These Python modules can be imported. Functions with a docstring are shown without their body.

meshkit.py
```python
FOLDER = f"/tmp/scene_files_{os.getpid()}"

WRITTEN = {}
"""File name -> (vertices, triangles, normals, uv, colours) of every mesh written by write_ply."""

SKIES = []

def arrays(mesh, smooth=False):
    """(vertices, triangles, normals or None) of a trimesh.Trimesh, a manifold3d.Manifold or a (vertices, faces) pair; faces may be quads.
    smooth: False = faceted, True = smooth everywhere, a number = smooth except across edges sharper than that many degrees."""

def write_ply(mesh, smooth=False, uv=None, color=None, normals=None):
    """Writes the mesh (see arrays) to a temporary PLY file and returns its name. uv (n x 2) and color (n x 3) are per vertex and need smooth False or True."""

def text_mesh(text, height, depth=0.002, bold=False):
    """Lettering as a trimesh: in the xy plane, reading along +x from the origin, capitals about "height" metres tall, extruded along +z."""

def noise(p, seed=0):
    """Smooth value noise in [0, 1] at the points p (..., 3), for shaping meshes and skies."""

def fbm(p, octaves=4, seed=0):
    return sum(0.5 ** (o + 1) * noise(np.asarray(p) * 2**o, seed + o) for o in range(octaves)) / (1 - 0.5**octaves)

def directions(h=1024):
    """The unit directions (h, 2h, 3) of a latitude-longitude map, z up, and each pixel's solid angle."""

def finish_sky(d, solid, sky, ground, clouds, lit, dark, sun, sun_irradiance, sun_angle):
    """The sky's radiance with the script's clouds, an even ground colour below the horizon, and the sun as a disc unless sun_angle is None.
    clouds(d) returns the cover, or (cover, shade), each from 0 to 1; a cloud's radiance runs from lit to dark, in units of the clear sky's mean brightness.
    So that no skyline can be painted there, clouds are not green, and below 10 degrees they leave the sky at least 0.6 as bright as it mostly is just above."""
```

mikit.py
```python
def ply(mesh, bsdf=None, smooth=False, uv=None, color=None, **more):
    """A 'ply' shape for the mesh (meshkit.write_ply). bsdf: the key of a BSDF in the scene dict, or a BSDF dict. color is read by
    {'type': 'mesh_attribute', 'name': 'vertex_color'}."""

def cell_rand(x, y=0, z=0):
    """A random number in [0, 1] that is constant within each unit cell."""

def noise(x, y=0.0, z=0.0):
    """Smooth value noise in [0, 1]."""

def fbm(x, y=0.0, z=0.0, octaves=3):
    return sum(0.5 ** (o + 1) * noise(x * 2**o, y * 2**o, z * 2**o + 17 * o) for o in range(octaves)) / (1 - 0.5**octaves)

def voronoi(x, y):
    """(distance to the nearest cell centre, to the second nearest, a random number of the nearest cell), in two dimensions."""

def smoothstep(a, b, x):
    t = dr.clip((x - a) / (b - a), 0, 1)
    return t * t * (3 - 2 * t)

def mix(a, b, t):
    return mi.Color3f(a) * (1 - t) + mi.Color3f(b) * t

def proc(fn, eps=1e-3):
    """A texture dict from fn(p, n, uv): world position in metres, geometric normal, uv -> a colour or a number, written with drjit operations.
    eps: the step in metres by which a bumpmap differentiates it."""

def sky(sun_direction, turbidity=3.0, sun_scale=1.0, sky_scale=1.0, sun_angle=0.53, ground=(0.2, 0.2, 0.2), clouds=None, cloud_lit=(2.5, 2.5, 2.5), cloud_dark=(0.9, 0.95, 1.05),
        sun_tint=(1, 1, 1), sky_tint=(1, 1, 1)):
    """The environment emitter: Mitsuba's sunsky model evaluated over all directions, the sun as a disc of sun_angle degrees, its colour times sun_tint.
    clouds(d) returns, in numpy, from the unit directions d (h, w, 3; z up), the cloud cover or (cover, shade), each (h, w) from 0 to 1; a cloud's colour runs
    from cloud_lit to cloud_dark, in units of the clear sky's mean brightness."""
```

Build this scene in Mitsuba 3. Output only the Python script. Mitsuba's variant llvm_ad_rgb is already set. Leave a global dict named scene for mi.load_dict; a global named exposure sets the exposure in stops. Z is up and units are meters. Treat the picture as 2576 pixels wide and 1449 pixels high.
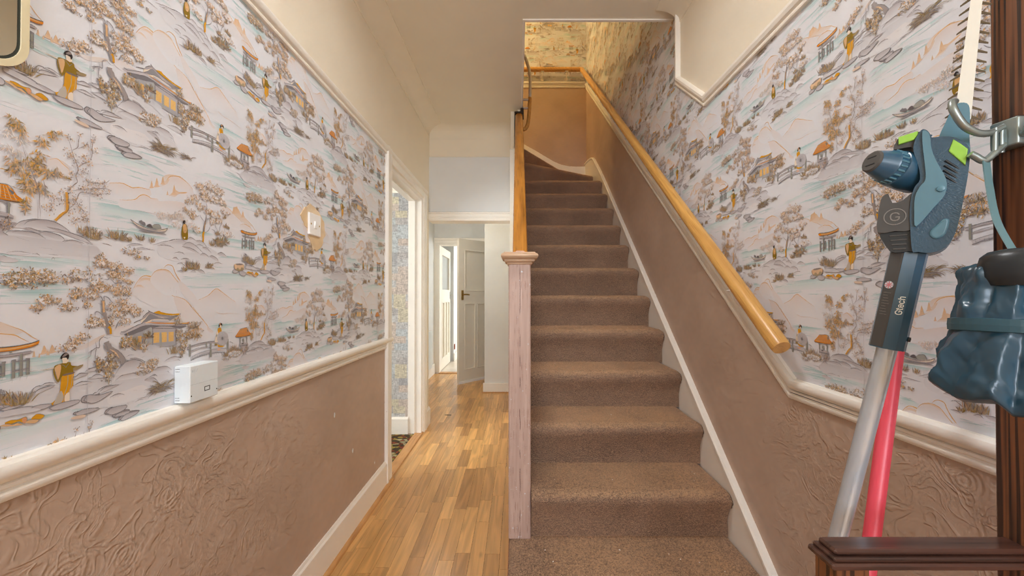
import math, random, json
import numpy as np, trimesh, manifold3d
import mitsuba as mi, drjit as dr
import mikit, meshkit
from mikit import noise, fbm, voronoi, cell_rand, smoothstep, mix
from shapely.geometry import Polygon
from shapely.geometry import box as sbox
T = mi.ScalarTransform4f
scene, labels = {}, {}
random.seed(5); RNG = np.random.default_rng(5)
# metres: x to the right, y down the hall, z up; the camera stands at x = 0, y = 0 just inside the front door
exposure = 0.06
EYE, TILT = (0, 0, 1.14), math.radians(.57)
scene['camera'] = {'type': 'perspective', 'fov': 2 * math.degrees(math.atan(1288 / 955)), 'fov_axis': 'x', 'near_clip': .02, 'far_clip': 60.0,
    'principal_point_offset_x': -15 / 2576, 'principal_point_offset_y': -9.5 / 1449,
    'to_world': T().look_at(origin=list(EYE), target=[0, math.cos(TILT), EYE[2] + math.sin(TILT)], up=[0, 0, 1])}
# light of the house: panes of obscured glass lit by the day, the landing lamp; hall and lobby lamps are added
FRONT_DOOR_GLASS = [9.0, 10.2, 12.0]
KITCHEN_GLASS = [8, 8.5, 9]
SIDE_ROOM_GLASS = [9.0, 9.6, 10.2]
LANDING_LAMP = [120, 84, 36]
ADDED_HALL_LAMP = [44, 44.5, 45]
ADDED_LOBBY_LAMP = [58, 59, 59]

# ------------------------------------------------------------------ helpers
def sr(*c):
    c = np.array(c, float) / 255
    return [float(x) for x in np.where(c < .04045, c / 12.92, ((c + .055) / 1.055) ** 2.4)]
def rgb(c): return {'type': 'rgb', 'value': list(c)}
def emit(c): return {'type': 'area', 'radiance': rgb(c)}
def free(key):
    if key not in scene: return key
    n = 1
    while f'{key}_{n:03d}' in scene: n += 1
    return f'{key}_{n:03d}'
ROOTS = set()
def root(name):
    n, k = 0, name
    while k in ROOTS: n += 1; k = f'{name}_{n:03d}'
    ROOTS.add(k); return k
def lab(key, label, category=None, group=None, kind=None):
    d = labels.setdefault(key, {}); d['label'] = label
    if category: d['category'] = category
    if group: d['group'] = group
    if kind: d['kind'] = kind
def add(key, mesh, mat, smooth=False, label=None, kind=None, **kw):
    key = free(key)
    scene[key] = mikit.ply(mesh, mat, smooth=smooth, **kw)
    if label or kind:
        d = labels.setdefault(key, {})
        if label: d['label'] = label
        if kind: d['kind'] = kind
    return key
def thing(name, label, category, group=None, kind=None):
    k = root(name); lab(k, label, category, group, kind); return k
def cat(*ms): return trimesh.util.concatenate([m for m in ms])
def box(x0, x1, y0, y1, z0, z1, b=0.0):
    if b <= 0:
        m = trimesh.creation.box((x1 - x0, y1 - y0, z1 - z0)); m.apply_translation(((x0 + x1) / 2, (y0 + y1) / 2, (z0 + z1) / 2)); return m
    pts = []
    for x, sx in ((x0, 1), (x1, -1)):
        for y, sy in ((y0, 1), (y1, -1)):
            for z, sz in ((z0, 1), (z1, -1)):
                pts += [(x + sx * b, y + sy * b, z), (x + sx * b, y, z + sz * b), (x, y + sy * b, z + sz * b)]
    return trimesh.convex.convex_hull(np.array(pts))
def prism(poly, axis, a, b):
    g = poly if isinstance(poly, Polygon) else Polygon(poly)
    m = trimesh.creation.extrude_polygon(g, b - a, engine='earcut'); v = np.array(m.vertices); v[:, 2] += a
    i = {'x': [2, 0, 1], 'y': [0, 2, 1], 'z': [0, 1, 2]}[axis]
    out = trimesh.Trimesh(v[:, i], m.faces, process=False)
    if out.volume < 0: out.invert()
    return out
def tube(pts, r, n=12, closed=False):
    p = np.asarray(pts, float); r = np.broadcast_to(np.asarray(r, float), (len(p),))
    t = np.gradient(p, axis=0); t /= np.linalg.norm(t, axis=1, keepdims=True)
    up = np.array([0, 0, 1.0]) if abs(t[0][2]) < .9 else np.array([1.0, 0, 0])
    x = np.cross(up, t[0]); x /= np.linalg.norm(x); V = []
    a = np.linspace(0, 2 * np.pi, n + 1)[:-1]
    for i in range(len(p)):
        x = x - t[i] * (x @ t[i]); x /= np.linalg.norm(x); y = np.cross(t[i], x)
        V.append(p[i] + r[i] * (np.cos(a)[:, None] * x + np.sin(a)[:, None] * y))
    V = np.vstack(V + [p[:1], p[-1:]]); F = []
    for i in range(len(p) - 1):
        for j in range(n):
            q, s = i * n + j, i * n + (j + 1) % n; F += [(q, s, s + n), (q, s + n, q + n)]
    e = len(p) * n
    for j in range(n): F += [(e, (j + 1) % n, j), (e + 1, e - n + j, e - n + (j + 1) % n)]
    return trimesh.Trimesh(V, F, process=False)
def smooth_path(p, n=6): return catmull3(np.asarray(p, float), n)
def catmull3(p, n):
    q = np.vstack([2 * p[0] - p[1], p, 2 * p[-1] - p[-2]]); out = []
    for i in range(len(p) - 1):
        a, b, c, d = q[i:i + 4]
        for k in range(n):
            t = k / n; out.append(.5 * (2 * b + (c - a) * t + (2 * a - 5 * b + 4 * c - d) * t * t + (3 * b - a - 3 * c + d) * t ** 3))
    return np.array(out + [p[-1]])
def lathe(prof, n=32, axis=(0, 0, 1), at=(0, 0, 0)):
    m = trimesh.creation.revolve(np.array(prof, float), sections=n)
    if m.volume < 0: m.invert()
    m.apply_transform(trimesh.geometry.align_vectors([0, 0, 1], axis)); m.apply_translation(at); return m
def moulding(path, prof, to3):
    """a moulding of the cross-section prof (height above the path's line, projection) along a mitred path (s, t) in a wall's plane"""
    p = np.asarray(path, float); prof = np.asarray(prof, float); d = np.diff(p, axis=0); d /= np.linalg.norm(d, axis=1, keepdims=True)
    nrm = np.stack([-d[:, 1], d[:, 0]], 1); V = []; k = len(prof)
    for i in range(len(p)):
        if i == 0: m = nrm[0]
        elif i == len(p) - 1: m = nrm[-1]
        else: m = nrm[i - 1] + nrm[i]; m = m / (m @ nrm[i])
        V += [to3(p[i][0] + a * m[0], p[i][1] + a * m[1], q) for a, q in prof]
    F = []
    for i in range(len(p) - 1):
        for j in range(k):
            a, b = i * k + j, i * k + (j + 1) % k; F += [(a, b, b + k), (a, b + k, a + k)]
    cap = np.asarray(trimesh.creation.triangulate_polygon(Polygon(prof), engine='earcut')[1]); 
    tv = np.asarray(trimesh.creation.triangulate_polygon(Polygon(prof), engine='earcut')[0])
    idx = [int(np.argmin(np.linalg.norm(prof - q, axis=1))) for q in tv]
    for f in cap:
        f = [idx[x] for x in f]; F += [tuple(f), tuple(x + (len(p) - 1) * k for x in f[::-1])]
    m = trimesh.Trimesh(np.array(V), np.array(F), process=False); trimesh.repair.fix_normals(m); return m
def puff(outline, depth, r, steps=4, back=False):
    """a soft-edged slab: the outline (x, z) at y = 0, its face at y = -depth, edges rounded with radius r"""
    p = np.asarray(outline, float)
    if Polygon(p).exterior.is_ccw is False: p = p[::-1]
    d = np.roll(p, -1, 0) - np.roll(p, 1, 0); d /= np.maximum(np.linalg.norm(d, axis=1, keepdims=True), 1e-9)
    inw = np.stack([-d[:, 1], d[:, 0]], 1); n = len(p); V = []
    rings = [(0, 0.0)] + [(r * (1 - math.cos(a)), -(depth - r) - r * math.sin(a)) for a in np.linspace(0, math.pi / 2, steps + 1)]
    for o, y in rings:
        q = p + inw * o; V += [(x, y, z) for x, z in q]
    F = []
    for i in range(len(rings) - 1):
        for j in range(n):
            a, b = i * n + j, i * n + (j + 1) % n; F += [(a, b, b + n), (a, b + n, a + n)]
    last = p + inw * rings[-1][0]; g = Polygon(last)
    if not g.is_valid: g = Polygon(p)
    tv, tf = trimesh.creation.triangulate_polygon(g, engine='earcut')
    e = len(V); yl = rings[-1][1]; V += [(x, yl, z) for x, z in tv]; F += [tuple(e + f[[0, 1, 2]]) for f in np.asarray(tf)]
    e = len(V); V += [(x, 0, z) for x, z in p]
    tv, tf = trimesh.creation.triangulate_polygon(Polygon(p), engine='earcut'); e = len(V); V += [(x, 0, z) for x, z in tv]; F += [tuple(e + f[[0, 2, 1]]) for f in np.asarray(tf)]
    m = trimesh.Trimesh(np.array(V), np.array(F), process=False)
    trimesh.repair.fix_normals(m); return m

# ------------------------------------------------------------------ materials
def mat(name, color, rough=.5, spec=.5, bump=None, bscale=1.0, eps=1e-3, **kw):
    b = {'type': 'principled', 'base_color': color if isinstance(color, dict) else rgb(color), 'roughness': rough, 'specular': spec, **kw}
    if bump is not None: b = {'type': 'bumpmap', 'arbitrary': mikit.proc(bump, eps), 'scale': bscale, 'bsdf': b}
    scene[name] = {'type': 'twosided', 'bsdf': b}
    return name

# ------------------------------------------------------------------ the wallpaper's printed motif, one repeat, millimetres on the paper
# F fill (ink, strength at top, at foot, smooth, outline)  S brush stroke (ink, width, strength, tapered, smooth, line)
# W water streak (ink, width, strength, line)  L leaf clump (kind, number, centre, radii)  G grass tuft (kind, number, foot, length)
TILE = [
["W",2,1.2,0.8,[[416.8,123.9],[423.8,124.2],[431.1,124.4]]],["W",2,1.8,0.8,[[410.4,119.3],[419.9,119.6],[429.7,119.8]]],["W",2,1.5,0.8,[[454.9,145.5],[467.1,146.3],[479.9,147.1]]],["W",2,3.0,0.8,[[450.1,148.2],[457.1,148.7],[464.4,149.2]]],["W",1,2.7,0.8,[[435.5,117.8],[446.7,118.1],[458.3,118.4]]],["W",1,1.7,0.8,[[438.0,119.7],[452.4,120.1],[467.4,120.5]]],
["W",1,2.1,0.8,[[421.3,82.1],[428.5,81.8],[435.9,81.6]]],["W",1,1.6,0.8,[[417.1,108.6],[431.1,108.7],[445.8,108.8]]],["W",1,1.8,0.8,[[462.1,109.7],[478.3,109.8],[495.3,110.0]]],["W",2,1.4,0.8,[[49.7,68.2],[75.8,67.4],[103.8,66.5]]],["W",1,2.1,0.8,[[20.2,79.1],[36.7,78.8],[53.9,78.5]]],["W",1,2.1,0.8,[[104.0,88.2],[133.2,88.0],[164.6,87.9]]],["W",2,2.9,0.8,[[32.3,102.1],[61.3,102.5],[92.7,102.9]]],
["W",2,1.4,0.8,[[103.2,89.9],[139.6,89.8],[179.4,89.7]]],["W",2,2.2,0.8,[[54.2,78.9],[83.7,78.4],[115.7,77.8]]],["W",1,1.3,0.8,[[51.9,68.4],[85.3,67.3],[121.8,66.2]]],["W",2,3.0,0.8,[[23.6,100.7],[54.8,101.1],[88.9,101.5]]],["W",1,2.9,0.8,[[73.6,108.8],[100.3,109.3],[129.0,110.0]]],["W",2,2.0,0.8,[[322.7,162.1],[350.0,161.2],[378.8,160.3]]],
["W",2,1.8,0.8,[[333.6,133.7],[358.4,132.3],[384.4,130.7]]],["W",2,1.5,0.8,[[322.1,150.2],[337.4,149.5],[353.2,148.8]]],["W",2,1.6,0.8,[[369.1,157.3],[394.1,156.4],[420.2,155.5]]],["W",1,1.3,0.8,[[385.8,129.7],[403.8,128.6],[422.4,127.5]]],["W",1,2.3,0.8,[[326.9,154.0],[352.5,153.0],[379.4,151.9]]],["W",2,1.6,0.8,[[322.9,151.5],[347.4,150.5],[373.1,149.4]]],
["W",2,2.4,0.8,[[311.5,271.2],[329.9,269.6],[349.1,268.1]]],["W",2,1.7,0.8,[[296.9,268.4],[309.2,267.3],[321.7,266.2]]],["W",2,1.8,0.8,[[297.1,262.3],[308.4,261.3],[320.0,260.2]]],["W",2,1.2,0.8,[[294.0,265.3],[309.0,263.9],[324.4,262.5]]],["W",2,2.3,0.8,[[286.3,405.1],[325.3,407.0],[367.4,409.2]]],["W",1,1.3,0.8,[[239.3,408.4],[271.9,410.2],[307.0,412.2]]],
["W",2,3.0,0.8,[[269.8,398.9],[287.4,399.7],[305.7,400.5]]],["W",2,3.0,0.8,[[287.4,388.6],[334.7,390.2],[386.6,392.0]]],["W",2,1.7,0.8,[[294.9,429.8],[344.0,433.5],[398.3,437.5]]],["W",2,2.8,0.8,[[248.4,403.5],[279.7,405.1],[313.2,406.8]]],["W",1,2.8,0.8,[[201.7,376.5],[224.7,377.0],[248.8,377.6]]],["W",2,1.5,0.8,[[339.9,372.5],[369.8,373.0],[401.4,373.6]]],
["W",2,2.2,0.8,[[348.7,419.2],[371.6,420.6],[395.5,422.1]]],["W",2,2.1,0.8,[[360.7,103.9],[402.7,104.6],[448.1,105.5]]],["W",1,1.9,0.8,[[390.5,146.3],[425.6,148.3],[463.1,150.4]]],["W",2,2.6,0.8,[[310.7,62.6],[325.8,62.3],[341.4,61.9]]],["W",1,1.8,0.8,[[310.4,66.0],[350.1,65.3],[393.1,64.5]]],["W",2,1.7,0.8,[[367.8,98.7],[412.2,99.4],[460.5,100.0]]],
["W",2,1.4,0.8,[[389.2,75.5],[432.9,75.1],[480.3,74.8]]],["W",2,1.5,0.8,[[307.2,111.4],[336.9,112.2],[368.4,113.1]]],["W",2,2.8,0.8,[[360.6,101.0],[402.0,101.7],[446.8,102.4]]],["W",2,1.8,0.8,[[388.6,122.6],[430.2,124.0],[475.0,125.6]]],["W",2,2.6,0.8,[[11.5,520.1],[37.1,521.7],[64.6,523.4]]],["W",2,1.4,0.8,[[51.8,479.1],[65.0,479.1],[78.7,479.2]]],
["W",2,2.5,0.8,[[82.2,501.6],[112.4,502.6],[144.9,503.7]]],["W",2,2.5,0.8,[[72.0,492.1],[88.5,492.5],[105.8,492.8]]],["W",2,1.3,0.8,[[1.1,482.5],[13.0,482.6],[25.3,482.8]]],["W",2,1.9,0.8,[[57.9,0.3],[80.7,2.1],[104.9,4.0]]],["W",2,2.1,0.8,[[20.1,471.8],[37.8,471.7],[56.5,471.7]]],["W",2,1.7,0.8,[[52.2,503.3],[79.8,504.3],[109.5,505.4]]],["W",2,2.1,0.8,[[20.4,501.0],[36.5,501.6],[53.3,502.2]]],
["W",2,13,0.8,[[1.8,527.0],[35.1,528.1],[93.8,529.1],[133.8,527.1]]],["W",1,16,0.8,[[2.8,516.0],[57.5,517.6],[148.0,521.9]]],["W",2,4,0.7,[[14.0,508.3],[46.2,510.4],[76.5,511.7]]],["W",1,10,0.7,[[3.8,496.0],[69.3,502.8]]],["W",2,9,0.8,[[24.4,480.3],[69.3,483.1],[120.0,482.4],[162.7,484.8]]],["W",2,8,0.8,[[120.0,513.8],[155.3,512.4],[193.7,510.9]]],["W",2,5,0.7,[[113.3,94.6],[155.3,97.7]]],
["W",1,14,0.7,[[24.4,60.1],[93.8,74.1]]],["W",1,10,0.5,[[3.8,43.2],[93.8,61.4]]],["W",2,10,0.8,[[180.3,510.0],[247.3,511.1],[292.6,513.8]]],["W",2,11,0.8,[[292.6,502.7],[369.2,508.9],[497.6,513.9]]],["W",2,9,0.9,[[329.5,490.0],[417.1,494.3],[483.4,498.8]]],["W",2,4,0.9,[[304.6,112.2],[369.2,112.2],[417.1,112.7]]],["W",2,9,0.75,[[333.8,142.2],[417.1,144.8],[539.2,150.5]]],
["W",2,6,0.7,[[325.3,80.6],[417.1,86.0],[497.6,93.6]]],["W",2,5,0.8,[[404.8,93.6],[455.9,95.2],[515.0,99.5]]],["W",1,9,0.7,[[229.6,121.7],[304.6,131.5],[369.2,134.4]]],["W",2,4,0.6,[[180.3,111.4],[247.3,116.8]]],["W",1,12,0.7,[[429.8,144.9],[497.6,147.1],[539.2,142.6]]],["W",2,6,0.9,[[83.8,409.4],[100.2,407.9],[120.0,407.9]]],["W",2,4,0.8,[[85.1,394.4],[100.2,394.5]]],
["W",1,12,0.8,[[83.8,401.8],[106.7,401.9],[126.8,404.4]]],["W",2,6,0.8,[[308.7,457.1],[346.8,460.9],[392.7,462.1]]],["W",2,7,0.8,[[316.9,431.9],[357.9,433.3]]],["W",2,6,0.7,[[284.7,421.6],[357.9,423.2]]],["W",2,10,0.7,[[265.6,408.0],[346.8,410.8],[442.7,412.2]]],["W",2,6,0.8,[[404.8,419.1],[469.5,417.3],[521.0,422.0]]],["W",2,6,0.8,[[199.4,395.8],[247.3,396.4],[304.6,398.9]]],
["W",2,4,0.7,[[221.0,383.5],[304.6,386.1],[346.8,392.4]]],["W",2,4,0.6,[[212.6,373.0],[284.7,376.0],[325.3,380.2]]],["W",1,22,0.7,[[196.1,388.5],[346.8,397.4],[527.0,402.7]]],["W",2,8,0.85,[[277.0,274.4],[325.3,272.1],[387.9,274.0]]],["W",1,14,0.8,[[284.7,262.8],[335.9,262.9],[380.8,262.4]]],["W",2,9,0.9,[[280.8,275.3],[332.5,272.6],[405.3,274.8]]],["W",1,14,0.9,[[332.5,262.1],[372.9,261.6]]],
["W",2,6,0.8,[[260.1,251.8],[298.6,253.5]]],["W",2,5,0.9,[[344.3,250.4],[366.7,249.7]]],["W",1,10,0.8,[[268.6,246.7],[298.6,244.8]]],["W",2,9,0.9,[[295.0,193.2],[332.5,193.1]]],["W",2,6,0.8,[[313.4,154.9],[372.9,152.5],[464.0,145.6]]],["W",2,7,0.8,[[317.2,139.4],[394.3,137.4],[489.2,141.1]]],["W",1,9,0.8,[[332.5,172.1],[372.9,168.1]]],["W",2,5,0.8,[[322.9,127.8],[394.3,124.7]]],
["W",2,6,0.9,[[1.1,526.5],[16.1,528.9]]],["W",2,9,0.8,[[431.5,515.2],[446.4,515.8],[482.4,514.3],[522.7,513.8]]],["W",1,16,0.8,[[431.5,503.5],[455.0,503.3],[468.4,503.1]]],["W",2,5,0.8,[[429.9,494.3],[446.4,494.1],[463.9,493.8]]],["W",1,12,0.8,[[487.2,506.5],[522.7,506.5],[539.1,506.2]]],["W",2,6,0.8,[[406.6,494.1],[414.2,493.5]]],
["W",2,6,0.6,[[414.2,148.1],[446.4,148.2],[492.0,144.4],[517.4,146.0]]],["W",2,12,0.7,[[406.6,137.2],[438.0,137.7],[492.0,138.6]]],["W",2,9,0.85,[[406.6,106.7],[455.0,105.0],[496.9,102.6]]],["W",2,9,0.85,[[406.6,90.4],[446.4,89.5],[492.0,92.0]]],["W",2,5,0.6,[[406.6,76.2],[446.4,75.4]]],["W",1,14,0.7,[[446.4,130.8],[492.0,129.3]]],["W",1,10,0.7,[[406.6,83.3],[446.4,81.9],[473.0,80.6]]],
["W",2,8,0.8,[[15.1,99.8],[49.5,103.3],[93.0,104.7]]],["W",2,8,0.8,[[87.3,122.1],[129.0,123.6],[197.0,127.4]]],["W",1,14,0.8,[[15.1,83.1],[59.9,90.7],[129.0,93.4]]],["W",2,6,0.7,[[70.6,100.0],[116.7,103.6],[155.0,96.9]]],["W",2,8,0.7,[[500.6,413.7],[522.2,415.0],[540.4,415.1]]],["W",2,6,0.8,[[500.6,422.6],[517.8,425.0]]],["W",1,16,0.8,[[98.8,120.7],[155.0,124.3]]],
["W",2,4,0.5,[[8.6,69.4],[59.9,77.4]]],["W",2,6,0.9,[[358.8,514.8],[394.8,515.5]]],["W",2,8,0.8,[[346.7,494.8],[390.4,495.8]]],["W",2,9,0.7,[[442.7,504.2],[477.0,503.5],[529.7,515.5]]],["W",2,5,0.7,[[497.5,516.5],[543.6,517.3]]],["W",1,10,0.7,[[-22.5,179.9],[18.3,183.0],[41.3,183.0]]],
["F",3,0.55,0.0,1,[[35.1,40.1],[48.4,44.3],[59.8,46.9],[69.3,45.4],[80.1,43.5],[88.8,46.6],[97.7,48.8],[109.3,49.3],[117.3,49.9],[117.3,34.3],[74.1,16.8],[35.1,26.0]]],["S",4,1.7,0.9,1,1,[[35.1,40.1],[48.4,44.3],[59.8,46.9],[69.3,45.4],[80.1,43.5],[88.8,46.6],[97.7,48.8],[109.3,49.3],[117.3,49.9]]],
["F",3,0.5,0.0,1,[[55.2,12.3],[71.7,15.8],[86.3,21.4],[93.8,29.7],[102.8,35.2],[113.3,34.8],[120.0,31.9],[135.2,33.8],[135.2,17.8],[93.2,-0.3],[55.2,-2.2]]],["S",4,1.5,0.9,1,1,[[55.2,12.3],[71.7,15.8],[86.3,21.4],[93.8,29.7],[102.8,35.2],[113.3,34.8],[120.0,31.9],[135.2,33.8]]],
["F",4,0.55,0.15,1,[[145.9,83.9],[153.1,93.0],[168.0,99.1],[186.6,100.8],[199.4,96.2],[202.6,89.9],[189.7,89.0],[171.0,88.9],[153.1,79.3],[144.4,68.6]]],["F",3,0.6,0.0,1,[[145.1,74.2],[153.8,79.5],[161.2,90.0],[168.7,95.8],[182.6,99.5],[193.7,98.7],[206.7,94.1],[216.7,88.3],[225.2,80.4],[225.2,62.7],[183.4,44.7],[145.1,58.0]]],
["S",4,1.5,0.9,1,1,[[145.1,74.2],[153.8,79.5],[161.2,90.0],[168.7,95.8],[182.6,99.5],[193.7,98.7],[206.7,94.1],[216.7,88.3],[225.2,80.4]]],["S",4,1.0,0.9,1,1,[[168.7,95.8],[187.3,101.0],[200.1,99.3]]],["F",4,0.8,0.3,1,[[161.2,48.7],[168.7,56.3],[177.9,65.8],[187.3,64.1],[201.3,67.9],[210.0,68.9],[200.1,63.3],[187.3,59.2],[177.9,50.3],[168.7,49.3]]],
["F",4,0.55,0.2,1,[[145.1,67.4],[152.4,79.1],[162.7,87.7],[159.7,78.6],[153.8,71.3],[140.8,63.5],[120.0,53.6],[114.7,52.1],[131.0,62.0]]],["F",3,0.45,0.0,1,[[314.8,60.1],[333.8,62.1],[346.8,57.6],[360.1,48.8],[383.2,38.1],[399.9,25.7],[399.9,4.6],[355.6,-11.2],[314.8,40.6]]],["S",4,1.3,0.9,1,1,[[314.8,60.1],[333.8,62.1],[346.8,57.6],[360.1,48.8],[383.2,38.1],[399.9,25.7]]],
["F",4,0.75,0.25,1,[[355.6,51.2],[360.1,65.7],[369.2,71.2],[380.8,63.6],[387.9,54.7],[402.3,49.0],[417.1,41.4],[434.9,28.6],[412.1,26.2],[392.7,34.8],[373.8,43.1]]],["S",4,1.3,0.8,1,1,[[412.1,42.2],[432.3,31.7],[445.3,19.5],[453.3,13.5]]],
["F",3,0.45,0.0,1,[[84.4,370.5],[91.3,383.3],[100.2,393.9],[108.0,397.5],[118.7,396.7],[129.6,393.9],[138.0,385.0],[145.1,375.8],[152.4,367.8],[165.7,359.7],[177.9,352.7],[200.1,348.3],[200.1,331.1],[138.3,326.0],[84.4,355.5]]],
["S",4,2.0,0.9,1,1,[[84.4,370.5],[91.3,383.3],[100.2,393.9],[108.0,397.5],[118.7,396.7],[129.6,393.9],[138.0,385.0],[145.1,375.8],[152.4,367.8],[165.7,359.7],[177.9,352.7],[200.1,348.3]]],["F",4,0.6,0.2,1,[[93.8,384.7],[100.2,391.3],[112.0,393.1],[124.1,391.7],[132.4,386.1],[133.8,380.8],[124.1,383.2],[114.7,388.0],[104.1,387.0],[93.8,380.9]]],
["F",4,0.6,0.2,1,[[85.7,370.5],[91.3,377.0],[100.2,377.2],[108.0,371.0],[101.5,372.1],[92.6,373.2]]],["F",3,0.45,0.0,1,[[122.1,397.5],[129.6,407.2],[139.4,412.5],[152.4,414.1],[164.2,410.8],[173.3,401.6],[184.2,389.4],[193.7,379.8],[193.7,362.7],[156.4,355.5],[122.1,381.8]]],
["S",4,1.6,0.9,1,1,[[122.1,397.5],[129.6,407.2],[139.4,412.5],[152.4,414.1],[164.2,410.8],[173.3,401.6],[184.2,389.4],[193.7,379.8]]],["F",4,0.5,0.2,1,[[129.6,405.9],[139.4,411.9],[152.4,413.8],[165.7,409.5],[170.2,402.8],[158.2,409.0],[146.5,411.0],[135.2,407.6]]],["S",4,1.5,0.9,1,1,[[150.9,416.7],[156.8,423.3],[164.2,425.3],[173.3,422.5],[177.9,411.6],[187.3,395.2],[200.1,382.9]]],
["S",4,1.8,0.75,1,1,[[180.3,407.6],[189.7,393.9],[201.0,378.6],[215.9,367.2],[229.6,355.5],[236.6,346.6]]],["S",4,1.3,0.5,1,1,[[181.8,393.6],[192.9,382.6],[204.3,375.8]]],["F",3,0.5,0.0,1,[[180.3,352.7],[194.5,349.8],[207.6,343.9],[219.3,333.5],[226.1,325.9],[238.4,313.6],[254.5,297.6],[269.4,281.2],[282.8,264.5],[290.6,260.6],[290.6,241.6],[232.2,240.8],[180.3,335.8]]],
["S",4,1.8,0.9,1,1,[[180.3,352.7],[194.5,349.8],[207.6,343.9],[219.3,333.5],[226.1,325.9],[238.4,313.6],[254.5,297.6],[269.4,281.2],[282.8,264.5],[290.6,260.6]]],["S",5,2.0,0.75,1,1,[[217.6,335.0],[226.1,325.9],[236.6,326.4],[247.3,322.2],[263.8,316.3]]],["S",5,1.0,0.6,1,1,[[229.6,322.9],[238.4,315.1],[245.5,310.2],[247.3,317.7]]],["S",5,0.9,0.6,1,1,[[234.8,324.2],[241.9,316.4],[240.1,312.0]]],
["F",4,0.45,0.2,1,[[226.1,325.9],[236.6,326.4],[247.3,322.2],[263.8,316.3],[250.9,316.0],[243.7,310.3],[234.8,318.2]]],["F",3,0.55,0.0,1,[[243.7,343.5],[260.1,349.4],[277.0,357.1],[290.6,368.2],[301.6,373.2],[312.8,368.5],[325.3,361.3],[346.8,348.9],[369.2,336.8],[369.2,316.3],[302.6,310.7],[243.7,325.4]]],
["S",4,1.5,0.9,1,1,[[243.7,343.5],[260.1,349.4],[277.0,357.1],[290.6,368.2],[301.6,373.2],[312.8,368.5],[325.3,361.3],[346.8,348.9],[369.2,336.8]]],["S",3,1.4,0.8,1,1,[[250.9,319.1],[284.7,316.2],[316.9,306.0],[346.8,306.3],[387.9,301.8]]],["S",3,1.4,0.8,1,1,[[466.8,318.4],[480.6,323.6],[497.6,315.6]]],["F",4,0.35,0.1,1,[[469.5,318.3],[480.6,323.6],[497.6,313.6],[483.4,317.0]]],
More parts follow.
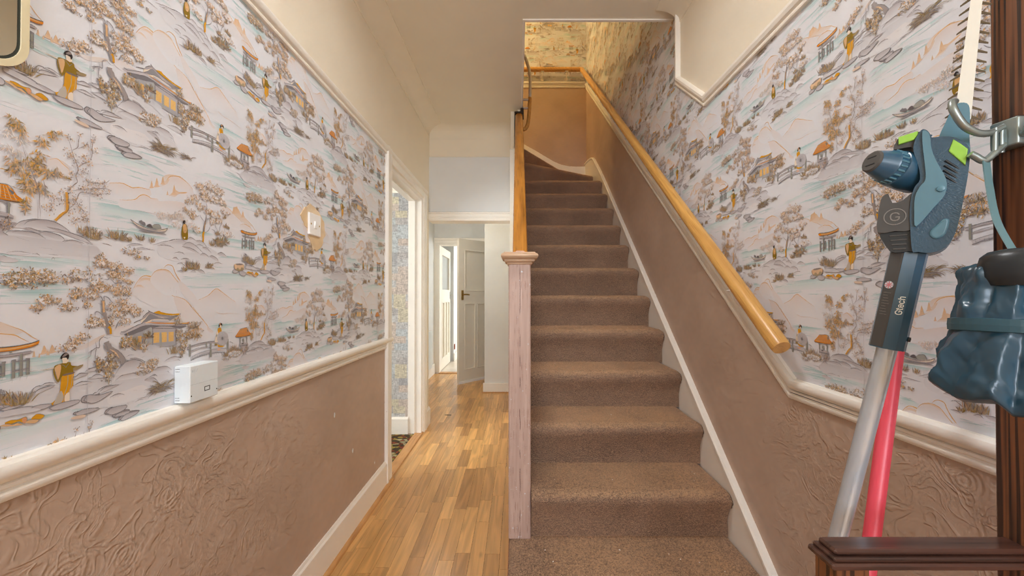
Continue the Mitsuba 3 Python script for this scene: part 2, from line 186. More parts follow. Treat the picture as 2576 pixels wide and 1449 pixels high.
["F",3,0.8,0.3,1,[[273.2,274.7],[282.8,267.6],[292.6,260.4],[284.7,258.0],[273.2,265.4]]],["F",3,0.5,0.0,1,[[462.9,318.1],[475.6,324.7],[483.3,319.4],[491.2,314.0],[495.8,310.1],[495.8,293.7],[478.9,281.9],[462.9,302.5]]],["S",4,1.2,0.9,1,1,[[462.9,318.1],[475.6,324.7],[483.3,319.4],[491.2,314.0],[495.8,310.1]]],
["F",3,0.5,0.0,1,[[385.1,24.6],[402.2,28.7],[414.2,27.0],[424.3,24.4],[432.3,18.2],[441.4,11.3],[441.4,-1.6],[411.9,-2.5],[385.1,12.8]]],["S",4,1.5,0.9,1,1,[[385.1,24.6],[402.2,28.7],[414.2,27.0],[424.3,24.4],[432.3,18.2],[441.4,11.3]]],["F",4,0.4,0.15,1,[[-15.2,261.4],[-0.5,266.7],[19.5,276.8],[31.0,279.4],[19.5,268.0],[-2.6,257.2],[-14.2,256.4]]],
["F",4,0.8,0.6,0,[[120.7,70.8],[122.6,64.9],[123.7,58.7],[126.0,56.4],[120.7,54.2],[115.5,53.5],[117.7,57.0],[118.9,63.1]]],["S",5,0.6,0.7,1,1,[[120.7,71.6],[120.7,56.4]]],["F",4,0.8,0.6,0,[[132.4,81.0],[134.9,73.4],[136.3,65.4],[139.3,62.5],[132.4,59.6],[125.6,58.6],[128.5,63.1],[130.0,71.0]]],["S",5,0.6,0.7,1,1,[[132.4,82.0],[132.4,62.4]]],
["F",4,0.8,0.6,0,[[146.5,88.2],[148.8,81.5],[150.0,74.6],[152.6,72.1],[146.5,69.5],[140.5,68.5],[143.1,72.5],[144.5,79.4]]],["S",5,0.6,0.7,1,1,[[146.5,89.0],[146.5,71.9]]],["F",4,0.8,0.6,0,[[174.8,77.5],[177.8,68.9],[179.5,59.9],[183.0,56.6],[174.8,53.4],[166.8,52.3],[170.2,57.4],[172.1,66.2]]],["S",5,0.6,0.7,1,1,[[174.8,78.5],[174.8,56.5]]],
["F",4,0.8,0.6,0,[[158.2,58.9],[159.4,55.5],[160.0,52.0],[161.4,50.7],[158.2,49.4],[155.1,49.0],[156.5,51.0],[157.2,54.5]]],["S",5,0.6,0.7,1,1,[[158.2,59.3],[158.2,50.7]]],["F",4,0.8,0.6,0,[[448.1,531.8],[449.1,527.3],[449.7,522.8],[450.8,520.6],[448.1,520.6],[445.5,521.5],[446.6,523.3],[447.2,527.1]]],["S",5,0.6,0.7,1,1,[[448.1,532.3],[448.1,522.0]]],
["F",4,0.8,0.6,0,[[460.3,536.7],[461.0,533.6],[461.4,530.6],[462.2,529.1],[460.3,529.1],[458.5,529.7],[459.3,530.9],[459.7,533.5]]],["S",5,0.6,0.7,1,1,[[460.3,537.1],[460.3,530.1]]],["F",4,0.8,0.6,0,[[466.6,531.4],[467.6,527.2],[468.1,523.1],[469.2,521.2],[466.6,521.1],[464.1,521.9],[465.2,523.6],[465.7,527.1]]],["S",5,0.6,0.7,1,1,[[466.6,531.9],[466.6,522.4]]],
["F",4,0.8,0.6,0,[[455.0,526.4],[455.7,523.4],[456.1,520.3],[456.9,518.9],[455.0,518.8],[453.2,519.5],[454.0,520.7],[454.4,523.2]]],["S",5,0.6,0.7,1,1,[[455.0,526.8],[455.0,519.8]]],["F",4,0.8,0.6,0,[[360.1,70.8],[363.4,63.1],[365.1,55.1],[368.9,52.2],[360.1,49.3],[351.5,48.4],[355.2,52.9],[357.2,60.8]]],["S",5,0.6,0.7,1,1,[[360.1,71.7],[360.1,52.1]]],
["F",4,0.8,0.6,0,[[371.5,75.2],[374.8,67.4],[376.6,59.3],[380.5,56.4],[371.5,53.5],[362.7,52.5],[366.5,57.1],[368.5,65.1]]],["S",5,0.6,0.7,1,1,[[371.5,76.1],[371.5,56.3]]],["F",4,0.8,0.6,0,[[395.1,66.7],[398.2,59.6],[399.9,52.0],[403.5,49.3],[395.1,46.6],[386.7,45.8],[390.3,50.0],[392.2,57.4]]],["S",5,0.6,0.7,1,1,[[395.1,67.6],[395.1,49.3]]],
["F",4,0.8,0.6,0,[[461.3,538.8],[463.8,533.3],[465.1,527.6],[468.0,525.4],[461.3,523.8],[454.7,523.5],[457.6,526.5],[459.1,531.9]]],["S",5,0.6,0.7,1,1,[[461.3,539.4],[461.3,525.8]]],["F",4,0.8,0.6,0,[[472.2,538.6],[474.8,533.1],[476.1,527.4],[479.0,525.2],[472.2,523.5],[465.5,523.2],[468.4,526.3],[469.9,531.7]]],["S",5,0.6,0.7,1,1,[[472.2,539.3],[472.2,525.5]]],
["S",5,0.7,0.7,1,1,[[167.2,362.4],[167.2,374.9]]],["S",5,0.7,0.7,1,1,[[176.4,359.7],[176.4,376.5]]],["S",5,0.7,0.7,1,1,[[182.6,356.9],[182.6,368.2]]],["F",6,0.3,0.05,1,[[135.9,462.1],[165.0,478.2],[196.1,488.4],[238.4,488.6],[277.0,478.5],[304.6,465.9],[277.0,444.2],[229.6,433.9],[180.3,435.4],[143.0,442.8]]],
["F",6,0.3,0.05,1,[[171.0,446.0],[212.6,459.1],[265.6,460.5],[304.6,448.7],[308.7,437.8],[265.6,429.6],[212.6,435.7]]],["F",6,0.42,0.08,1,[[40.2,178.8],[60.6,206.8],[84.6,217.2],[115.5,202.7],[165.2,182.4],[169.7,159.3],[115.5,137.5],[77.2,147.6],[48.0,160.2]]],["F",6,0.35,0.1,1,[[0.4,197.1],[20.8,194.9],[42.4,178.3],[65.3,153.3],[102.3,141.0],[77.2,130.2],[31.4,138.7],[0.4,152.3]]],
["F",6,0.35,0.1,1,[[442.2,462.6],[455.0,470.3],[469.3,469.1],[492.0,457.9],[522.7,458.9],[552.8,451.9],[552.8,408.7],[512.2,417.0],[473.0,428.6],[446.4,442.0]]],["F",11,0.3,0.05,1,[[406.6,461.6],[429.9,457.3],[451.6,444.9],[455.0,434.0],[429.9,439.3],[406.6,445.3]]],
["F",6,0.3,0.05,1,[[406.6,169.7],[421.9,176.1],[446.4,177.5],[482.4,182.7],[517.4,187.7],[527.0,169.5],[482.4,155.1],[438.0,159.1],[406.6,157.5]]],["F",6,0.35,0.1,1,[[383.5,172.6],[416.6,186.5],[464.0,189.5],[540.2,180.5],[540.2,153.5],[476.4,153.6],[416.6,152.4]]],["F",6,0.35,0.08,1,[[57.2,242.7],[84.4,244.4],[119.7,241.8],[158.3,234.0],[200.7,208.5],[172.0,203.0],[107.6,214.1],[67.9,225.5]]],
["F",3,0.55,0.1,1,[[41.8,290.3],[62.5,294.0],[86.7,291.0],[84.4,277.5],[57.2,273.5],[41.8,277.3]]],["F",6,0.4,0.1,1,[[21.8,167.5],[49.5,185.1],[77.2,194.0],[104.7,181.4],[161.7,176.8],[182.5,162.3],[129.0,144.0],[81.6,138.1],[39.3,137.2],[18.0,142.7]]],["F",3,0.25,0.05,1,[[39.3,158.7],[70.6,161.7],[104.7,165.0],[116.7,146.4],[70.6,137.0],[39.3,142.5]]],
["F",3,0.5,0.05,1,[[52.9,-0.4],[93.8,17.0],[162.7,36.7],[201.3,40.6],[201.3,17.5],[140.8,1.7],[93.8,-0.8]]],["F",3,0.35,0.05,1,[[189.7,391.1],[229.6,360.0],[250.9,334.3],[304.6,309.0],[265.6,295.4],[229.6,327.3],[196.1,362.7]]],["F",6,0.75,0.1,1,[[141.6,468.2],[156.1,475.6],[171.0,484.0],[189.7,488.1],[201.0,486.9],[210.9,480.4]]],
["S",7,1.3,1.0,1,1,[[141.6,468.2],[156.1,475.6],[171.0,484.0],[189.7,488.1],[201.0,486.9],[210.9,480.4]]],["F",6,0.75,0.1,1,[[199.4,473.0],[207.6,481.4],[221.0,484.0],[236.6,477.9],[252.7,466.3],[261.9,459.8]]],["S",7,1.3,1.0,1,1,[[199.4,473.0],[207.6,481.4],[221.0,484.0],[236.6,477.9],[252.7,466.3],[261.9,459.8]]],["F",6,0.75,0.1,1,[[209.2,487.4],[217.6,496.7],[227.9,495.3],[236.6,489.9]]],
["S",7,1.3,1.0,1,1,[[209.2,487.4],[217.6,496.7],[227.9,495.3],[236.6,489.9]]],["F",6,0.75,0.1,1,[[234.8,489.6],[247.3,493.7],[260.1,488.6],[269.4,479.1],[282.8,477.7]]],["S",7,1.3,1.0,1,1,[[234.8,489.6],[247.3,493.7],[260.1,488.6],[269.4,479.1],[282.8,477.7]]],["F",6,0.75,0.1,1,[[236.6,479.4],[245.5,483.6],[256.4,480.5],[258.2,476.1]]],
["S",7,1.3,1.0,1,1,[[236.6,479.4],[245.5,483.6],[256.4,480.5],[258.2,476.1]]],["F",6,0.75,0.1,1,[[180.3,455.1],[189.7,457.6],[201.0,453.2]]],["S",7,1.3,1.0,1,1,[[180.3,455.1],[189.7,457.6],[201.0,453.2]]],["F",6,0.75,0.1,1,[[254.5,475.7],[265.6,478.6],[277.0,470.7],[282.8,465.9]]],["S",7,1.3,1.0,1,1,[[254.5,475.7],[265.6,478.6],[277.0,470.7],[282.8,465.9]]],
["F",6,0.85,0.2,1,[[196.1,471.5],[217.6,471.4],[234.8,466.1],[250.9,457.3]]],["S",7,1.3,1.0,1,1,[[196.1,471.5],[217.6,471.4],[234.8,466.1],[250.9,457.3]]],["F",6,0.85,0.2,1,[[180.3,455.4],[189.7,457.9],[199.4,456.1],[203.5,453.0]]],["S",7,1.3,1.0,1,1,[[180.3,455.4],[189.7,457.9],[199.4,456.1],[203.5,453.0]]],["F",6,0.85,0.2,1,[[192.9,439.7],[201.0,444.1],[212.6,444.5],[219.3,440.7]]],
["S",7,1.3,1.0,1,1,[[192.9,439.7],[201.0,444.1],[212.6,444.5],[219.3,440.7]]],["F",6,0.85,0.2,1,[[249.1,455.6],[254.5,461.5],[263.8,461.8],[273.2,455.8],[277.0,452.3]]],["S",7,1.3,1.0,1,1,[[249.1,455.6],[254.5,461.5],[263.8,461.8],[273.2,455.8],[277.0,452.3]]],["F",6,0.85,0.2,1,[[277.0,455.5],[284.7,459.4],[296.5,455.9],[304.6,450.3],[305.6,444.7]]],
["S",7,1.3,1.0,1,1,[[277.0,455.5],[284.7,459.4],[296.5,455.9],[304.6,450.3],[305.6,444.7]]],["F",6,0.85,0.2,1,[[302.6,464.5],[314.8,471.5],[327.4,467.2],[335.9,459.8]]],["S",7,1.3,1.0,1,1,[[302.6,464.5],[314.8,471.5],[327.4,467.2],[335.9,459.8]]],["F",6,0.85,0.2,1,[[240.1,417.1],[250.9,420.1],[260.1,415.4],[263.8,409.5]]],
["S",7,1.3,1.0,1,1,[[240.1,417.1],[250.9,420.1],[260.1,415.4],[263.8,409.5]]],["F",6,0.85,0.2,1,[[221.0,412.9],[229.6,417.2],[236.6,412.4]]],["S",7,1.3,1.0,1,1,[[221.0,412.9],[229.6,417.2],[236.6,412.4]]],["F",6,0.85,0.2,1,[[171.0,440.4],[180.3,444.2],[189.7,438.0]]],["S",7,1.3,1.0,1,1,[[171.0,440.4],[180.3,444.2],[189.7,438.0]]],["F",6,0.85,0.2,1,[[183.4,412.7],[194.5,414.1],[201.0,410.2]]],
["S",7,1.3,1.0,1,1,[[183.4,412.7],[194.5,414.1],[201.0,410.2]]],["S",7,1.0,1.0,1,1,[[183.4,428.9],[189.7,431.6],[199.4,432.9]]],["S",5,1.6,0.8,1,1,[[286.7,437.5],[304.6,442.6],[321.1,440.1]]],["S",5,1.2,0.8,1,1,[[288.6,431.4],[304.6,430.2]]],["S",5,1.0,0.7,1,1,[[277.0,411.8],[288.6,411.6]]],["F",6,0.6,0.1,1,[[69.3,457.3],[78.9,461.7],[91.3,464.0],[101.5,462.8]]],
["S",7,1.3,1.0,1,1,[[69.3,457.3],[78.9,461.7],[91.3,464.0],[101.5,462.8]]],["F",6,0.6,0.1,1,[[125.5,466.0],[145.1,474.7],[165.7,481.1],[177.9,485.7],[201.3,489.9]]],["S",7,1.3,1.0,1,1,[[125.5,466.0],[145.1,474.7],[165.7,481.1],[177.9,485.7],[201.3,489.9]]],["F",6,0.6,0.1,1,[[133.8,464.5],[150.9,469.4],[165.7,468.6],[176.4,464.4]]],
["S",7,1.3,1.0,1,1,[[133.8,464.5],[150.9,469.4],[165.7,468.6],[176.4,464.4]]],["F",6,0.6,0.1,1,[[87.5,453.4],[98.9,456.7],[112.0,455.8],[129.6,454.7]]],["S",7,1.3,1.0,1,1,[[87.5,453.4],[98.9,456.7],[112.0,455.8],[129.6,454.7]]],["F",6,0.6,0.1,1,[[174.8,453.1],[187.3,457.3],[201.3,457.4]]],["S",7,1.3,1.0,1,1,[[174.8,453.1],[187.3,457.3],[201.3,457.4]]],
["S",5,1.5,0.8,1,1,[[23.3,455.3],[32.9,454.8],[40.6,452.3]]],["S",7,1.2,1.0,1,1,[[1.8,442.8],[9.9,444.0],[18.1,442.5]]],["F",6,0.95,0.25,1,[[421.1,195.7],[425.1,202.7],[431.5,208.2],[439.7,211.4],[448.1,214.2],[458.6,214.1],[469.3,212.3],[478.6,208.4],[486.2,204.6],[492.0,199.2]]],
["S",7,1.3,1.0,1,1,[[421.1,195.7],[425.1,202.7],[431.5,208.2],[439.7,211.4],[448.1,214.2],[458.6,214.1],[469.3,212.3],[478.6,208.4],[486.2,204.6],[492.0,199.2]]],["F",6,0.95,0.25,1,[[438.0,206.8],[448.1,207.1],[454.2,203.9],[459.4,203.7],[467.5,205.2],[473.9,200.7],[477.7,197.9]]],
["S",7,1.3,1.0,1,1,[[438.0,206.8],[448.1,207.1],[454.2,203.9],[459.4,203.7],[467.5,205.2],[473.9,200.7],[477.7,197.9]]],["F",6,0.95,0.25,1,[[433.9,195.4],[439.7,198.5],[448.1,196.2],[458.6,193.6],[463.9,192.3],[472.1,192.5],[478.6,189.5],[482.4,185.5]]],["S",7,1.3,1.0,1,1,[[433.9,195.4],[439.7,198.5],[448.1,196.2],[458.6,193.6],[463.9,192.3],[472.1,192.5],[478.6,189.5],[482.4,185.5]]],
["F",6,0.95,0.25,1,[[411.1,184.2],[415.0,188.9],[425.9,191.3],[432.3,191.4],[440.5,191.7],[447.3,189.6],[451.6,185.9],[454.2,184.1]]],["S",7,1.3,1.0,1,1,[[411.1,184.2],[415.0,188.9],[425.9,191.3],[432.3,191.4],[440.5,191.7],[447.3,189.6],[451.6,185.9],[454.2,184.1]]],["F",6,0.95,0.25,1,[[492.0,198.6],[499.9,199.3],[508.0,195.9],[517.4,191.9]]],
["S",7,1.3,1.0,1,1,[[492.0,198.6],[499.9,199.3],[508.0,195.9],[517.4,191.9]]],["F",6,0.95,0.25,1,[[483.3,179.3],[488.1,184.1],[497.9,185.5],[507.0,183.8],[513.2,182.3]]],["S",7,1.3,1.0,1,1,[[483.3,179.3],[488.1,184.1],[497.9,185.5],[507.0,183.8],[513.2,182.3]]],["F",6,0.95,0.25,1,[[453.3,168.6],[460.3,171.7],[469.3,171.8],[477.7,167.2]]],
["S",7,1.3,1.0,1,1,[[453.3,168.6],[460.3,171.7],[469.3,171.8],[477.7,167.2]]],["F",6,0.95,0.25,1,[[406.6,183.0],[410.4,181.5],[414.2,177.0]]],["S",7,1.3,1.0,1,1,[[406.6,183.0],[410.4,181.5],[414.2,177.0]]],["F",6,0.95,0.25,1,[[414.2,151.2],[416.5,156.6],[423.5,157.5],[432.3,157.4],[438.0,154.9]]],["S",7,1.3,1.0,1,1,[[414.2,151.2],[416.5,156.6],[423.5,157.5],[432.3,157.4],[438.0,154.9]]],
["F",6,0.95,0.25,1,[[443.9,155.5],[448.1,158.1],[454.2,154.4]]],["S",7,1.3,1.0,1,1,[[443.9,155.5],[448.1,158.1],[454.2,154.4]]],["F",6,0.95,0.25,1,[[406.6,148.9],[411.1,148.8],[415.7,145.2]]],["S",7,1.3,1.0,1,1,[[406.6,148.9],[411.1,148.8],[415.7,145.2]]],["F",6,0.95,0.25,1,[[423.5,174.2],[432.3,176.5],[441.4,173.5],[444.7,171.8]]],
["S",7,1.3,1.0,1,1,[[423.5,174.2],[432.3,176.5],[441.4,173.5],[444.7,171.8]]],["S",7,1.0,0.8,1,1,[[418.0,176.0],[421.9,179.2],[425.1,179.1]]],["S",7,1.0,0.8,1,1,[[428.3,178.0],[438.9,179.1]]],["S",7,1.0,0.8,1,1,[[465.7,157.9],[471.2,157.9],[479.5,157.1]]],["S",7,1.0,0.8,1,1,[[482.4,167.7],[487.2,169.5]]],["S",7,1.0,0.8,1,1,[[497.9,171.4],[506.0,172.4]]],
["S",7,1.0,0.8,1,1,[[416.5,144.2],[424.3,143.9]]],["S",7,1.0,0.8,1,1,[[509.1,166.2],[513.2,164.3]]],["S",7,1.0,0.8,1,1,[[469.3,148.1],[472.1,152.9],[474.9,148.7]]],["F",6,0.85,0.15,1,[[44.6,184.9],[51.4,202.6],[60.6,210.5],[67.6,220.2],[77.2,221.0],[89.6,218.3],[98.5,212.9],[104.9,207.3]]],
["S",7,1.3,1.0,1,1,[[44.6,184.9],[51.4,202.6],[60.6,210.5],[67.6,220.2],[77.2,221.0],[89.6,218.3],[98.5,212.9],[104.9,207.3]]],["F",6,0.85,0.15,1,[[52.5,185.5],[60.6,192.2],[70.0,193.9],[79.7,191.3],[85.8,185.6]]],["S",7,1.3,1.0,1,1,[[52.5,185.5],[60.6,192.2],[70.0,193.9],[79.7,191.3],[85.8,185.6]]],["F",6,0.85,0.15,1,[[136.1,196.2],[147.5,194.8],[157.7,188.0],[166.7,178.0]]],
["S",7,1.3,1.0,1,1,[[136.1,196.2],[147.5,194.8],[157.7,188.0],[166.7,178.0]]],["F",6,0.85,0.15,1,[[108.9,172.9],[115.5,176.6],[127.7,175.3],[136.1,168.1],[140.3,160.5]]],["S",7,1.3,1.0,1,1,[[108.9,172.9],[115.5,176.6],[127.7,175.3],[136.1,168.1],[140.3,160.5]]],["F",6,0.85,0.15,1,[[126.3,182.9],[133.3,180.8],[137.5,175.9]]],["S",7,1.3,1.0,1,1,[[126.3,182.9],[133.3,180.8],[137.5,175.9]]],
["F",6,0.85,0.15,1,[[163.7,209.0],[175.8,211.4],[186.8,206.5],[194.7,200.9]]],["S",7,1.3,1.0,1,1,[[163.7,209.0],[175.8,211.4],[186.8,206.5],[194.7,200.9]]],["F",6,0.85,0.15,1,[[0.4,200.5],[8.5,202.2],[16.6,198.7],[25.0,195.1]]],["S",7,1.3,1.0,1,1,[[0.4,200.5],[8.5,202.2],[16.6,198.7],[25.0,195.1]]],["F",6,0.85,0.15,1,[[9.5,166.7],[11.5,170.7],[18.7,172.3],[27.1,174.9]]],
["S",7,1.3,1.0,1,1,[[9.5,166.7],[11.5,170.7],[18.7,172.3],[27.1,174.9]]],["F",6,0.85,0.15,1,[[0.4,219.6],[6.4,219.0],[13.5,216.5]]],["S",7,1.3,1.0,1,1,[[0.4,219.6],[6.4,219.0],[13.5,216.5]]],["F",6,0.85,0.15,1,[[66.4,202.0],[74.8,204.1],[82.1,200.2],[84.6,195.9]]],["S",7,1.3,1.0,1,1,[[66.4,202.0],[74.8,204.1],[82.1,200.2],[84.6,195.9]]],["S",7,1.0,0.8,1,1,[[0.4,166.3],[9.5,165.6]]],
["S",7,1.0,0.8,1,1,[[40.2,153.9],[58.2,152.7]]],["S",7,1.0,0.8,1,1,[[70.0,229.6],[77.2,232.8],[87.1,231.7]]],["S",7,1.0,0.8,1,1,[[102.3,223.1],[110.2,225.7]]],["S",7,1.0,0.8,1,1,[[53.6,161.1],[60.6,159.4]]],["S",7,1.0,0.8,1,1,[[67.6,133.0],[77.2,132.7]]],["S",7,1.0,0.8,1,1,[[84.6,158.2],[97.2,155.7]]],["S",7,1.0,0.8,1,1,[[107.5,147.3],[114.2,149.6]]],
["S",7,1.0,0.8,1,1,[[89.6,133.0],[99.8,135.3],[114.2,132.6]]],["F",6,0.55,0.1,1,[[444.7,466.3],[450.7,471.3],[458.6,471.7],[469.3,469.1]]],["S",7,1.3,1.0,1,1,[[444.7,466.3],[450.7,471.3],[458.6,471.7],[469.3,469.1]]],["F",6,0.55,0.1,1,[[441.4,461.7],[451.6,463.5],[463.9,462.6]]],["S",7,1.3,1.0,1,1,[[441.4,461.7],[451.6,463.5],[463.9,462.6]]],
["F",6,0.55,0.1,1,[[495.0,457.2],[504.0,460.9],[521.6,458.6]]],["S",7,1.3,1.0,1,1,[[495.0,457.2],[504.0,460.9],[521.6,458.6]]],["F",6,0.55,0.1,1,[[500.9,477.0],[509.1,476.5],[518.4,474.5]]],["S",7,1.3,1.0,1,1,[[500.9,477.0],[509.1,476.5],[518.4,474.5]]],["F",6,0.55,0.1,1,[[-1.5,216.8],[6.1,219.0],[13.8,217.5]]],["S",7,1.3,1.0,1,1,[[-1.5,216.8],[6.1,219.0],[13.8,217.5]]],
["F",6,1,0.6,1,[[-9.3,163.7],[-6.7,168.5],[-2.2,170.2],[5.0,168.7],[15.1,167.4],[21.8,167.5],[16.1,161.6],[12.3,153.6],[4.1,154.9],[-6.7,158.9]]],["S",7,1.3,1,0,1,[[-9.3,163.7],[-6.7,168.5],[-2.2,170.2],[5.0,168.7],[15.1,167.4],[21.8,167.5],[16.1,161.6],[12.3,153.6],[4.1,154.9],[-6.7,158.9],[-9.3,163.7]]],
["F",6,1,0.6,1,[[504.0,409.4],[506.5,412.1],[513.4,411.9],[521.3,410.5],[529.4,410.1],[537.6,409.7],[545.2,408.9],[537.6,406.1],[529.4,407.0],[521.3,404.4],[510.8,405.7]]],["S",7,1.3,1,0,1,[[504.0,409.4],[506.5,412.1],[513.4,411.9],[521.3,410.5],[529.4,410.1],[537.6,409.7],[545.2,408.9],[537.6,406.1],[529.4,407.0],[521.3,404.4],[510.8,405.7],[504.0,409.4]]],
["F",6,1,0.6,1,[[30.4,128.0],[33.4,132.5],[41.3,135.3],[49.5,133.8],[59.9,132.7],[71.7,130.7],[69.5,126.5],[64.2,123.8],[54.7,123.4],[45.4,121.3],[33.4,125.0]]],["S",7,1.3,1,0,1,[[30.4,128.0],[33.4,132.5],[41.3,135.3],[49.5,133.8],[59.9,132.7],[71.7,130.7],[69.5,126.5],[64.2,123.8],[54.7,123.4],[45.4,121.3],[33.4,125.0],[30.4,128.0]]],
["F",6,1,0.6,1,[[44.4,117.6],[47.4,121.0],[59.9,121.6],[68.5,122.7],[78.3,119.8],[65.2,114.8],[55.7,111.1],[49.5,113.1]]],["S",7,1.3,1,0,1,[[44.4,117.6],[47.4,121.0],[59.9,121.6],[68.5,122.7],[78.3,119.8],[65.2,114.8],[55.7,111.1],[49.5,113.1],[44.4,117.6]]],["F",6,1,0.6,1,[[55.7,106.8],[62.0,112.5],[71.7,116.2],[83.9,116.2],[97.6,113.3],[95.3,110.1],[83.9,107.1],[70.6,104.5],[63.1,104.0]]],
["S",7,1.3,1,0,1,[[55.7,106.8],[62.0,112.5],[71.7,116.2],[83.9,116.2],[97.6,113.3],[95.3,110.1],[83.9,107.1],[70.6,104.5],[63.1,104.0],[55.7,106.8]]],["F",6,0.9,0.1,1,[[49.5,186.2],[64.2,195.0],[77.2,197.4],[85.0,194.3],[93.0,190.0],[102.3,182.6]]],["S",7,1.3,1.0,1,1,[[49.5,186.2],[64.2,195.0],[77.2,197.4],[85.0,194.3],[93.0,190.0],[102.3,182.6]]],
["F",6,0.9,0.1,1,[[17.0,170.4],[20.8,175.9],[31.4,179.5],[43.4,180.0]]],["S",7,1.3,1.0,1,1,[[17.0,170.4],[20.8,175.9],[31.4,179.5],[43.4,180.0]]],["F",6,0.9,0.1,1,[[77.2,224.5],[87.3,225.1],[97.6,221.1],[105.8,215.9],[109.4,209.4]]],["S",7,1.3,1.0,1,1,[[77.2,224.5],[87.3,225.1],[97.6,221.1],[105.8,215.9],[109.4,209.4]]],
["F",6,0.9,0.1,1,[[155.0,206.3],[168.5,212.4],[179.7,213.6],[191.1,209.6],[204.4,206.2]]],["S",7,1.3,1.0,1,1,[[155.0,206.3],[168.5,212.4],[179.7,213.6],[191.1,209.6],[204.4,206.2]]],["F",6,0.9,0.1,1,[[129.0,189.8],[141.8,195.5],[160.3,193.7],[172.7,182.5]]],["S",7,1.3,1.0,1,1,[[129.0,189.8],[141.8,195.5],[160.3,193.7],[172.7,182.5]]],["F",6,0.9,0.1,1,[[114.2,176.2],[126.5,180.3],[136.7,178.6]]],
["S",7,1.3,1.0,1,1,[[114.2,176.2],[126.5,180.3],[136.7,178.6]]],["F",6,0.9,0.1,1,[[39.3,155.4],[49.5,158.9],[59.9,158.1],[67.4,153.6]]],["S",7,1.3,1.0,1,1,[[39.3,155.4],[49.5,158.9],[59.9,158.1],[67.4,153.6]]],["S",7,1.1,0.8,1,1,[[18.0,123.9],[29.5,126.6]]],["S",7,1.1,0.8,1,1,[[43.4,110.8],[54.7,110.7]]],["S",7,1.1,0.8,1,1,[[94.1,137.4],[107.0,137.8],[120.3,135.9]]],
["S",7,1.1,0.8,1,1,[[101.1,106.4],[114.2,108.7]]],["S",7,1.1,0.8,1,1,[[109.4,103.5],[120.3,104.9]]],["S",7,1.1,0.8,1,1,[[155.0,130.5],[182.5,128.9]]],["S",7,1.1,0.8,1,1,[[168.5,125.3],[204.4,120.8]]],["S",7,1.1,0.8,1,1,[[23.7,141.0],[37.3,137.4]]],["S",7,1.1,0.8,1,1,[[70.6,134.8],[87.3,135.8]]],["S",7,1.1,0.8,1,1,[[57.8,175.9],[65.2,179.3]]],
["F",6,0.95,0.35,1,[[432.7,202.1],[439.8,209.5],[459.1,215.4],[476.4,213.4],[491.8,204.6],[497.0,197.0]]],["S",7,1.3,1.0,1,1,[[432.7,202.1],[439.8,209.5],[459.1,215.4],[476.4,213.4],[491.8,204.6],[497.0,197.0]]],["F",6,0.95,0.35,1,[[464.0,203.0],[479.0,202.8],[515.5,194.6],[531.9,183.5]]],["S",7,1.3,1.0,1,1,[[464.0,203.0],[479.0,202.8],[515.5,194.6],[531.9,183.5]]],
["F",6,0.95,0.35,1,[[451.8,191.2],[461.5,195.8],[481.5,192.2],[489.2,184.2]]],["S",7,1.3,1.0,1,1,[[451.8,191.2],[461.5,195.8],[481.5,192.2],[489.2,184.2]]],["F",6,0.95,0.35,1,[[486.6,181.1],[499.6,187.1],[518.2,183.6]]],["S",7,1.3,1.0,1,1,[[486.6,181.1],[499.6,187.1],[518.2,183.6]]],["F",6,0.95,0.35,1,[[418.9,187.8],[430.4,191.8],[449.3,190.7],[461.5,183.1]]],
["S",7,1.3,1.0,1,1,[[418.9,187.8],[430.4,191.8],[449.3,190.7],[461.5,183.1]]],["F",6,0.95,0.35,1,[[392.1,175.9],[403.1,186.9],[412.1,183.1],[421.2,176.0]]],["S",7,1.3,1.0,1,1,[[392.1,175.9],[403.1,186.9],[412.1,183.1],[421.2,176.0]]],["F",6,0.95,0.35,1,[[385.7,170.6],[396.5,176.8],[407.6,179.8]]],["S",7,1.3,1.0,1,1,[[385.7,170.6],[396.5,176.8],[407.6,179.8]]],
["F",6,0.5,0.25,1,[[381.4,165.1],[394.3,177.1],[421.2,182.5],[464.0,182.7],[515.5,180.4],[540.2,178.7],[540.2,160.7],[489.2,158.3],[451.8,157.8],[435.1,154.0],[405.3,152.9]]],["S",7,1.2,0.8,1,1,[[364.6,168.8],[383.5,167.9],[390.0,163.6]]],["S",7,1.2,0.8,1,1,[[412.1,154.9],[425.8,158.1],[442.2,156.9]]],["S",7,1.2,0.8,1,1,[[370.8,155.3],[407.6,150.9]]],
["S",7,1.2,0.8,1,1,[[394.3,146.9],[405.3,149.7]]],["S",7,1.2,0.8,1,1,[[412.1,146.8],[432.7,145.4]]],["S",7,1.2,0.8,1,1,[[394.3,141.4],[418.9,139.8]]],["S",7,1.2,0.8,1,1,[[423.5,180.6],[439.8,176.4]]],["S",7,1.2,0.8,1,1,[[451.8,167.8],[471.4,167.2]]],["S",7,1.2,0.8,1,1,[[476.4,158.7],[486.6,158.7]]],["F",6,0.6,0.3,1,[[394.3,146.9],[407.6,149.2],[425.8,144.3],[421.2,140.2],[403.1,140.5]]],
["F",15,1,1,1,[[102.9,308.3],[117.3,320.6],[134.7,312.6],[158.3,308.9],[191.9,310.3],[163.7,296.0],[127.2,302.1],[118.5,295.5],[100.5,295.7]]],["F",6,0.9,0.9,1,[[104.0,309.5],[117.3,321.2],[124.7,316.7],[145.0,310.8],[169.2,307.7],[190.4,310.4],[177.6,306.6],[158.3,303.9],[138.6,307.5],[124.7,311.3],[117.3,315.2],[110.0,307.9],[102.9,304.8]]],
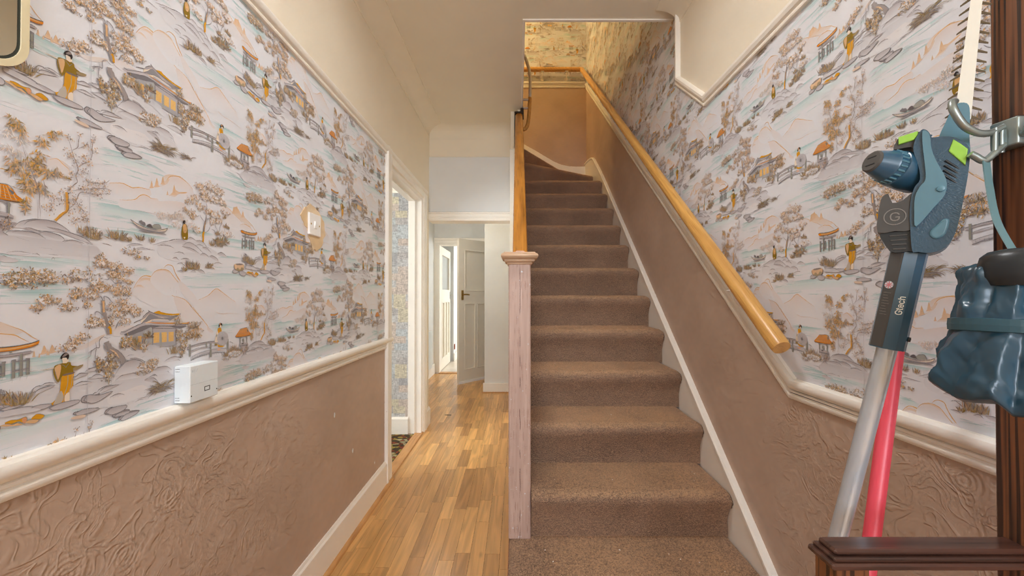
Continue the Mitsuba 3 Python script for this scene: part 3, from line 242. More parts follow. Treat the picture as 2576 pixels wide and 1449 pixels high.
["F",7,0.75,0.75,1,[[110.0,305.6],[119.7,315.1],[138.6,306.9],[158.3,303.9],[190.4,309.8],[163.7,296.0],[162.4,299.9],[128.4,303.3],[112.4,298.3],[100.5,295.7]]],["F",8,1,1,0,[[127.2,317.2],[132.2,319.4],[139.9,321.5],[145.0,318.2],[158.3,314.5],[174.8,312.5],[191.1,313.0],[189.7,309.2],[169.2,309.6],[151.6,311.7],[138.6,314.2]]],
["F",6,0.45,0.45,1,[[128.4,302.1],[162.4,299.3],[162.4,295.9],[127.2,297.9]]],["F",6,0.65,0.65,1,[[60.4,282.0],[104.0,297.2],[110.0,295.0],[119.7,293.7],[145.0,291.2],[214.2,287.3],[218.8,291.0],[211.2,282.9],[193.3,282.4],[145.0,288.1],[110.0,290.3],[65.7,276.0]]],
["F",7,0.85,0.85,1,[[65.7,276.0],[110.0,290.9],[145.0,287.5],[193.3,282.4],[211.2,281.6],[193.3,277.2],[179.0,280.3],[124.7,284.3],[84.4,274.0]]],["F",9,0.9,0.9,0,[[102.9,299.0],[132.2,295.8],[155.6,293.5],[179.0,292.5],[206.6,289.2],[218.8,291.6],[214.2,286.6],[179.0,288.6],[155.6,291.0],[129.7,294.1]]],["F",8,0.9,0.9,0,[[155.6,292.9],[179.0,291.8],[214.2,289.3],[209.7,287.0],[179.0,288.9]]],
["F",6,0.75,0.75,1,[[124.7,283.7],[183.2,278.7],[181.8,242.3],[158.3,241.5],[124.7,247.1]]],["F",7,0.55,0.55,1,[[84.4,272.9],[102.9,279.2],[124.7,283.7],[125.9,244.6],[112.4,248.7],[102.9,259.3],[86.7,258.9]]],["F",16,0.6,0.6,1,[[107.6,275.2],[112.4,277.1],[113.6,249.8],[108.8,249.2]]],["F",16,0.7,0.7,1,[[118.5,281.3],[124.0,283.2],[124.7,247.1],[119.7,246.6]]],
["F",14,1,1,0,[[127.8,273.8],[141.1,273.1],[141.1,250.7],[127.8,250.9]]],["S",4,0.5,0.9,0,1,[[130.4,273.6],[130.4,251.6]]],["S",4,0.5,0.9,0,1,[[133.1,273.3],[133.1,251.2]]],["S",4,0.5,0.9,0,1,[[135.7,273.0],[135.7,250.9]]],["S",4,0.5,0.9,0,1,[[138.4,272.8],[138.4,250.6]]],["S",4,0.5,0.9,0,1,[[127.8,270.0],[141.1,269.2]]],["S",4,0.5,0.9,0,1,[[127.8,266.2],[141.1,265.4]]],
["S",4,0.5,0.9,0,1,[[127.8,262.4],[141.1,261.5]]],["S",4,0.5,0.9,0,1,[[127.8,258.6],[141.1,257.6]]],["S",4,0.5,0.9,0,1,[[127.8,254.8],[141.1,253.8]]],["F",14,1,1,0,[[146.4,272.6],[159.0,272.0],[159.0,249.8],[146.4,249.9]]],["S",4,0.5,0.9,0,1,[[148.8,272.4],[148.8,250.5]]],["S",4,0.5,0.9,0,1,[[151.4,272.1],[151.4,250.2]]],["S",4,0.5,0.9,0,1,[[153.9,271.9],[153.9,249.9]]],
["S",4,0.5,0.9,0,1,[[156.4,271.6],[156.4,249.6]]],["S",4,0.5,0.9,0,1,[[146.4,268.8],[159.0,268.2]]],["S",4,0.5,0.9,0,1,[[146.4,265.0],[159.0,264.3]]],["S",4,0.5,0.9,0,1,[[146.4,261.2],[159.0,260.5]]],["S",4,0.5,0.9,0,1,[[146.4,257.4],[159.0,256.6]]],["S",4,0.5,0.9,0,1,[[146.4,253.6],[159.0,252.8]]],["F",14,1,1,0,[[163.7,271.6],[176.2,271.0],[176.2,249.6],[163.7,249.6]]],
["S",4,0.5,0.9,0,1,[[166.2,271.3],[166.2,250.3]]],["S",4,0.5,0.9,0,1,[[168.7,271.1],[168.7,250.0]]],["S",4,0.5,0.9,0,1,[[171.1,270.8],[171.1,249.7]]],["S",4,0.5,0.9,0,1,[[173.7,270.6],[173.7,249.4]]],["S",4,0.5,0.9,0,1,[[163.7,267.9],[176.2,267.3]]],["S",4,0.5,0.9,0,1,[[163.7,264.2],[176.2,263.6]]],["S",4,0.5,0.9,0,1,[[163.7,260.6],[176.2,259.9]]],["S",4,0.5,0.9,0,1,[[163.7,256.9],[176.2,256.1]]],
["S",4,0.5,0.9,0,1,[[163.7,253.3],[176.2,252.4]]],["F",14,1,1,0,[[93.5,269.6],[101.1,269.4],[101.1,256.3],[93.5,255.8]]],["S",4,0.5,0.9,0,1,[[95.0,269.5],[95.0,256.5]]],["S",4,0.5,0.9,0,1,[[96.5,269.3],[96.5,256.4]]],["S",4,0.5,0.9,0,1,[[98.1,269.2],[98.1,256.2]]],["S",4,0.5,0.9,0,1,[[99.6,269.0],[99.6,256.0]]],["S",4,0.5,0.9,0,1,[[93.5,267.3],[101.1,267.1]]],
["S",4,0.5,0.9,0,1,[[93.5,265.0],[101.1,264.8]]],["S",4,0.5,0.9,0,1,[[93.5,262.7],[101.1,262.4]]],["S",4,0.5,0.9,0,1,[[93.5,260.4],[101.1,260.1]]],["S",4,0.5,0.9,0,1,[[93.5,258.1],[101.1,257.8]]],["F",7,0.55,0.55,1,[[124.7,250.7],[181.8,247.4],[179.0,238.8],[145.0,240.8],[124.7,244.7]]],["F",16,0.8,0.8,1,[[142.4,269.3],[146.4,268.9],[147.0,243.0],[143.1,242.3]]],
["S",7,1.3,1,0,1,[[114.8,323.1],[118.5,320.5],[124.7,317.3],[134.7,313.2],[151.6,309.9],[170.6,307.6],[190.4,309.1],[193.3,312.9]]],["S",7,1.3,1,0,1,[[104.0,310.0],[111.2,316.1],[118.5,321.1]]],["S",7,1.3,1,0,1,[[59.4,282.1],[65.7,281.0],[73.3,284.2],[90.1,291.8],[104.0,296.6]]],["S",7,1.3,1,0,1,[[84.4,298.0],[92.4,301.5],[102.9,304.8]]],
["S",7,1.3,1,0,1,[[218.8,291.6],[214.2,286.0],[179.0,288.2]]],["S",7,1.3,1,0,1,[[65.7,276.0],[84.4,282.0],[108.8,290.6],[145.0,286.9],[208.1,282.5]]],["S",7,1.3,1,0,1,[[124.7,283.7],[183.2,278.7]]],["S",7,1.3,1,0,1,[[182.5,278.7],[181.8,242.3]]],["S",7,1.3,1,0,1,[[125.3,283.7],[125.9,245.8]]],
["F",7,0.35,0.1,1,[[110.0,247.9],[129.7,246.5],[142.4,241.1],[139.9,232.9],[152.9,228.6],[142.4,222.8],[119.7,233.5],[102.9,236.0]]],["S",6,6,0.5,0,1,[[222.9,200.8],[243.6,207.0],[273.8,212.2],[306.0,211.9],[332.5,209.6]]],["S",7,1.6,0.95,0,1,[[222.9,196.8],[240.4,200.7],[260.1,203.7],[279.0,205.0],[304.1,204.1],[330.6,201.7]]],
["S",7,1.2,0.8,0,1,[[224.5,204.6],[240.4,208.9],[260.1,212.1],[280.8,214.0],[306.0,213.3],[336.4,211.3]]],["S",7,0.7,0.7,0,1,[[227.6,205.4],[228.9,198.8]]],["S",7,0.7,0.7,0,1,[[234.4,206.0],[235.7,199.3]]],["S",7,0.7,0.7,0,1,[[241.4,206.5],[242.7,199.7]]],["S",7,0.7,0.7,0,1,[[248.4,206.8],[249.7,200.0]]],["S",7,0.7,0.7,0,1,[[255.5,207.1],[256.8,200.2]]],
["S",7,0.7,0.7,0,1,[[262.7,207.2],[264.1,200.3]]],["S",7,0.7,0.7,0,1,[[270.1,207.3],[271.5,200.3]]],["S",7,0.7,0.7,0,1,[[277.5,207.2],[278.9,200.1]]],["S",7,0.7,0.7,0,1,[[285.1,207.0],[286.5,199.9]]],["S",7,0.7,0.7,0,1,[[292.8,206.6],[294.2,199.5]]],["S",7,0.7,0.7,0,1,[[300.6,206.2],[302.1,199.0]]],["S",7,0.7,0.7,0,1,[[308.5,205.6],[310.0,198.3]]],["S",7,0.7,0.7,0,1,[[316.6,204.9],[318.1,197.5]]],
["S",7,0.7,0.7,0,1,[[324.8,204.0],[326.3,196.6]]],["S",7,1.8,0.95,0,1,[[212.2,229.1],[232.4,233.1],[253.5,235.2],[277.3,235.5],[296.8,234.6]]],["S",6,3.4,0.8,0,1,[[212.2,226.5],[232.4,230.4],[253.5,232.5],[277.3,233.0],[300.5,231.5],[332.5,227.6]]],["S",7,1.0,0.9,0,1,[[222.9,218.9],[243.6,224.1],[265.2,224.0],[280.8,224.0],[302.3,222.6]]],
["S",6,2.4,0.7,0,1,[[222.9,217.6],[251.8,222.3],[282.5,221.6]]],["S",7,0.9,0.9,0,1,[[212.2,223.8],[221.4,225.2]]],["S",16,5.0,1,0,1,[[220.1,236.1],[220.1,206.6]]],["S",7,1.0,0.9,0,1,[[222.2,235.8],[222.2,206.3]]],["S",7,0.8,0.7,0,1,[[218.1,236.3],[218.1,207.0]]],["S",16,3.6,1,0,1,[[268.6,235.5],[268.6,221.4]]],["S",7,1.0,0.9,0,1,[[270.2,235.3],[270.2,221.2]]],
["S",7,0.8,0.7,0,1,[[267.0,235.6],[267.0,221.6]]],["S",16,4.0,1,0,1,[[282.5,230.9],[282.5,215.2]]],["S",7,1.0,0.9,0,1,[[284.4,230.7],[284.4,214.9]]],["S",7,0.8,0.7,0,1,[[280.7,231.1],[280.7,215.5]]],["S",16,5.0,1,0,1,[[340.3,235.7],[340.3,208.5]]],["S",7,1.0,0.9,0,1,[[342.9,235.4],[342.9,208.2]]],["S",7,0.8,0.7,0,1,[[337.8,236.0],[337.8,208.9]]],["S",16,6.0,1,0,1,[[282.5,213.8],[282.5,195.2]]],
["S",7,1.0,0.9,0,1,[[285.3,213.4],[285.3,194.8]]],["S",7,0.8,0.7,0,1,[[279.8,214.2],[279.8,195.7]]],["S",7,1.6,0.9,1,1,[[344.3,227.7],[354.3,224.9],[360.5,221.1]]],["S",7,1.6,0.9,1,1,[[340.3,213.1],[347.3,210.6]]],["F",15,1,1,1,[[306.0,264.5],[300.5,254.8],[295.9,236.4],[296.8,232.0],[306.0,231.6],[313.4,249.1],[311.5,261.0]]],["F",16,0.9,0.9,1,[[300.5,251.9],[304.1,250.1],[300.5,244.6]]],
["F",8,1,1,1,[[305.1,266.7],[311.5,269.1],[317.2,266.4],[318.1,257.5],[313.4,255.0],[308.8,253.2],[306.0,260.1]]],["S",10,0.9,0.9,1,1,[[306.9,265.9],[313.4,263.8],[311.5,258.1]]],["S",10,0.9,0.9,1,1,[[315.3,266.6],[313.4,255.0]]],["F",15,1,1,0,[[311.5,275.7],[317.2,276.0],[318.7,272.2],[315.7,268.8],[312.5,270.5]]],
["F",13,1,1,1,[[308.8,271.6],[309.7,277.3],[313.4,281.5],[319.1,279.6],[320.6,275.0],[319.4,272.2],[316.8,276.1],[312.5,274.9],[311.5,271.3]]],["F",9,0.8,0.8,1,[[310.6,277.3],[313.4,280.7],[315.7,279.8],[313.4,276.3]]],
["F",6,0.55,0.55,1,[[342.3,238.5],[341.3,232.3],[338.4,227.0],[333.8,223.1],[328.1,220.9],[321.9,220.7],[316.1,222.5],[310.9,226.0],[306.8,230.9],[304.2,236.7],[303.3,242.9],[304.2,248.2],[306.8,252.8],[310.9,256.3],[316.1,258.3],[321.9,258.6],[328.1,257.1],[333.8,254.0],[338.4,249.6],[341.3,244.2]]],["S",7,0.7,0.8,0,0,[[321.9,238.6],[341.3,238.6]]],
["S",7,0.7,0.8,0,0,[[321.9,238.6],[340.8,234.0]]],["S",7,0.7,0.8,0,0,[[321.9,238.6],[339.1,229.8]]],["S",7,0.7,0.8,0,0,[[321.9,238.6],[336.4,226.2]]],["S",7,0.7,0.8,0,0,[[321.9,238.6],[332.9,223.5]]],["S",7,0.7,0.8,0,0,[[321.9,238.6],[328.7,221.9]]],["S",7,0.7,0.8,0,0,[[321.9,238.6],[324.2,221.3]]],["S",7,0.7,0.8,0,0,[[321.9,238.6],[319.6,221.9]]],["S",7,0.7,0.8,0,0,[[321.9,238.6],[315.2,223.6]]],
["S",7,0.7,0.8,0,0,[[321.9,238.6],[311.2,226.3]]],["S",7,0.7,0.8,0,0,[[321.9,238.6],[307.9,229.7]]],["S",7,0.7,0.8,0,0,[[321.9,238.6],[305.3,233.8]]],["S",7,0.7,0.8,0,0,[[321.9,238.6],[303.7,238.3]]],["S",7,0.7,0.8,0,0,[[321.9,238.6],[303.2,242.9]]],["S",7,0.7,0.8,0,0,[[321.9,238.6],[303.7,246.8]]],["S",7,0.7,0.8,0,0,[[321.9,238.6],[305.3,250.4]]],["S",7,0.7,0.8,0,0,[[321.9,238.6],[307.9,253.5]]],
["S",7,0.7,0.8,0,0,[[321.9,238.6],[311.2,255.9]]],["S",7,0.7,0.8,0,0,[[321.9,238.6],[315.2,257.4]]],["S",7,0.7,0.8,0,0,[[321.9,238.6],[319.6,257.9]]],["S",7,0.7,0.8,0,0,[[321.9,238.6],[324.2,257.5]]],["S",7,0.7,0.8,0,0,[[321.9,238.6],[328.7,256.1]]],["S",7,0.7,0.8,0,0,[[321.9,238.6],[332.9,253.8]]],["S",7,0.7,0.8,0,0,[[321.9,238.6],[336.4,250.7]]],["S",7,0.7,0.8,0,0,[[321.9,238.6],[339.1,246.9]]],
["S",7,0.7,0.8,0,0,[[321.9,238.6],[340.8,242.8]]],["F",13,0.8,0.8,1,[[319.4,243.3],[323.8,242.1],[322.9,236.2],[319.1,235.9]]],["F",8,1,1,1,[[306.0,225.0],[313.4,221.1],[328.6,217.6],[321.0,216.4],[307.8,218.2]]],["F",10,0.9,0.9,1,[[295.0,227.9],[303.2,227.6],[304.1,223.1],[296.8,223.3]]],["F",9,0.6,0.6,1,[[303.2,213.7],[313.4,213.8],[315.3,209.8],[307.8,208.7]]],
["F",9,1,1,0,[[368.7,240.2],[385.7,257.3],[390.0,258.5],[400.9,260.0],[412.1,260.6],[418.9,254.4],[423.5,247.4],[431.6,241.7],[425.8,237.4],[405.3,236.3],[372.9,237.4]]],["S",5,0.9,0.75,0,1,[[386.7,256.5],[405.3,256.7],[416.6,255.4]]],["S",5,0.9,0.75,0,1,[[383.1,252.9],[405.3,252.4],[419.3,251.1]]],["S",5,0.9,0.75,0,1,[[379.5,249.3],[405.3,248.0],[422.1,246.7]]],
["S",5,0.9,0.75,0,1,[[375.9,245.7],[405.3,243.7],[424.8,242.4]]],["S",5,0.9,0.75,0,1,[[372.3,242.2],[405.3,239.4],[427.6,238.0]]],["S",8,1.2,0.8,0,1,[[388.9,258.6],[374.0,238.9]]],["S",8,1.2,0.8,0,1,[[391.9,258.7],[379.9,238.9]]],["S",8,1.2,0.8,0,1,[[395.0,258.7],[385.9,238.9]]],["S",8,1.2,0.8,0,1,[[398.0,258.8],[391.9,238.9]]],["S",8,1.2,0.8,0,1,[[401.1,258.8],[398.0,238.9]]],
["S",8,1.2,0.8,0,1,[[404.2,258.9],[404.2,238.8]]],["S",8,1.2,0.8,0,1,[[407.4,258.9],[410.5,238.8]]],["S",8,1.2,0.8,0,1,[[410.5,259.0],[416.8,238.8]]],["S",8,1.2,0.8,0,1,[[413.7,259.0],[423.2,238.8]]],["F",13,0.8,0.8,1,[[413.2,254.9],[420.0,251.0],[417.7,247.2]]],["S",5,1.3,1,0,1,[[368.7,239.5],[372.9,237.0],[405.3,235.5],[426.9,237.3],[432.3,241.7]]],
["S",13,1.2,0.7,0,1,[[385.7,258.9],[400.9,260.3],[413.2,260.9],[419.3,254.3]]],["F",7,0.7,0.7,1,[[385.7,235.3],[414.3,234.6],[414.3,224.0],[407.6,232.9],[385.7,232.1]]],["S",16,2.6,1,0,1,[[387.8,235.0],[387.8,208.2]]],["S",7,0.9,1,0,1,[[385.7,235.3],[385.7,208.5]]],["S",16,2.6,1,0,1,[[402.0,230.3],[402.0,211.1]]],["S",7,0.9,1,0,1,[[399.8,230.5],[399.8,211.4]]],
["S",16,2.6,1,0,1,[[414.3,233.7],[414.3,212.7]]],["S",7,0.9,1,0,1,[[412.1,234.0],[412.1,213.0]]],["S",16,2.6,1,0,1,[[397.6,230.0],[397.6,221.2]]],["S",7,0.9,1,0,1,[[395.4,230.2],[395.4,221.5]]],["F",6,0.8,0.8,1,[[385.7,217.9],[416.6,215.7],[418.9,207.3],[412.1,201.7],[407.6,186.2],[403.1,186.9],[392.1,204.4]]],["F",7,0.9,0.9,1,[[394.3,217.6],[400.9,217.6],[399.8,213.8],[394.3,214.5]]],
["F",7,0.8,0.8,1,[[387.8,211.3],[416.6,210.8],[416.6,208.4],[390.0,208.7]]],["F",6,0.9,0.9,1,[[405.3,201.0],[423.5,203.4],[416.6,194.6],[405.3,186.6]]],["S",7,1.2,1,1,1,[[405.3,200.2],[423.5,203.1]]],["F",9,1,1,1,[[386.1,7.6],[393.7,8.9],[405.8,6.9],[423.9,6.7],[442.7,9.0],[453.5,12.5],[452.3,6.4],[442.7,3.2],[421.6,0.7],[403.6,1.0],[390.4,2.0]]],
["S",13,1.5,0.85,0,1,[[386.1,7.9],[393.7,8.9],[405.8,7.3],[423.9,7.1],[442.7,9.3],[454.2,12.9]]],["S",5,1.3,0.9,0,1,[[390.4,1.7],[403.6,0.5],[421.6,0.0],[442.7,2.7],[452.7,6.5]]],["F",8,0.8,0.8,1,[[394.8,7.5],[405.8,5.8],[423.9,5.1],[449.8,8.9],[442.7,5.7],[421.6,2.6],[401.4,2.5]]],["F",6,0.9,0.9,1,[[392.6,530.7],[417.1,530.1],[443.8,531.7],[442.7,528.2],[417.1,526.8],[392.6,527.8]]],
["S",7,1.0,0.9,0,1,[[392.6,530.7],[417.1,530.1],[443.8,531.7]]],["S",7,1.0,0.9,0,1,[[392.6,527.8],[417.1,526.5],[442.7,528.1]]],["S",16,3.0,1,0,1,[[393.0,520.0],[393.0,491.4]]],["S",7,1.2,0.95,0,1,[[394.6,520.2],[394.6,491.6]]],["S",7,0.8,0.8,0,1,[[391.3,519.7],[391.3,491.2]]],["S",7,1.4,0.7,1,1,[[392.6,491.3],[391.3,484.8]]],["S",16,3.6,1,0,1,[[404.0,534.4],[404.0,492.8]]],
["S",7,1.2,0.95,0,1,[[405.6,534.7],[405.6,493.0]]],["S",7,0.8,0.8,0,1,[[402.2,534.1],[402.2,492.5]]],["S",7,1.4,0.7,1,1,[[403.6,492.7],[402.2,486.1]]],["S",16,3.0,1,0,1,[[410.3,519.3],[410.3,496.8]]],["S",7,1.2,0.95,0,1,[[411.9,519.6],[411.9,497.0]]],["S",7,0.8,0.8,0,1,[[408.5,519.1],[408.5,496.5]]],["S",7,1.4,0.7,1,1,[[409.8,496.7],[408.5,490.1]]],["S",16,3.0,1,0,1,[[422.1,521.1],[422.1,491.7]]],
["S",7,1.2,0.95,0,1,[[423.7,521.3],[423.7,491.9]]],["S",7,0.8,0.8,0,1,[[420.3,520.8],[420.3,491.5]]],["S",7,1.4,0.7,1,1,[[421.6,491.7],[420.3,485.0]]],["S",16,3.6,1,0,1,[[431.3,529.0],[431.3,492.9]]],["S",7,1.2,0.95,0,1,[[433.0,529.3],[433.0,493.1]]],["S",7,0.8,0.8,0,1,[[429.5,528.7],[429.5,492.6]]],["S",7,1.4,0.7,1,1,[[430.9,492.8],[429.5,486.1]]],["S",16,3.0,1,0,1,[[439.8,520.4],[439.8,493.9]]],
["S",7,1.2,0.95,0,1,[[441.5,520.6],[441.5,494.1]]],["S",7,0.8,0.8,0,1,[[437.9,520.1],[437.9,493.7]]],["S",7,1.4,0.7,1,1,[[439.3,493.8],[437.9,487.1]]],["S",7,2.2,0.9,0,1,[[392.6,513.5],[411.4,515.5]]],["S",7,2.2,0.9,0,1,[[421.6,517.7],[441.5,517.3]]],["S",7,2.2,0.9,0,1,[[392.6,500.9],[411.4,501.7]]],["S",7,2.2,0.9,0,1,[[420.5,502.9],[441.5,504.0]]],["S",7,2.2,0.9,0,1,[[390.4,519.6],[395.9,520.7]]],
["S",7,2.2,0.9,0,1,[[408.0,519.0],[413.0,518.9]]],["S",7,2.2,0.9,0,1,[[419.3,519.4],[425.1,519.9]]],["S",7,2.2,0.9,0,1,[[436.7,519.9],[442.2,519.4]]],["S",16,3,1,0,1,[[418.2,535.1],[418.9,532.0]]],["F",10,1,1,1,[[474.4,499.8],[482.0,503.3],[497.5,504.4],[500.1,497.7],[510.7,493.7],[502.8,489.3],[502.8,484.1],[487.1,482.4],[480.8,471.4],[474.4,486.2]]],
["F",8,0.75,0.75,1,[[475.7,498.3],[483.3,502.6],[484.6,494.2],[480.8,476.6],[477.0,486.4]]],["F",8,1,1,1,[[487.1,482.4],[502.8,484.1],[502.8,473.6],[502.8,461.4],[497.5,452.2],[496.2,435.6],[489.7,435.2],[471.9,434.0],[467.0,436.2],[477.0,442.0],[483.3,456.2],[484.6,470.1]]],["F",10,0.55,0.55,1,[[477.0,442.0],[484.6,456.3],[488.4,446.3],[485.9,435.8],[474.4,434.7]]],
["S",10,1.2,0.7,0,1,[[494.9,481.5],[494.4,464.1],[489.7,446.4],[489.2,436.0]]],["S",10,1.0,0.7,0,1,[[501.4,482.2],[500.1,461.2],[495.4,450.3]]],["F",15,0.9,0.9,1,[[491.0,446.5],[497.0,450.5],[497.5,436.2],[491.0,435.8]]],["F",5,0.9,0.9,1,[[488.4,484.3],[504.1,485.1],[503.5,482.4],[489.2,481.2]]],["F",10,0.85,0.85,1,[[502.8,492.8],[517.4,496.2],[516.1,491.7],[505.4,487.9]]],
["S",5,0.8,0.9,1,1,[[502.8,492.8],[518.8,496.4]]],["F",15,0.9,0.9,0,[[455.9,497.5],[474.4,499.5],[475.7,497.4],[462.0,496.6]]],["S",5,0.7,0.8,1,1,[[455.9,497.9],[464.5,497.7],[474.4,499.8]]],["F",15,1,1,0,[[485.9,513.3],[493.6,512.5],[496.2,506.8],[492.3,502.9],[487.1,503.9]]],
["F",13,1,1,1,[[483.3,513.8],[487.1,520.3],[492.3,521.9],[496.2,516.4],[495.4,511.1],[493.6,509.1],[492.3,513.2],[487.1,513.4],[485.9,511.5]]],["F",5,0.8,0.8,1,[[485.9,515.0],[491.0,520.9],[494.9,518.8],[489.7,515.1]]],["S",13,0.8,0.8,1,1,[[474.4,499.8],[477.0,486.4],[481.5,470.7]]],["S",13,0.8,0.7,1,1,[[482.0,503.3],[488.4,499.8],[492.3,495.1]]],
["S",13,0.8,0.7,1,1,[[497.5,504.4],[493.6,498.7],[491.0,494.9]]],["S",5,0.9,0.9,1,1,[[467.0,436.2],[474.4,434.2],[492.3,435.2]]],["F",4,0.7,0.7,1,[[360.9,440.4],[369.2,445.3],[384.0,447.0],[394.8,446.3],[400.9,442.0],[399.2,431.5],[388.3,425.2],[375.4,424.4],[364.0,430.6]]],["F",10,0.8,0.8,1,[[369.2,427.9],[375.4,434.6],[384.0,428.9],[390.4,436.4],[398.1,433.0],[388.3,425.2],[375.4,424.4]]],
["F",5,0.8,0.8,1,[[368.1,444.6],[384.0,447.0],[395.9,445.6],[388.3,442.6],[371.2,441.7]]],["S",5,1.2,0.9,0,1,[[360.9,440.4],[364.0,430.6],[375.4,424.4],[388.3,425.2],[399.2,431.5],[400.9,442.0]]],["S",10,1.0,0.8,1,1,[[366.0,439.3],[367.7,427.8]]],["S",10,1.0,0.8,1,1,[[372.3,439.8],[374.0,428.2]]],["S",10,1.0,0.8,1,1,[[379.7,440.4],[381.4,428.7]]],["S",10,1.0,0.8,1,1,[[387.2,440.9],[388.9,429.2]]],
["S",10,1.0,0.8,1,1,[[393.7,441.5],[395.4,429.7]]],["F",6,0.8,0.55,1,[[355.8,423.9],[360.9,428.1],[369.2,426.3],[377.6,423.8],[369.2,418.6],[358.8,418.7]]],["S",7,1.2,0.9,0,1,[[355.8,423.9],[360.9,428.1],[369.2,426.3],[377.6,423.8],[369.2,418.6],[358.8,418.7],[355.8,423.9]]],["F",6,0.8,0.55,1,[[380.7,422.4],[390.4,426.2],[405.8,422.3],[405.8,414.3],[397.0,411.9],[386.1,414.8]]],
["S",7,1.2,0.9,0,1,[[380.7,422.4],[390.4,426.2],[405.8,422.3],[405.8,414.3],[397.0,411.9],[386.1,414.8],[380.7,422.4]]],["F",6,0.8,0.55,1,[[390.4,456.2],[405.8,459.3],[408.0,455.5],[394.8,453.8]]],["S",7,1.2,0.9,0,1,[[390.4,456.2],[405.8,459.3],[408.0,455.5],[394.8,453.8],[390.4,456.2]]],["F",6,0.8,0.55,1,[[392.6,462.8],[405.8,464.4],[405.8,462.2],[394.8,461.4]]],
["S",7,1.2,0.9,0,1,[[392.6,462.8],[405.8,464.4],[405.8,462.2],[394.8,461.4],[392.6,462.8]]],["F",6,0.8,0.55,1,[[398.1,467.3],[410.3,469.4],[411.4,467.1],[401.4,465.6]]],["S",7,1.2,0.9,0,1,[[398.1,467.3],[410.3,469.4],[411.4,467.1],[401.4,465.6],[398.1,467.3]]],["F",6,0.8,0.55,1,[[400.3,473.1],[410.3,475.0],[410.3,472.6]]],
["S",7,1.2,0.9,0,1,[[400.3,473.1],[410.3,475.0],[410.3,472.6],[400.3,473.1]]],["F",6,0.8,0.55,1,[[400.3,477.9],[408.0,477.2],[405.8,475.3]]],["S",7,1.2,0.9,0,1,[[400.3,477.9],[408.0,477.2],[405.8,475.3],[400.3,477.9]]],["F",6,0.8,0.55,1,[[401.4,452.5],[417.1,455.1],[423.9,450.4],[410.3,448.4]]],["S",7,1.2,0.9,0,1,[[401.4,452.5],[417.1,455.1],[423.9,450.4],[410.3,448.4],[401.4,452.5]]],
["F",6,0.8,0.55,1,[[405.8,446.4],[423.9,449.5],[435.6,446.4],[414.8,443.1]]],["S",7,1.2,0.9,0,1,[[405.8,446.4],[423.9,449.5],[435.6,446.4],[414.8,443.1],[405.8,446.4]]],["F",6,0.8,0.55,1,[[404.7,439.9],[414.8,442.3],[437.9,442.5],[447.4,438.2],[423.9,437.3]]],["S",7,1.2,0.9,0,1,[[404.7,439.9],[414.8,442.3],[437.9,442.5],[447.4,438.2],[423.9,437.3],[404.7,439.9]]],
["F",6,0.8,0.55,1,[[440.3,436.0],[452.3,440.2],[471.9,436.6],[462.0,431.7],[447.4,432.4]]],["S",7,1.2,0.9,0,1,[[440.3,436.0],[452.3,440.2],[471.9,436.6],[462.0,431.7],[447.4,432.4],[440.3,436.0]]],["F",6,0.8,0.55,1,[[468.2,431.2],[487.1,435.0],[510.7,433.1],[510.7,427.8],[489.7,424.0],[474.4,425.7]]],
["S",7,1.2,0.9,0,1,[[468.2,431.2],[487.1,435.0],[510.7,433.1],[510.7,427.8],[489.7,424.0],[474.4,425.7],[468.2,431.2]]],["F",6,0.8,0.55,1,[[506.7,410.1],[521.5,413.4],[546.4,407.4],[529.7,404.0],[510.7,405.0]]],["S",7,1.2,0.9,0,1,[[506.7,410.1],[521.5,413.4],[546.4,407.4],[529.7,404.0],[510.7,405.0],[506.7,410.1]]],
["F",6,0.8,0.55,1,[[32.6,127.6],[44.2,134.4],[71.2,131.6],[65.1,123.0],[44.2,120.6]]],["S",7,1.2,0.9,0,1,[[32.6,127.6],[44.2,134.4],[71.2,131.6],[65.1,123.0],[44.2,120.6],[32.6,127.6]]],["F",6,0.8,0.55,1,[[47.1,115.1],[56.0,119.9],[77.3,118.6],[71.2,111.9]]],["S",7,1.2,0.9,0,1,[[47.1,115.1],[56.0,119.9],[77.3,118.6],[71.2,111.9],[47.1,115.1]]],
["F",6,0.8,0.55,1,[[59.0,106.0],[71.2,113.7],[96.1,112.3],[86.6,106.4],[65.1,102.4]]],["S",7,1.2,0.9,0,1,[[59.0,106.0],[71.2,113.7],[96.1,112.3],[86.6,106.4],[65.1,102.4],[59.0,106.0]]],["F",6,0.8,0.55,1,[[-5.2,161.8],[1.6,170.2],[21.1,165.2],[44.2,166.6],[21.1,154.3],[7.2,153.6]]],["S",7,1.2,0.9,0,1,[[-5.2,161.8],[1.6,170.2],[21.1,165.2],[44.2,166.6],[21.1,154.3],[7.2,153.6],[-5.2,161.8]]],
["F",8,1,1,1,[[412.5,424.4],[419.3,426.4],[428.6,424.5],[437.9,425.9],[439.1,417.7],[433.2,418.2],[428.6,421.3],[417.1,419.8]]],["S",5,1.0,0.8,1,1,[[412.5,424.4],[419.3,426.4],[428.6,424.5],[437.9,425.9],[439.1,417.7],[433.2,418.2],[428.6,421.3],[417.1,419.8]]],["F",8,1,1,1,[[445.0,421.4],[452.3,426.0],[462.0,420.7],[457.1,416.2],[447.4,417.4]]],
["S",5,1.0,0.8,1,1,[[445.0,421.4],[452.3,426.0],[462.0,420.7],[457.1,416.2],[447.4,417.4]]],["F",9,0.8,0.8,1,[[433.2,424.8],[439.1,423.5],[437.9,416.0],[434.4,417.5]]],["F",6,0.85,0.2,1,[[454.7,470.6],[464.5,474.6],[477.0,471.9]]],["S",7,1.4,1.0,1,1,[[454.7,470.6],[464.5,474.6],[477.0,471.9]]],["F",6,0.85,0.2,1,[[447.4,458.2],[452.3,465.3],[464.5,468.2],[477.0,467.7]]],
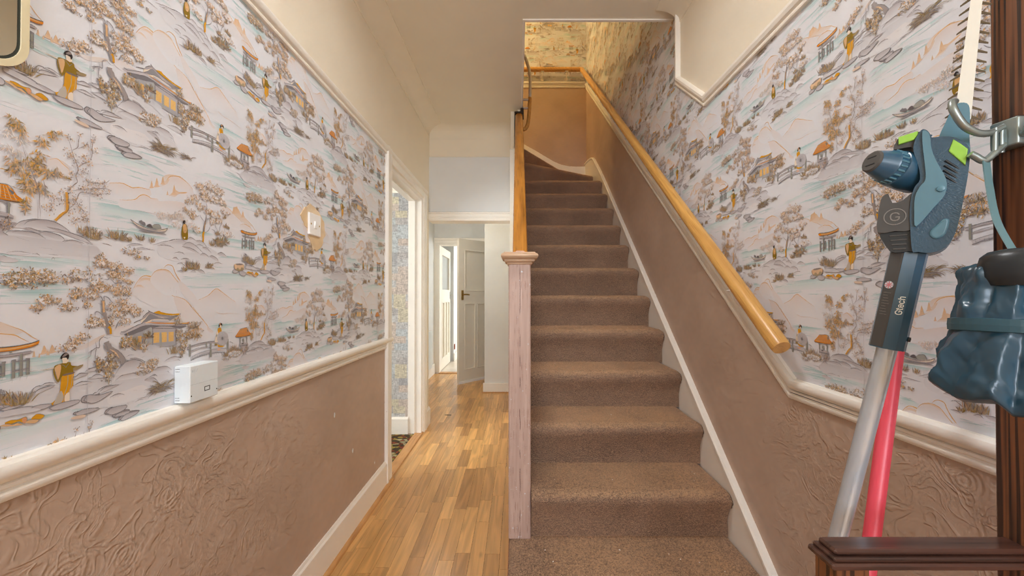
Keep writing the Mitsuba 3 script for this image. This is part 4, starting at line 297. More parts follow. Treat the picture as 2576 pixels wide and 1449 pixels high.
["S",7,1.4,1.0,1,1,[[447.4,458.2],[452.3,465.3],[464.5,468.2],[477.0,467.7]]],["F",6,0.85,0.2,1,[[502.8,471.9],[513.4,480.8],[526.9,477.8]]],["S",7,1.4,1.0,1,1,[[502.8,471.9],[513.4,480.8],[526.9,477.8]]],["F",6,0.85,0.2,1,[[-3.8,215.0],[12.7,220.3],[29.7,213.1]]],["S",7,1.4,1.0,1,1,[[-3.8,215.0],[12.7,220.3],[29.7,213.1]]],["F",6,0.85,0.2,1,[[502.8,459.6],[516.1,465.2],[532.5,460.4]]],
["S",7,1.4,1.0,1,1,[[502.8,459.6],[516.1,465.2],[532.5,460.4]]],["F",6,0.85,0.2,1,[[4.4,199.8],[15.5,206.2],[29.7,198.5]]],["S",7,1.4,1.0,1,1,[[4.4,199.8],[15.5,206.2],[29.7,198.5]]],["F",6,0.85,0.2,1,[[18.3,168.6],[29.7,177.5],[47.1,177.9],[56.0,176.6]]],["S",7,1.4,1.0,1,1,[[18.3,168.6],[29.7,177.5],[47.1,177.9],[56.0,176.6]]],
["F",6,0.85,0.2,1,[[47.1,196.3],[62.0,216.3],[83.5,222.2],[102.5,214.5],[115.5,198.3]]],["S",7,1.4,1.0,1,1,[[47.1,196.3],[62.0,216.3],[83.5,222.2],[102.5,214.5],[115.5,198.3]]],["F",15,1,1,1,[[75.3,511.4],[88.8,505.3],[106.7,500.9],[126.8,499.3],[158.2,508.2],[153.8,501.2],[140.8,496.3],[117.3,496.3],[96.4,497.8],[83.8,504.4]]],
["F",6,0.9,0.9,1,[[81.4,506.4],[93.8,501.2],[117.3,498.3],[140.8,498.3],[153.8,502.6],[140.8,496.1],[117.3,495.7],[96.4,497.2],[86.3,502.3]]],["S",7,1.5,0.95,0,1,[[75.3,511.7],[81.4,508.9],[93.8,503.7],[112.0,499.9],[131.0,499.3],[148.0,503.6],[157.9,508.5]]],["S",7,1.2,0.9,0,1,[[76.5,510.4],[85.1,503.3],[96.4,497.2],[117.3,495.7],[140.8,496.1],[153.8,501.0],[157.5,507.3]]],
["F",7,0.75,0.75,1,[[91.3,492.5],[106.7,494.5],[140.8,495.7],[155.3,493.3],[133.8,493.1],[106.7,491.3]]],["S",7,1.3,0.8,1,1,[[138.0,491.8],[158.2,492.1]]],["F",7,0.95,0.95,1,[[109.3,504.0],[113.3,509.3],[118.7,509.6],[123.4,504.0],[122.7,502.5]]],["F",16,0.85,0.85,1,[[121.4,504.9],[125.5,510.9],[138.0,513.3],[142.2,504.6],[131.0,501.3]]],
["S",7,1.2,0.95,0,1,[[125.5,510.7],[136.6,513.0],[140.8,508.4],[142.5,503.3]]],["S",7,0.8,0.7,1,1,[[131.0,511.3],[135.2,506.1],[135.2,502.1]]],["F",7,0.85,0.85,1,[[92.6,511.1],[97.7,514.6],[100.2,512.6],[105.4,511.0],[106.7,504.8],[101.5,505.1],[96.4,508.0]]],["S",7,1.6,0.9,1,1,[[97.7,516.5],[99.6,512.5]]],["S",7,1.1,0.8,1,1,[[91.9,514.8],[94.5,510.2]]],
["F",10,1,1,1,[[196.1,519.9],[201.0,526.5],[207.6,524.9],[210.9,512.4],[210.9,492.0],[204.3,488.9],[197.7,490.1],[193.7,500.9]]],["F",8,0.8,0.8,1,[[197.7,520.9],[201.0,525.8],[205.9,523.9],[208.4,513.4],[205.9,505.8],[199.4,506.1]]],["S",13,0.8,0.8,1,1,[[197.7,504.4],[204.3,511.3],[209.2,504.8]]],["F",13,1,1,1,[[196.9,530.1],[199.4,534.6],[203.5,534.9],[204.6,530.1],[201.8,526.7],[198.6,526.8]]],
["F",15,0.8,0.8,1,[[199.4,493.9],[204.3,495.4],[202.6,490.8]]],["S",5,5.0,0.85,1,1,[[255.5,491.1],[256.4,500.4],[257.3,514.3],[259.1,528.4],[261.5,539.5],[263.8,547.7],[265.6,560.4]]],["S",8,4.6,1,0,1,[[254.5,490.9],[256.4,497.3],[255.5,509.4],[258.2,517.5]]],["S",4,2.0,0.8,1,1,[[260.1,519.3],[260.1,531.6],[262.8,544.4]]],["S",7,1.7,0.9,1,1,[[261.9,6.1],[250.9,14.7],[244.6,22.4]]],
["S",7,1.7,0.9,1,1,[[262.8,10.9],[273.2,19.2],[282.8,21.2]]],["S",7,1.7,0.9,1,1,[[264.7,20.6],[269.4,15.3],[265.6,5.3]]],["S",7,1.7,0.9,1,1,[[264.7,40.6],[266.6,50.3],[263.8,55.8]]],["S",7,1.7,0.9,1,1,[[265.6,42.3],[260.1,47.2],[256.4,47.9]]],["S",7,1.7,0.9,1,1,[[261.9,515.0],[273.2,524.7],[277.0,534.7]]],["S",7,1.7,0.9,1,1,[[290.6,546.7],[296.5,533.5],[306.6,524.0]]],
["S",7,1.7,0.9,1,1,[[307.6,-10.8],[310.7,5.9],[319.0,15.5]]],["S",7,1.7,0.9,1,1,[[280.9,527.6],[290.6,526.1],[292.6,521.7]]],["S",7,1.7,0.9,1,1,[[265.6,25.4],[265.6,34.6],[268.5,44.5]]],["L","t",34,243.9,93.2,13.4,6.8],["L","t",34,273.3,103.2,11.4,10.9],["L","t",51,292.9,99.3,17.8,11.8],["L","t",34,256.6,81.5,14.7,7.6],["L","t",34,308.8,95.8,10.2,9.7],["L","t",47,260.4,68.8,16.7,9.2],
["L","t",57,293.1,72.4,23.8,9.5],["L","t",34,224.7,56.6,13.8,10.4],["L","t",17,209.2,45.5,6.7,3.6],["L","t",34,317.1,70.3,12.4,8.1],["L","t",34,245.6,43.8,10.8,9.0],["L","t",17,204.3,25.4,5.8,4.3],["L","t",34,222.9,20.8,12.0,7.4],["L","t",34,269.6,35.5,13.2,6.9],["L","t",40,292.9,31.1,17.8,9.5],["L","t",23,327.5,45.0,12.7,5.7],["L","t",17,224.4,10.8,6.9,4.4],["L","t",23,284.9,13.7,9.8,9.5],
["L","t",20,304.8,17.6,12.1,8.1],["L","t",27,334.1,522.0,19.3,8.2],["L","t",21,236.7,516.9,9.7,9.0],["L","s",22,185.2,8.4,14.2,8.5],["L","s",17,219.6,525.6,15.2,8.8],["G","f",11,331.6,6.4,12.2],["G","f",11,302.6,516.9,10.5],["G","f",11,325.3,29.8,7.9],["G","u",16,304.6,483.6,26],["G","f",14,310.7,497.3,20],["G","f",10,331.6,500.2,15],["G","u",8,284.7,482.6,18],["L","d",48,446.2,118.5,31.6,13.8],
["G","u",14,3.8,462.2,22],["G","u",14,10.9,461.0,17],["G","u",12,50.7,464.4,24],["G","u",12,42.8,465.7,20],["G","u",12,59.8,464.6,14],["G","u",9,97.7,470.0,18],["G","u",8,71.7,465.0,12],["G","u",7,124.1,469.8,13],["L","s",26,143.9,533.2,11.5,6.8],["L","s",26,164.3,534.8,9.0,6.2],["L","s",26,187.4,6.0,12.6,7.1],["L","s",18,179.6,519.7,12.5,7.1],["L","d",26,76.8,446.1,15.8,6.8],
["L","d",10,91.4,435.9,6.3,3.2],["L","d",7,110.7,435.9,6.6,2.3],["G","u",13,226.1,417.7,26],["G","u",13,215.9,418.5,22],["G","u",13,236.6,418.4,20],["G","f",14,277.0,428.9,14],["G","u",8,277.0,424.2,14],["G","u",10,201.0,413.1,12],["L","t",57,21.4,418.9,11.5,12.7],["L","t",46,44.1,412.6,12.2,9.6],["L","t",36,69.4,404.7,10.7,6.8],["L","t",43,43.0,397.0,12.2,7.2],["L","t",28,57.6,389.4,8.1,7.2],
["L","t",18,74.2,382.6,7.2,3.7],["L","t",43,14.2,377.1,13.4,6.8],["L","t",46,20.4,368.1,14.7,6.9],["L","t",46,48.7,368.6,13.6,7.2],["L","t",36,67.0,362.8,10.7,7.4],["L","t",57,3.0,356.6,10.9,11.2],["L","t",18,48.5,359.1,6.8,4.8],["L","t",32,62.4,342.0,10.6,6.1],["L","t",57,69.6,328.4,15.5,8.6],["L","t",36,87.7,320.2,11.2,8.8],["L","t",36,53.1,318.1,11.4,7.2],["L","t",18,39.5,332.9,6.7,7.1],
["L","t",43,29.9,304.1,13.9,8.2],["L","t",46,9.1,304.4,13.2,10.2],["L","t",21,67.0,302.6,9.5,6.1],["L","t",18,523.2,71.2,5.9,6.7],["L","t",46,506.2,124.2,12.2,9.5],["L","t",18,492.0,114.2,6.8,4.6],["L","t",43,461.4,79.6,10.7,7.8],["L","t",14,476.8,77.1,4.6,3.4],["L","t",25,451.6,66.5,7.8,4.4],["L","t",36,493.2,67.5,10.8,7.0],["L","t",32,507.1,93.3,9.2,7.1],["L","t",18,502.1,86.2,7.1,4.8],
["L","t",30,505.1,5.2,10.1,6.6],["L","t",34,494.2,531.0,12.8,7.0],["L","t",23,517.5,12.2,9.5,6.1],["S",5,7,0.75,0,1,[[37.3,280.0],[35.1,288.4],[29.7,312.2],[26.5,324.0],[25.4,338.0],[24.4,346.1]]],["S",8,5,1,0,1,[[39.5,279.8],[38.4,290.4],[35.1,294.3]]],["S",4,4,0.8,0,1,[[26.5,322.9],[26.0,335.7],[25.4,345.0]]],["S",7,2.2,0.85,1,1,[[25.4,342.6],[22.3,350.8],[19.1,354.3]]],
["S",7,2.2,0.85,1,1,[[27.6,344.9],[26.5,353.1],[34.0,350.7],[39.5,343.6],[47.3,337.5]]],["S",7,2.2,0.85,1,1,[[27.6,313.5],[18.1,323.2],[11.9,323.5],[11.9,316.7]]],["S",7,2.2,0.85,1,1,[[48.4,289.6],[51.8,297.7],[54.1,304.8]]],["S",7,2.2,0.85,1,1,[[52.9,292.8],[59.8,300.7]]],["S",7,2.2,0.85,1,1,[[-6.0,392.1],[0.9,391.3],[5.8,384.8],[7.9,390.5]]],["S",7,2.2,0.85,1,1,[[519.3,116.8],[528.1,111.5]]],
["S",7,2.2,0.85,1,1,[[26.5,386.8],[32.9,385.9],[36.2,390.8]]],["S",7,2.2,0.85,1,1,[[38.4,387.3],[46.2,379.3],[52.9,380.7],[62.2,379.8]]],["S",7,2.2,0.85,1,1,[[24.4,336.9],[16.0,340.5]]],["S",5,12,0.7,0,1,[[31.4,265.2],[36.9,251.5],[45.7,244.3],[55.9,235.6],[61.7,226.1],[65.3,218.2]]],["S",7,1.6,0.9,1,1,[[30.4,265.3],[33.6,253.2],[34.7,244.8]]],
["S",7,1.6,0.9,1,1,[[36.9,259.8],[46.8,250.1],[58.2,240.0],[67.6,223.9],[60.6,212.9],[53.6,208.2]]],["S",4,3,0.7,1,1,[[38.0,250.2],[46.8,243.0],[55.9,230.7]]],["S",7,1.4,0.8,1,1,[[44.6,233.8],[50.2,223.2],[51.4,212.2]]],["S",7,1.3,0.9,1,1,[[0.4,247.6],[6.4,252.4],[11.5,252.8]]],["S",7,1.3,0.9,1,1,[[12.5,267.5],[14.1,257.0],[12.5,241.2],[13.0,219.5]]],
["S",7,1.6,0.9,1,1,[[-5.5,237.1],[3.9,241.6],[5.8,250.3],[13.5,256.1],[19.4,256.4],[19.4,269.6],[25.5,275.5],[32.6,272.1],[38.9,273.7]]],["L","g",74,38.2,217.1,12.1,13.0],["L","g",23,34.8,198.8,5.5,10.6],["L","g",20,16.7,229.1,5.2,6.9],["L","g",17,19.8,217.0,4.2,5.8],["L","g",20,39.1,235.9,6.6,7.1],["S",10,2.4,0.7,1,1,[[35.8,214.0],[36.3,193.8],[36.9,179.6]]],["L","d",54,118.7,204.8,18.9,10.5],
["L","d",20,114.3,193.8,10.7,6.5],["L","d",13,126.4,209.9,8.2,4.0],["L","d",5,97.2,192.1,3.8,1.9],["G","w",22,141.7,140.0,30],["G","w",16,148.3,146.6,34],["G","w",10,204.4,148.3,22],["L","g",54,71.3,260.8,13.1,11.2],["L","g",17,65.8,257.0,6.4,7.8],["G","u",12,100.5,238.6,30],["G","f",12,114.8,265.0,15],["G","u",8,87.8,246.2,24],["L","d",18,105.3,246.1,7.1,8.2],["L","g",35,189.1,262.0,8.6,13.0],
["L","g",32,214.4,258.1,12.2,8.0],["L","g",35,200.8,235.9,8.9,13.0],["L","g",19,196.3,218.3,5.9,7.8],["L","g",12,183.3,299.9,7.1,5.2],["L","g",9,186.2,290.6,8.6,2.5],["G","u",14,176.2,218.8,22],["G","f",10,228.2,274.1,20],["G","f",10,236.1,251.7,18],["S",5,0.9,0.8,1,1,[[176.2,217.5],[183.2,226.7],[200.7,247.7],[218.8,264.3],[245.8,276.7]]],
["S",5,1.0,0.8,1,1,[[212.2,280.8],[230.8,283.4],[250.2,288.8]]],["L","b",13,232.7,285.9,17.5,3.4],["L","b",15,240.7,269.0,17.8,5.4],["L","b",15,239.0,255.4,14.5,8.2],["L","b",15,221.5,264.0,10.9,8.0],["G","u",15,366.7,187.8,30],["G","u",15,352.3,190.0,26],["G","u",15,383.5,186.7,20],["G","u",15,336.4,186.5,18],["L","d",44,363.4,192.9,30.9,10.8],["L","d",12,336.6,183.4,13.7,4.5],
["L","d",16,1.3,469.5,16.4,7.1],["L","d",22,513.1,126.2,18.8,10.6],["L","d",19,6.8,386.5,13.9,12.5],["L","d",35,450.1,121.3,28.9,10.0],["L","d",16,421.5,112.5,20.7,6.5],["L","b",27,415.6,359.5,8.1,7.2],["L","b",27,423.8,358.4,6.4,7.3],["L","b",15,429.2,351.0,4.6,4.9],["L","b",27,453.7,343.6,8.1,6.4],["L","b",21,468.2,360.0,8.5,5.2],["L","b",9,478.9,369.9,5.4,2.7],["L","b",36,450.6,315.6,8.0,10.2],
["L","b",21,418.3,297.9,9.0,4.8],["L","b",27,437.0,301.9,8.7,6.2],["L","b",42,424.0,286.4,13.8,7.3],["L","b",30,446.7,297.7,8.9,7.6],["L","b",33,460.0,294.4,11.3,7.8],["L","b",18,475.7,299.6,7.6,5.3],["L","b",6,488.9,295.7,4.6,2.7],["L","b",54,436.1,269.2,12.5,11.2],["L","b",24,437.0,259.5,8.7,6.2],["L","b",18,450.6,268.4,7.0,6.4],["L","b",18,433.9,237.6,4.8,7.5],["L","b",12,434.0,226.4,3.8,6.2],
["L","b",12,455.8,263.4,9.2,6.4],["L","p",20,412.0,342.4,7.1,7.2],["L","p",20,426.6,336.4,9.3,6.1],["L","p",18,414.8,315.9,9.9,7.2],["L","p",12,424.6,312.4,7.3,6.1],["S",5,1.5,0.75,1,1,[[452.6,215.3],[451.6,240.6],[450.6,259.5],[445.6,277.1],[433.9,310.8],[429.2,326.4]]],["S",5,1.5,0.75,1,1,[[449.6,214.7],[450.1,246.6]]],["S",5,1.5,0.75,1,1,[[457.7,248.5],[458.7,268.2],[455.6,284.0]]],
["S",5,1.5,0.75,1,1,[[437.8,309.7],[427.3,333.0]]],["S",5,1.5,0.75,1,1,[[450.6,324.5],[449.6,333.1]]],["S",8,4.5,0.95,0,1,[[473.5,216.8],[482.2,229.3],[490.1,237.7],[490.6,255.5],[488.9,270.0]]],["S",5,1.2,0.9,1,1,[[474.6,215.7],[488.9,234.8],[492.9,242.5],[491.8,257.1],[491.2,270.6]]],
["S",5,1.4,0.8,1,1,[[488.9,268.6],[494.6,279.7],[505.2,292.4],[502.8,302.7],[506.3,316.4],[501.6,329.9],[498.1,339.7],[494.6,353.4],[490.1,366.5]]],["S",5,1.4,0.8,1,1,[[505.2,292.4],[501.6,288.6],[494.6,278.3]]],["S",5,1.4,0.8,1,1,[[506.3,320.5],[516.0,330.8],[524.7,336.7]]],["S",5,1.4,0.8,1,1,[[497.0,347.4],[505.2,356.1],[506.3,367.7],[508.7,379.8]]],
["S",5,1.4,0.8,1,1,[[505.2,353.4],[517.2,363.7],[520.9,372.3]]],["S",5,1.4,0.8,1,1,[[-0.6,69.2],[3.2,83.5],[3.2,99.2],[7.0,115.1]]],["S",5,1.4,0.8,1,1,[[516.0,343.5],[527.2,350.5]]],["S",5,1.4,0.8,1,1,[[-8.1,37.0],[-4.4,31.0],[8.3,32.0],[25.4,37.0],[35.0,45.9]]],["S",5,1.4,0.8,1,1,[[492.4,257.3],[504.0,261.6],[511.1,276.0],[533.6,277.8],[556.1,285.3]]],
["S",5,1.4,0.8,1,1,[[-27.2,7.7],[-11.7,14.8],[21.4,25.6],[36.4,26.8]]],["S",5,1.4,0.8,1,1,[[493.5,242.6],[501.6,252.7],[504.0,263.0]]],["S",5,1.4,0.8,1,1,[[502.8,259.9],[508.7,248.9],[520.9,237.6]]],["S",5,1.4,0.8,1,1,[[514.8,298.1],[513.6,286.5]]],["S",5,1.4,0.8,1,1,[[513.6,269.7],[524.7,271.2]]],["S",5,1.4,0.8,1,1,[[504.0,301.7],[516.0,315.4]]],["S",5,1.4,0.8,1,1,[[516.0,302.7],[522.2,310.3]]],
["L","c",7,492.4,367.4,4.6,4.1],["L","c",5,508.8,379.9,3.6,4.2],["L","c",7,517.3,365.1,4.9,4.2],["L","c",9,5.8,111.8,3.8,7.2],["L","c",10,491.2,341.2,6.9,6.8],["L","c",10,5.8,93.0,7.7,5.8],["L","c",12,518.5,341.6,7.4,7.1],["L","c",7,497.1,333.8,6.9,5.4],["L","c",7,522.2,333.0,6.2,5.7],["L","c",7,504.0,325.2,5.9,5.6],["L","c",9,497.0,305.0,5.8,5.5],["L","c",12,513.7,311.8,8.5,8.4],
["L","c",16,5.9,29.9,12.8,5.8],["L","c",18,3.4,20.4,13.9,7.2],["L","c",10,514.8,282.6,6.1,5.7],["L","c",9,24.2,35.2,9.4,5.9],["L","c",10,28.2,23.0,9.5,5.9],["L","c",9,11.0,11.1,10.4,4.3],["L","c",9,504.1,261.6,7.1,5.5],["L","c",9,494.6,277.0,5.8,5.4],["L","c",9,511.2,249.5,7.2,5.5],["L","c",9,516.1,239.3,9.8,5.7],["L","c",9,499.4,232.9,8.2,8.2],["L","c",7,518.5,228.6,4.9,5.6],
["L","c",9,481.1,253.1,4.5,8.0],["L","c",12,469.2,251.4,4.2,13.2],["L","c",12,464.1,234.6,9.4,7.8],["L","c",5,481.1,267.8,4.5,5.3],["L","c",7,492.4,253.2,4.6,5.4],["L","d",74,432.8,116.0,16.2,9.5],["L","d",64,457.1,118.3,15.0,9.9],["L","d",17,414.3,107.0,8.4,3.1],["L","d",6,422.0,102.0,4.7,2.1],["L","d",10,471.2,113.3,5.5,3.4],["L","c",14,503.1,219.9,7.1,7.1],["L","c",20,411.2,199.1,6.8,10.2],
["L","c",8,518.5,229.1,4.2,4.8],["G","u",14,0.6,461.3,24],["G","u",10,10.5,459.1,20],["G","u",8,513.2,200.3,16],["G","u",11,415.7,450.8,26],["G","u",11,409.6,451.5,22],["G","u",11,422.7,446.7,22],["G","u",11,435.6,446.2,24],["G","u",11,429.9,445.7,22],["F",4,0.8,0.8,1,[[406.6,420.9],[414.2,422.4],[421.9,418.8],[426.7,419.8],[432.3,414.2]]],
["S",5,1.0,0.8,1,1,[[406.6,420.9],[414.2,422.4],[421.9,418.8],[426.7,419.8],[432.3,414.2]]],["F",4,0.8,0.8,1,[[436.4,418.1],[442.2,419.4],[454.2,416.1],[449.0,411.8],[439.7,414.9]]],["S",5,1.0,0.8,1,1,[[436.4,418.1],[442.2,419.4],[454.2,416.1],[449.0,411.8],[439.7,414.9]]],["F",6,0.5,0.3,1,[[406.6,442.2],[421.9,442.8],[440.5,439.4],[456.8,432.3],[446.4,431.1],[421.9,433.4],[406.6,435.1]]],
["F",4,0.5,0.5,1,[[498.9,403.3],[507.0,405.4],[521.6,403.2],[520.6,398.7],[507.0,399.5]]],["S",7,0.9,0.6,1,1,[[433.9,498.8],[439.7,498.7],[451.6,498.5]]],["S",7,0.9,0.6,1,1,[[477.7,531.0],[487.2,525.0]]],
]
def catmull(p,closed,n=3):
    p=np.asarray(p,float)
    if len(p)<3: return p
    q=np.vstack([p[-1],p,p[0],p[1]]) if closed else np.vstack([2*p[0]-p[1],p,2*p[-1]-p[-2]])
    out=[]
    m=len(p) if closed else len(p)-1
    for i in range(m):
        a,b,c,d=q[i:i+4]
        for k in range(n):
            t=k/n; out.append(.5*(2*b+(c-a)*t+(2*a-5*b+4*c-d)*t*t+(3*b-a-3*c+d)*t**3))
    if not closed: out.append(p[-1])
    return np.array(out)
def strip(p,w):
    d=np.gradient(p,axis=0); d/=np.maximum(np.linalg.norm(d,axis=1,keepdims=True),1e-9)
    nn=np.stack([-d[:,1],d[:,0]],1)*w[:,None]/2
    l,r=p+nn,p-nn
    return np.concatenate([np.stack([l[:-1],r[:-1],r[1:]],1),np.stack([l[:-1],r[1:],l[1:]],1)])
LEAF={'t':((11,11,4,11,10,8,5,12),3.9,1.5),'d':((12,10,11,10,5,8),5.0,1.4),'g':((10,8,12,10,5),5.5,1.9),'s':((11,15,4,16),4.5,1.2),'b':((10,8,10,8,12,11),9.5,1.5),'p':((15,16,11),9,1.2),'c':((11,12,4,5),2.8,1.3)}
def build_tile(cmds,dens=2.3):
    # -> triangles (n,3,2) in metres, ink (n,), strength (n,3), layer (n,)
    from shapely.geometry import Polygon
    rng=np.random.default_rng(7); T,I,St,La=[],[],[],[]
    def put(t,ink,s,layer):
        t=np.asarray(t,float)
        if len(t)==0: return
        T.append(t); I.append(np.full(len(t),ink)); St.append(np.broadcast_to(s,t.shape[:2])); La.append(np.full(len(t),layer))
    for k,c in enumerate(cmds):
        if c[0]=='F':
            _,ink,s,s2,sm,p=c
            p=catmull(p,True) if sm else np.array(p,float)
            g=Polygon(p)
            if not g.is_valid: g=g.buffer(0)
            for q in getattr(g,'geoms',[g]):
                if q.is_empty: continue
                v,f=trimesh.creation.triangulate_polygon(q,engine='earcut')
                t=np.asarray(v)[f]
                y0,y1=p[:,1].min(),p[:,1].max()
                if s!=s2:      # finer so that the wash fades evenly
                    tt=np.clip((t[...,1]-y0)/(y1-y0),0,1); put(t,ink,s2+(s-s2)*tt**1.3,k)
                else: put(t,ink,s,k)
        elif c[0]=='S':
            _,ink,w,s,tap,sm,p=c; w=w*(.78 if ink in (5,7) and tap else .95); s=s*(.88 if ink==7 else 1)
            p=catmull(p,False,4) if sm else np.array(p,float)
            t=np.linspace(0,1,len(p)); ww=w*(np.minimum(1,.25+2.2*np.minimum(t,1-t)) if tap else np.ones(len(p)))*(1+.25*rng.standard_normal(len(p))*.5)
            put(strip(p,ww),ink,s,k)
        elif c[0]=='W':
            _,ink,w,s,p=c
            p=catmull(p,False,6); n=len(p); t=np.linspace(0,1,n)
            ww=w*np.sin(np.pi*np.clip(.06+.88*t,0,1))**.6
            fade=s*np.sin(np.pi*np.clip(.03+.94*t,0,1))**.7
            d=np.array([0,.5])*ww[:,None]
            top,bot=p+d,p-d   # colour strongest along the top edge, fading downwards
            tt=np.concatenate([np.stack([top[:-1],bot[:-1],bot[1:]],1),np.stack([top[:-1],bot[1:],top[1:]],1)])
            ss=np.concatenate([np.stack([fade[:-1],.25*fade[:-1],.25*fade[1:]],1),np.stack([fade[:-1],.25*fade[1:],fade[1:]],1)])
            put(tt,ink,ss,k)
            for j in range(5):
                a,b=sorted(rng.uniform(0,1,2)); b=max(b,a+.25); q=p[int(a*(n-1)):max(int(min(b,1)*(n-1)),int(a*(n-1))+3)]
                if len(q)>2: put(strip(q+[0,rng.uniform(-.8,1.0)*w],rng.uniform(.5,1.1)*np.sin(np.pi*np.linspace(.1,.9,len(q)))),2,.75*s,k)
        elif c[0]=='L':
            _,kind,n,u,v,ru,rv=c; pal,ll,lw=LEAF[kind]; n=int(n*dens*(.55 if kind in 'bp' else 1)); ru=max(ru,6) if kind in 'td' else ru
            a=rng.uniform(0,2*np.pi,n); r=np.sqrt(rng.uniform(0,1,n)); r=r*(1.12+.28*np.sin(3*a+u)+.16*np.sin(7*a+v)); ctr=np.stack([u+ru*r*np.cos(a),v+rv*r*np.sin(a)],1)+rng.normal(0,1.6,(n,2))
            if kind in 'tdg': 
                aa=np.linspace(0,2*np.pi,13)[:-1]; ring=np.stack([u+ru*.8*np.cos(aa)*(1+.2*rng.standard_normal(12)),v+rv*.75*np.sin(aa)*(1+.2*rng.standard_normal(12))],1)
                put(np.stack([np.broadcast_to([u,v],(12,2)),ring,np.roll(ring,-1,0)],1),15 if kind=='t' else 16 if kind=='d' else 10,np.array([.5,.0,.0]),k)
            ang=np.pi/2+rng.normal(0,1.0,n)+(ctr[:,0]-u)/max(ru,1)*-1.0
            if kind in 'bp': ang=-np.pi/2+(ctr[:,0]-u)/max(ru,1)*1.1+rng.normal(0,.45,n)
            d=np.stack([np.cos(ang),np.sin(ang)],1); nn=np.stack([-d[:,1],d[:,0]],1)
            L_=(ll*rng.uniform(.6,1.25,n))[:,None]/2; Wd=(lw*rng.uniform(.7,1.3,n))[:,None]/2
            q=[ctr-d*L_,ctr+nn*Wd,ctr+d*L_,ctr-nn*Wd]
            ink=rng.choice(pal,n); s=rng.uniform(.65,1,n)*(.75 if kind in 'sp' else 1)
            # the darker leaves lie lower in the clump
            if kind in 'tdg': ink=np.where((ctr[:,1]<v-.2*rv)&(rng.uniform(0,1,n)<.35),12,ink)
            T.append(np.concatenate([np.stack(q[:3],1),np.stack([q[0],q[2],q[3]],1)])); I.append(np.concatenate([ink,ink])); St.append(np.repeat(np.concatenate([s,s])[:,None],3,1)); La.append(k+.2+.75*np.concatenate([np.arange(n)/n]*2))
        elif c[0]=='G':
            _,kind,n,u,v,r=c
            n=int(n*dens*.8)
            for j in range(n):
                if kind=='f': a=rng.uniform(-.3,np.pi+.3); bend=rng.uniform(-.3,.3)
                elif kind=='w': a=rng.uniform(.25,np.pi-.25); bend=1.1 if a<np.pi/2 else -1.1
                else: a=np.pi/2+rng.normal(0,.42); bend=rng.uniform(-.4,.4)
                ln=r*rng.uniform(.5,1.1); t=np.linspace(0,1,5)
                b=np.array([u+rng.normal(0,r*.22),v+rng.normal(0,r*.06)])
                aa=a-bend*t; p=b+np.cumsum(np.stack([np.cos(aa),np.sin(aa)],1),0)*ln/5
                put(strip(p,np.array([1.0,1.3,1.1,.8,.25])*(1.1 if kind!='f' else 1.5)),rng.choice([10,11,12,10,5] if kind!='w' else [12,5,10]),rng.uniform(.7,1),k)
    T=np.concatenate(T)/1000; return T,np.concatenate(I),np.concatenate(St),np.concatenate(La)
INKS=np.array([(220,222,228),(190,214,214),(136,184,184),(214,192,178),(206,154,74),(98,72,56),(158,148,150),(84,76,80),(204,146,28),(206,124,24),(134,106,24),(176,130,72),(84,60,30),(38,28,26),(226,188,118),(226,212,194),(140,140,130)])/255.
def paper_colour(p, n, uv):
    k = dr.floor(uv.x + .5); c = mi.Color3f(INK_LIN[0])
    for i in range(1, len(INK_LIN)): c = dr.select(k == i, mi.Color3f(INK_LIN[i]), c)
    base = mi.Color3f(INK_LIN[0]) * (.97 + .05 * fbm(p.x * 7 + p.y * 5, p.z * 6, 3.0, octaves=2))
    return base * (1 - uv.y) + c * uv.y
INK_LIN = [sr(*(x * 255)) for x in INKS]
mat('m_wallpaper', mikit.proc(paper_colour), .55, .3)
def flat_noise(c, amp, f, c2=None, f2=2.0):
    c, c2 = sr(*c), sr(*(c2 or c))
    def fn(p, n, uv):
        t = fbm(p.x * f2, p.y * f2, p.z * f2, octaves=3)
        return mix(c, c2, smoothstep(.35, .65, t)) * (1 - amp / 2 + amp * fbm(p.x * f, p.y * f, p.z * f, octaves=2))
    return mikit.proc(fn)
def relief(p, n, uv):          # the embossed leaf scrolls of the lower wall paper
    a, b = p.y + .7 * p.x, p.z
    wx, wy = fbm(a * 16, b * 16, 1.0, octaves=2) - .5, fbm(a * 16, b * 16, 7.0, octaves=2) - .5
    x, y = a * 30 + 4.2 * wx, b * 30 + 4.2 * wy
    r1 = 1 - dr.abs(2 * noise(x * 1.9, y * 1.3, 2.0) - 1); r2 = 1 - dr.abs(2 * noise(x * 1.2 + 40, y * 2.0, 5.0) - 1)
    d, d2, q = voronoi(a * 6.5, b * 6.5)
    ring = (.5 + .5 * dr.sin(d * 95 + 3 * wx)) * smoothstep(.36, .15, d) * smoothstep(.35, .6, q)
    gate = smoothstep(.35, .6, fbm(a * 9, b * 9, 4.0, octaves=2))
    return smoothstep(.74, .97, r1) * (.3 + .6 * gate) + smoothstep(.76, .97, r2) * (.7 - .5 * gate) + .55 * ring + .18 * fbm(a * 140, b * 140, 0.0, octaves=2)
mat('m_anaglypta', flat_noise((184, 160, 142), .08, 40, (176, 152, 134), 3), .5, .4, relief, .0019, .0008)
def skim(p, n, uv): return fbm(p.x * 18, p.y * 18, p.z * 18, octaves=3)
mat('m_cream', flat_noise((230, 221, 202), .04, 9, (226, 216, 196), 1.2), .6, .3, skim, .0012, .004)
mat('m_ceiling', flat_noise((228, 219, 202), .05, 6, (222, 212, 192), 1.0), .75, .2, skim, .002, .005)
mat('m_offwhite', flat_noise((220, 221, 219), .04, 9, (214, 215, 213), 1.4), .6, .3, skim, .001, .004)
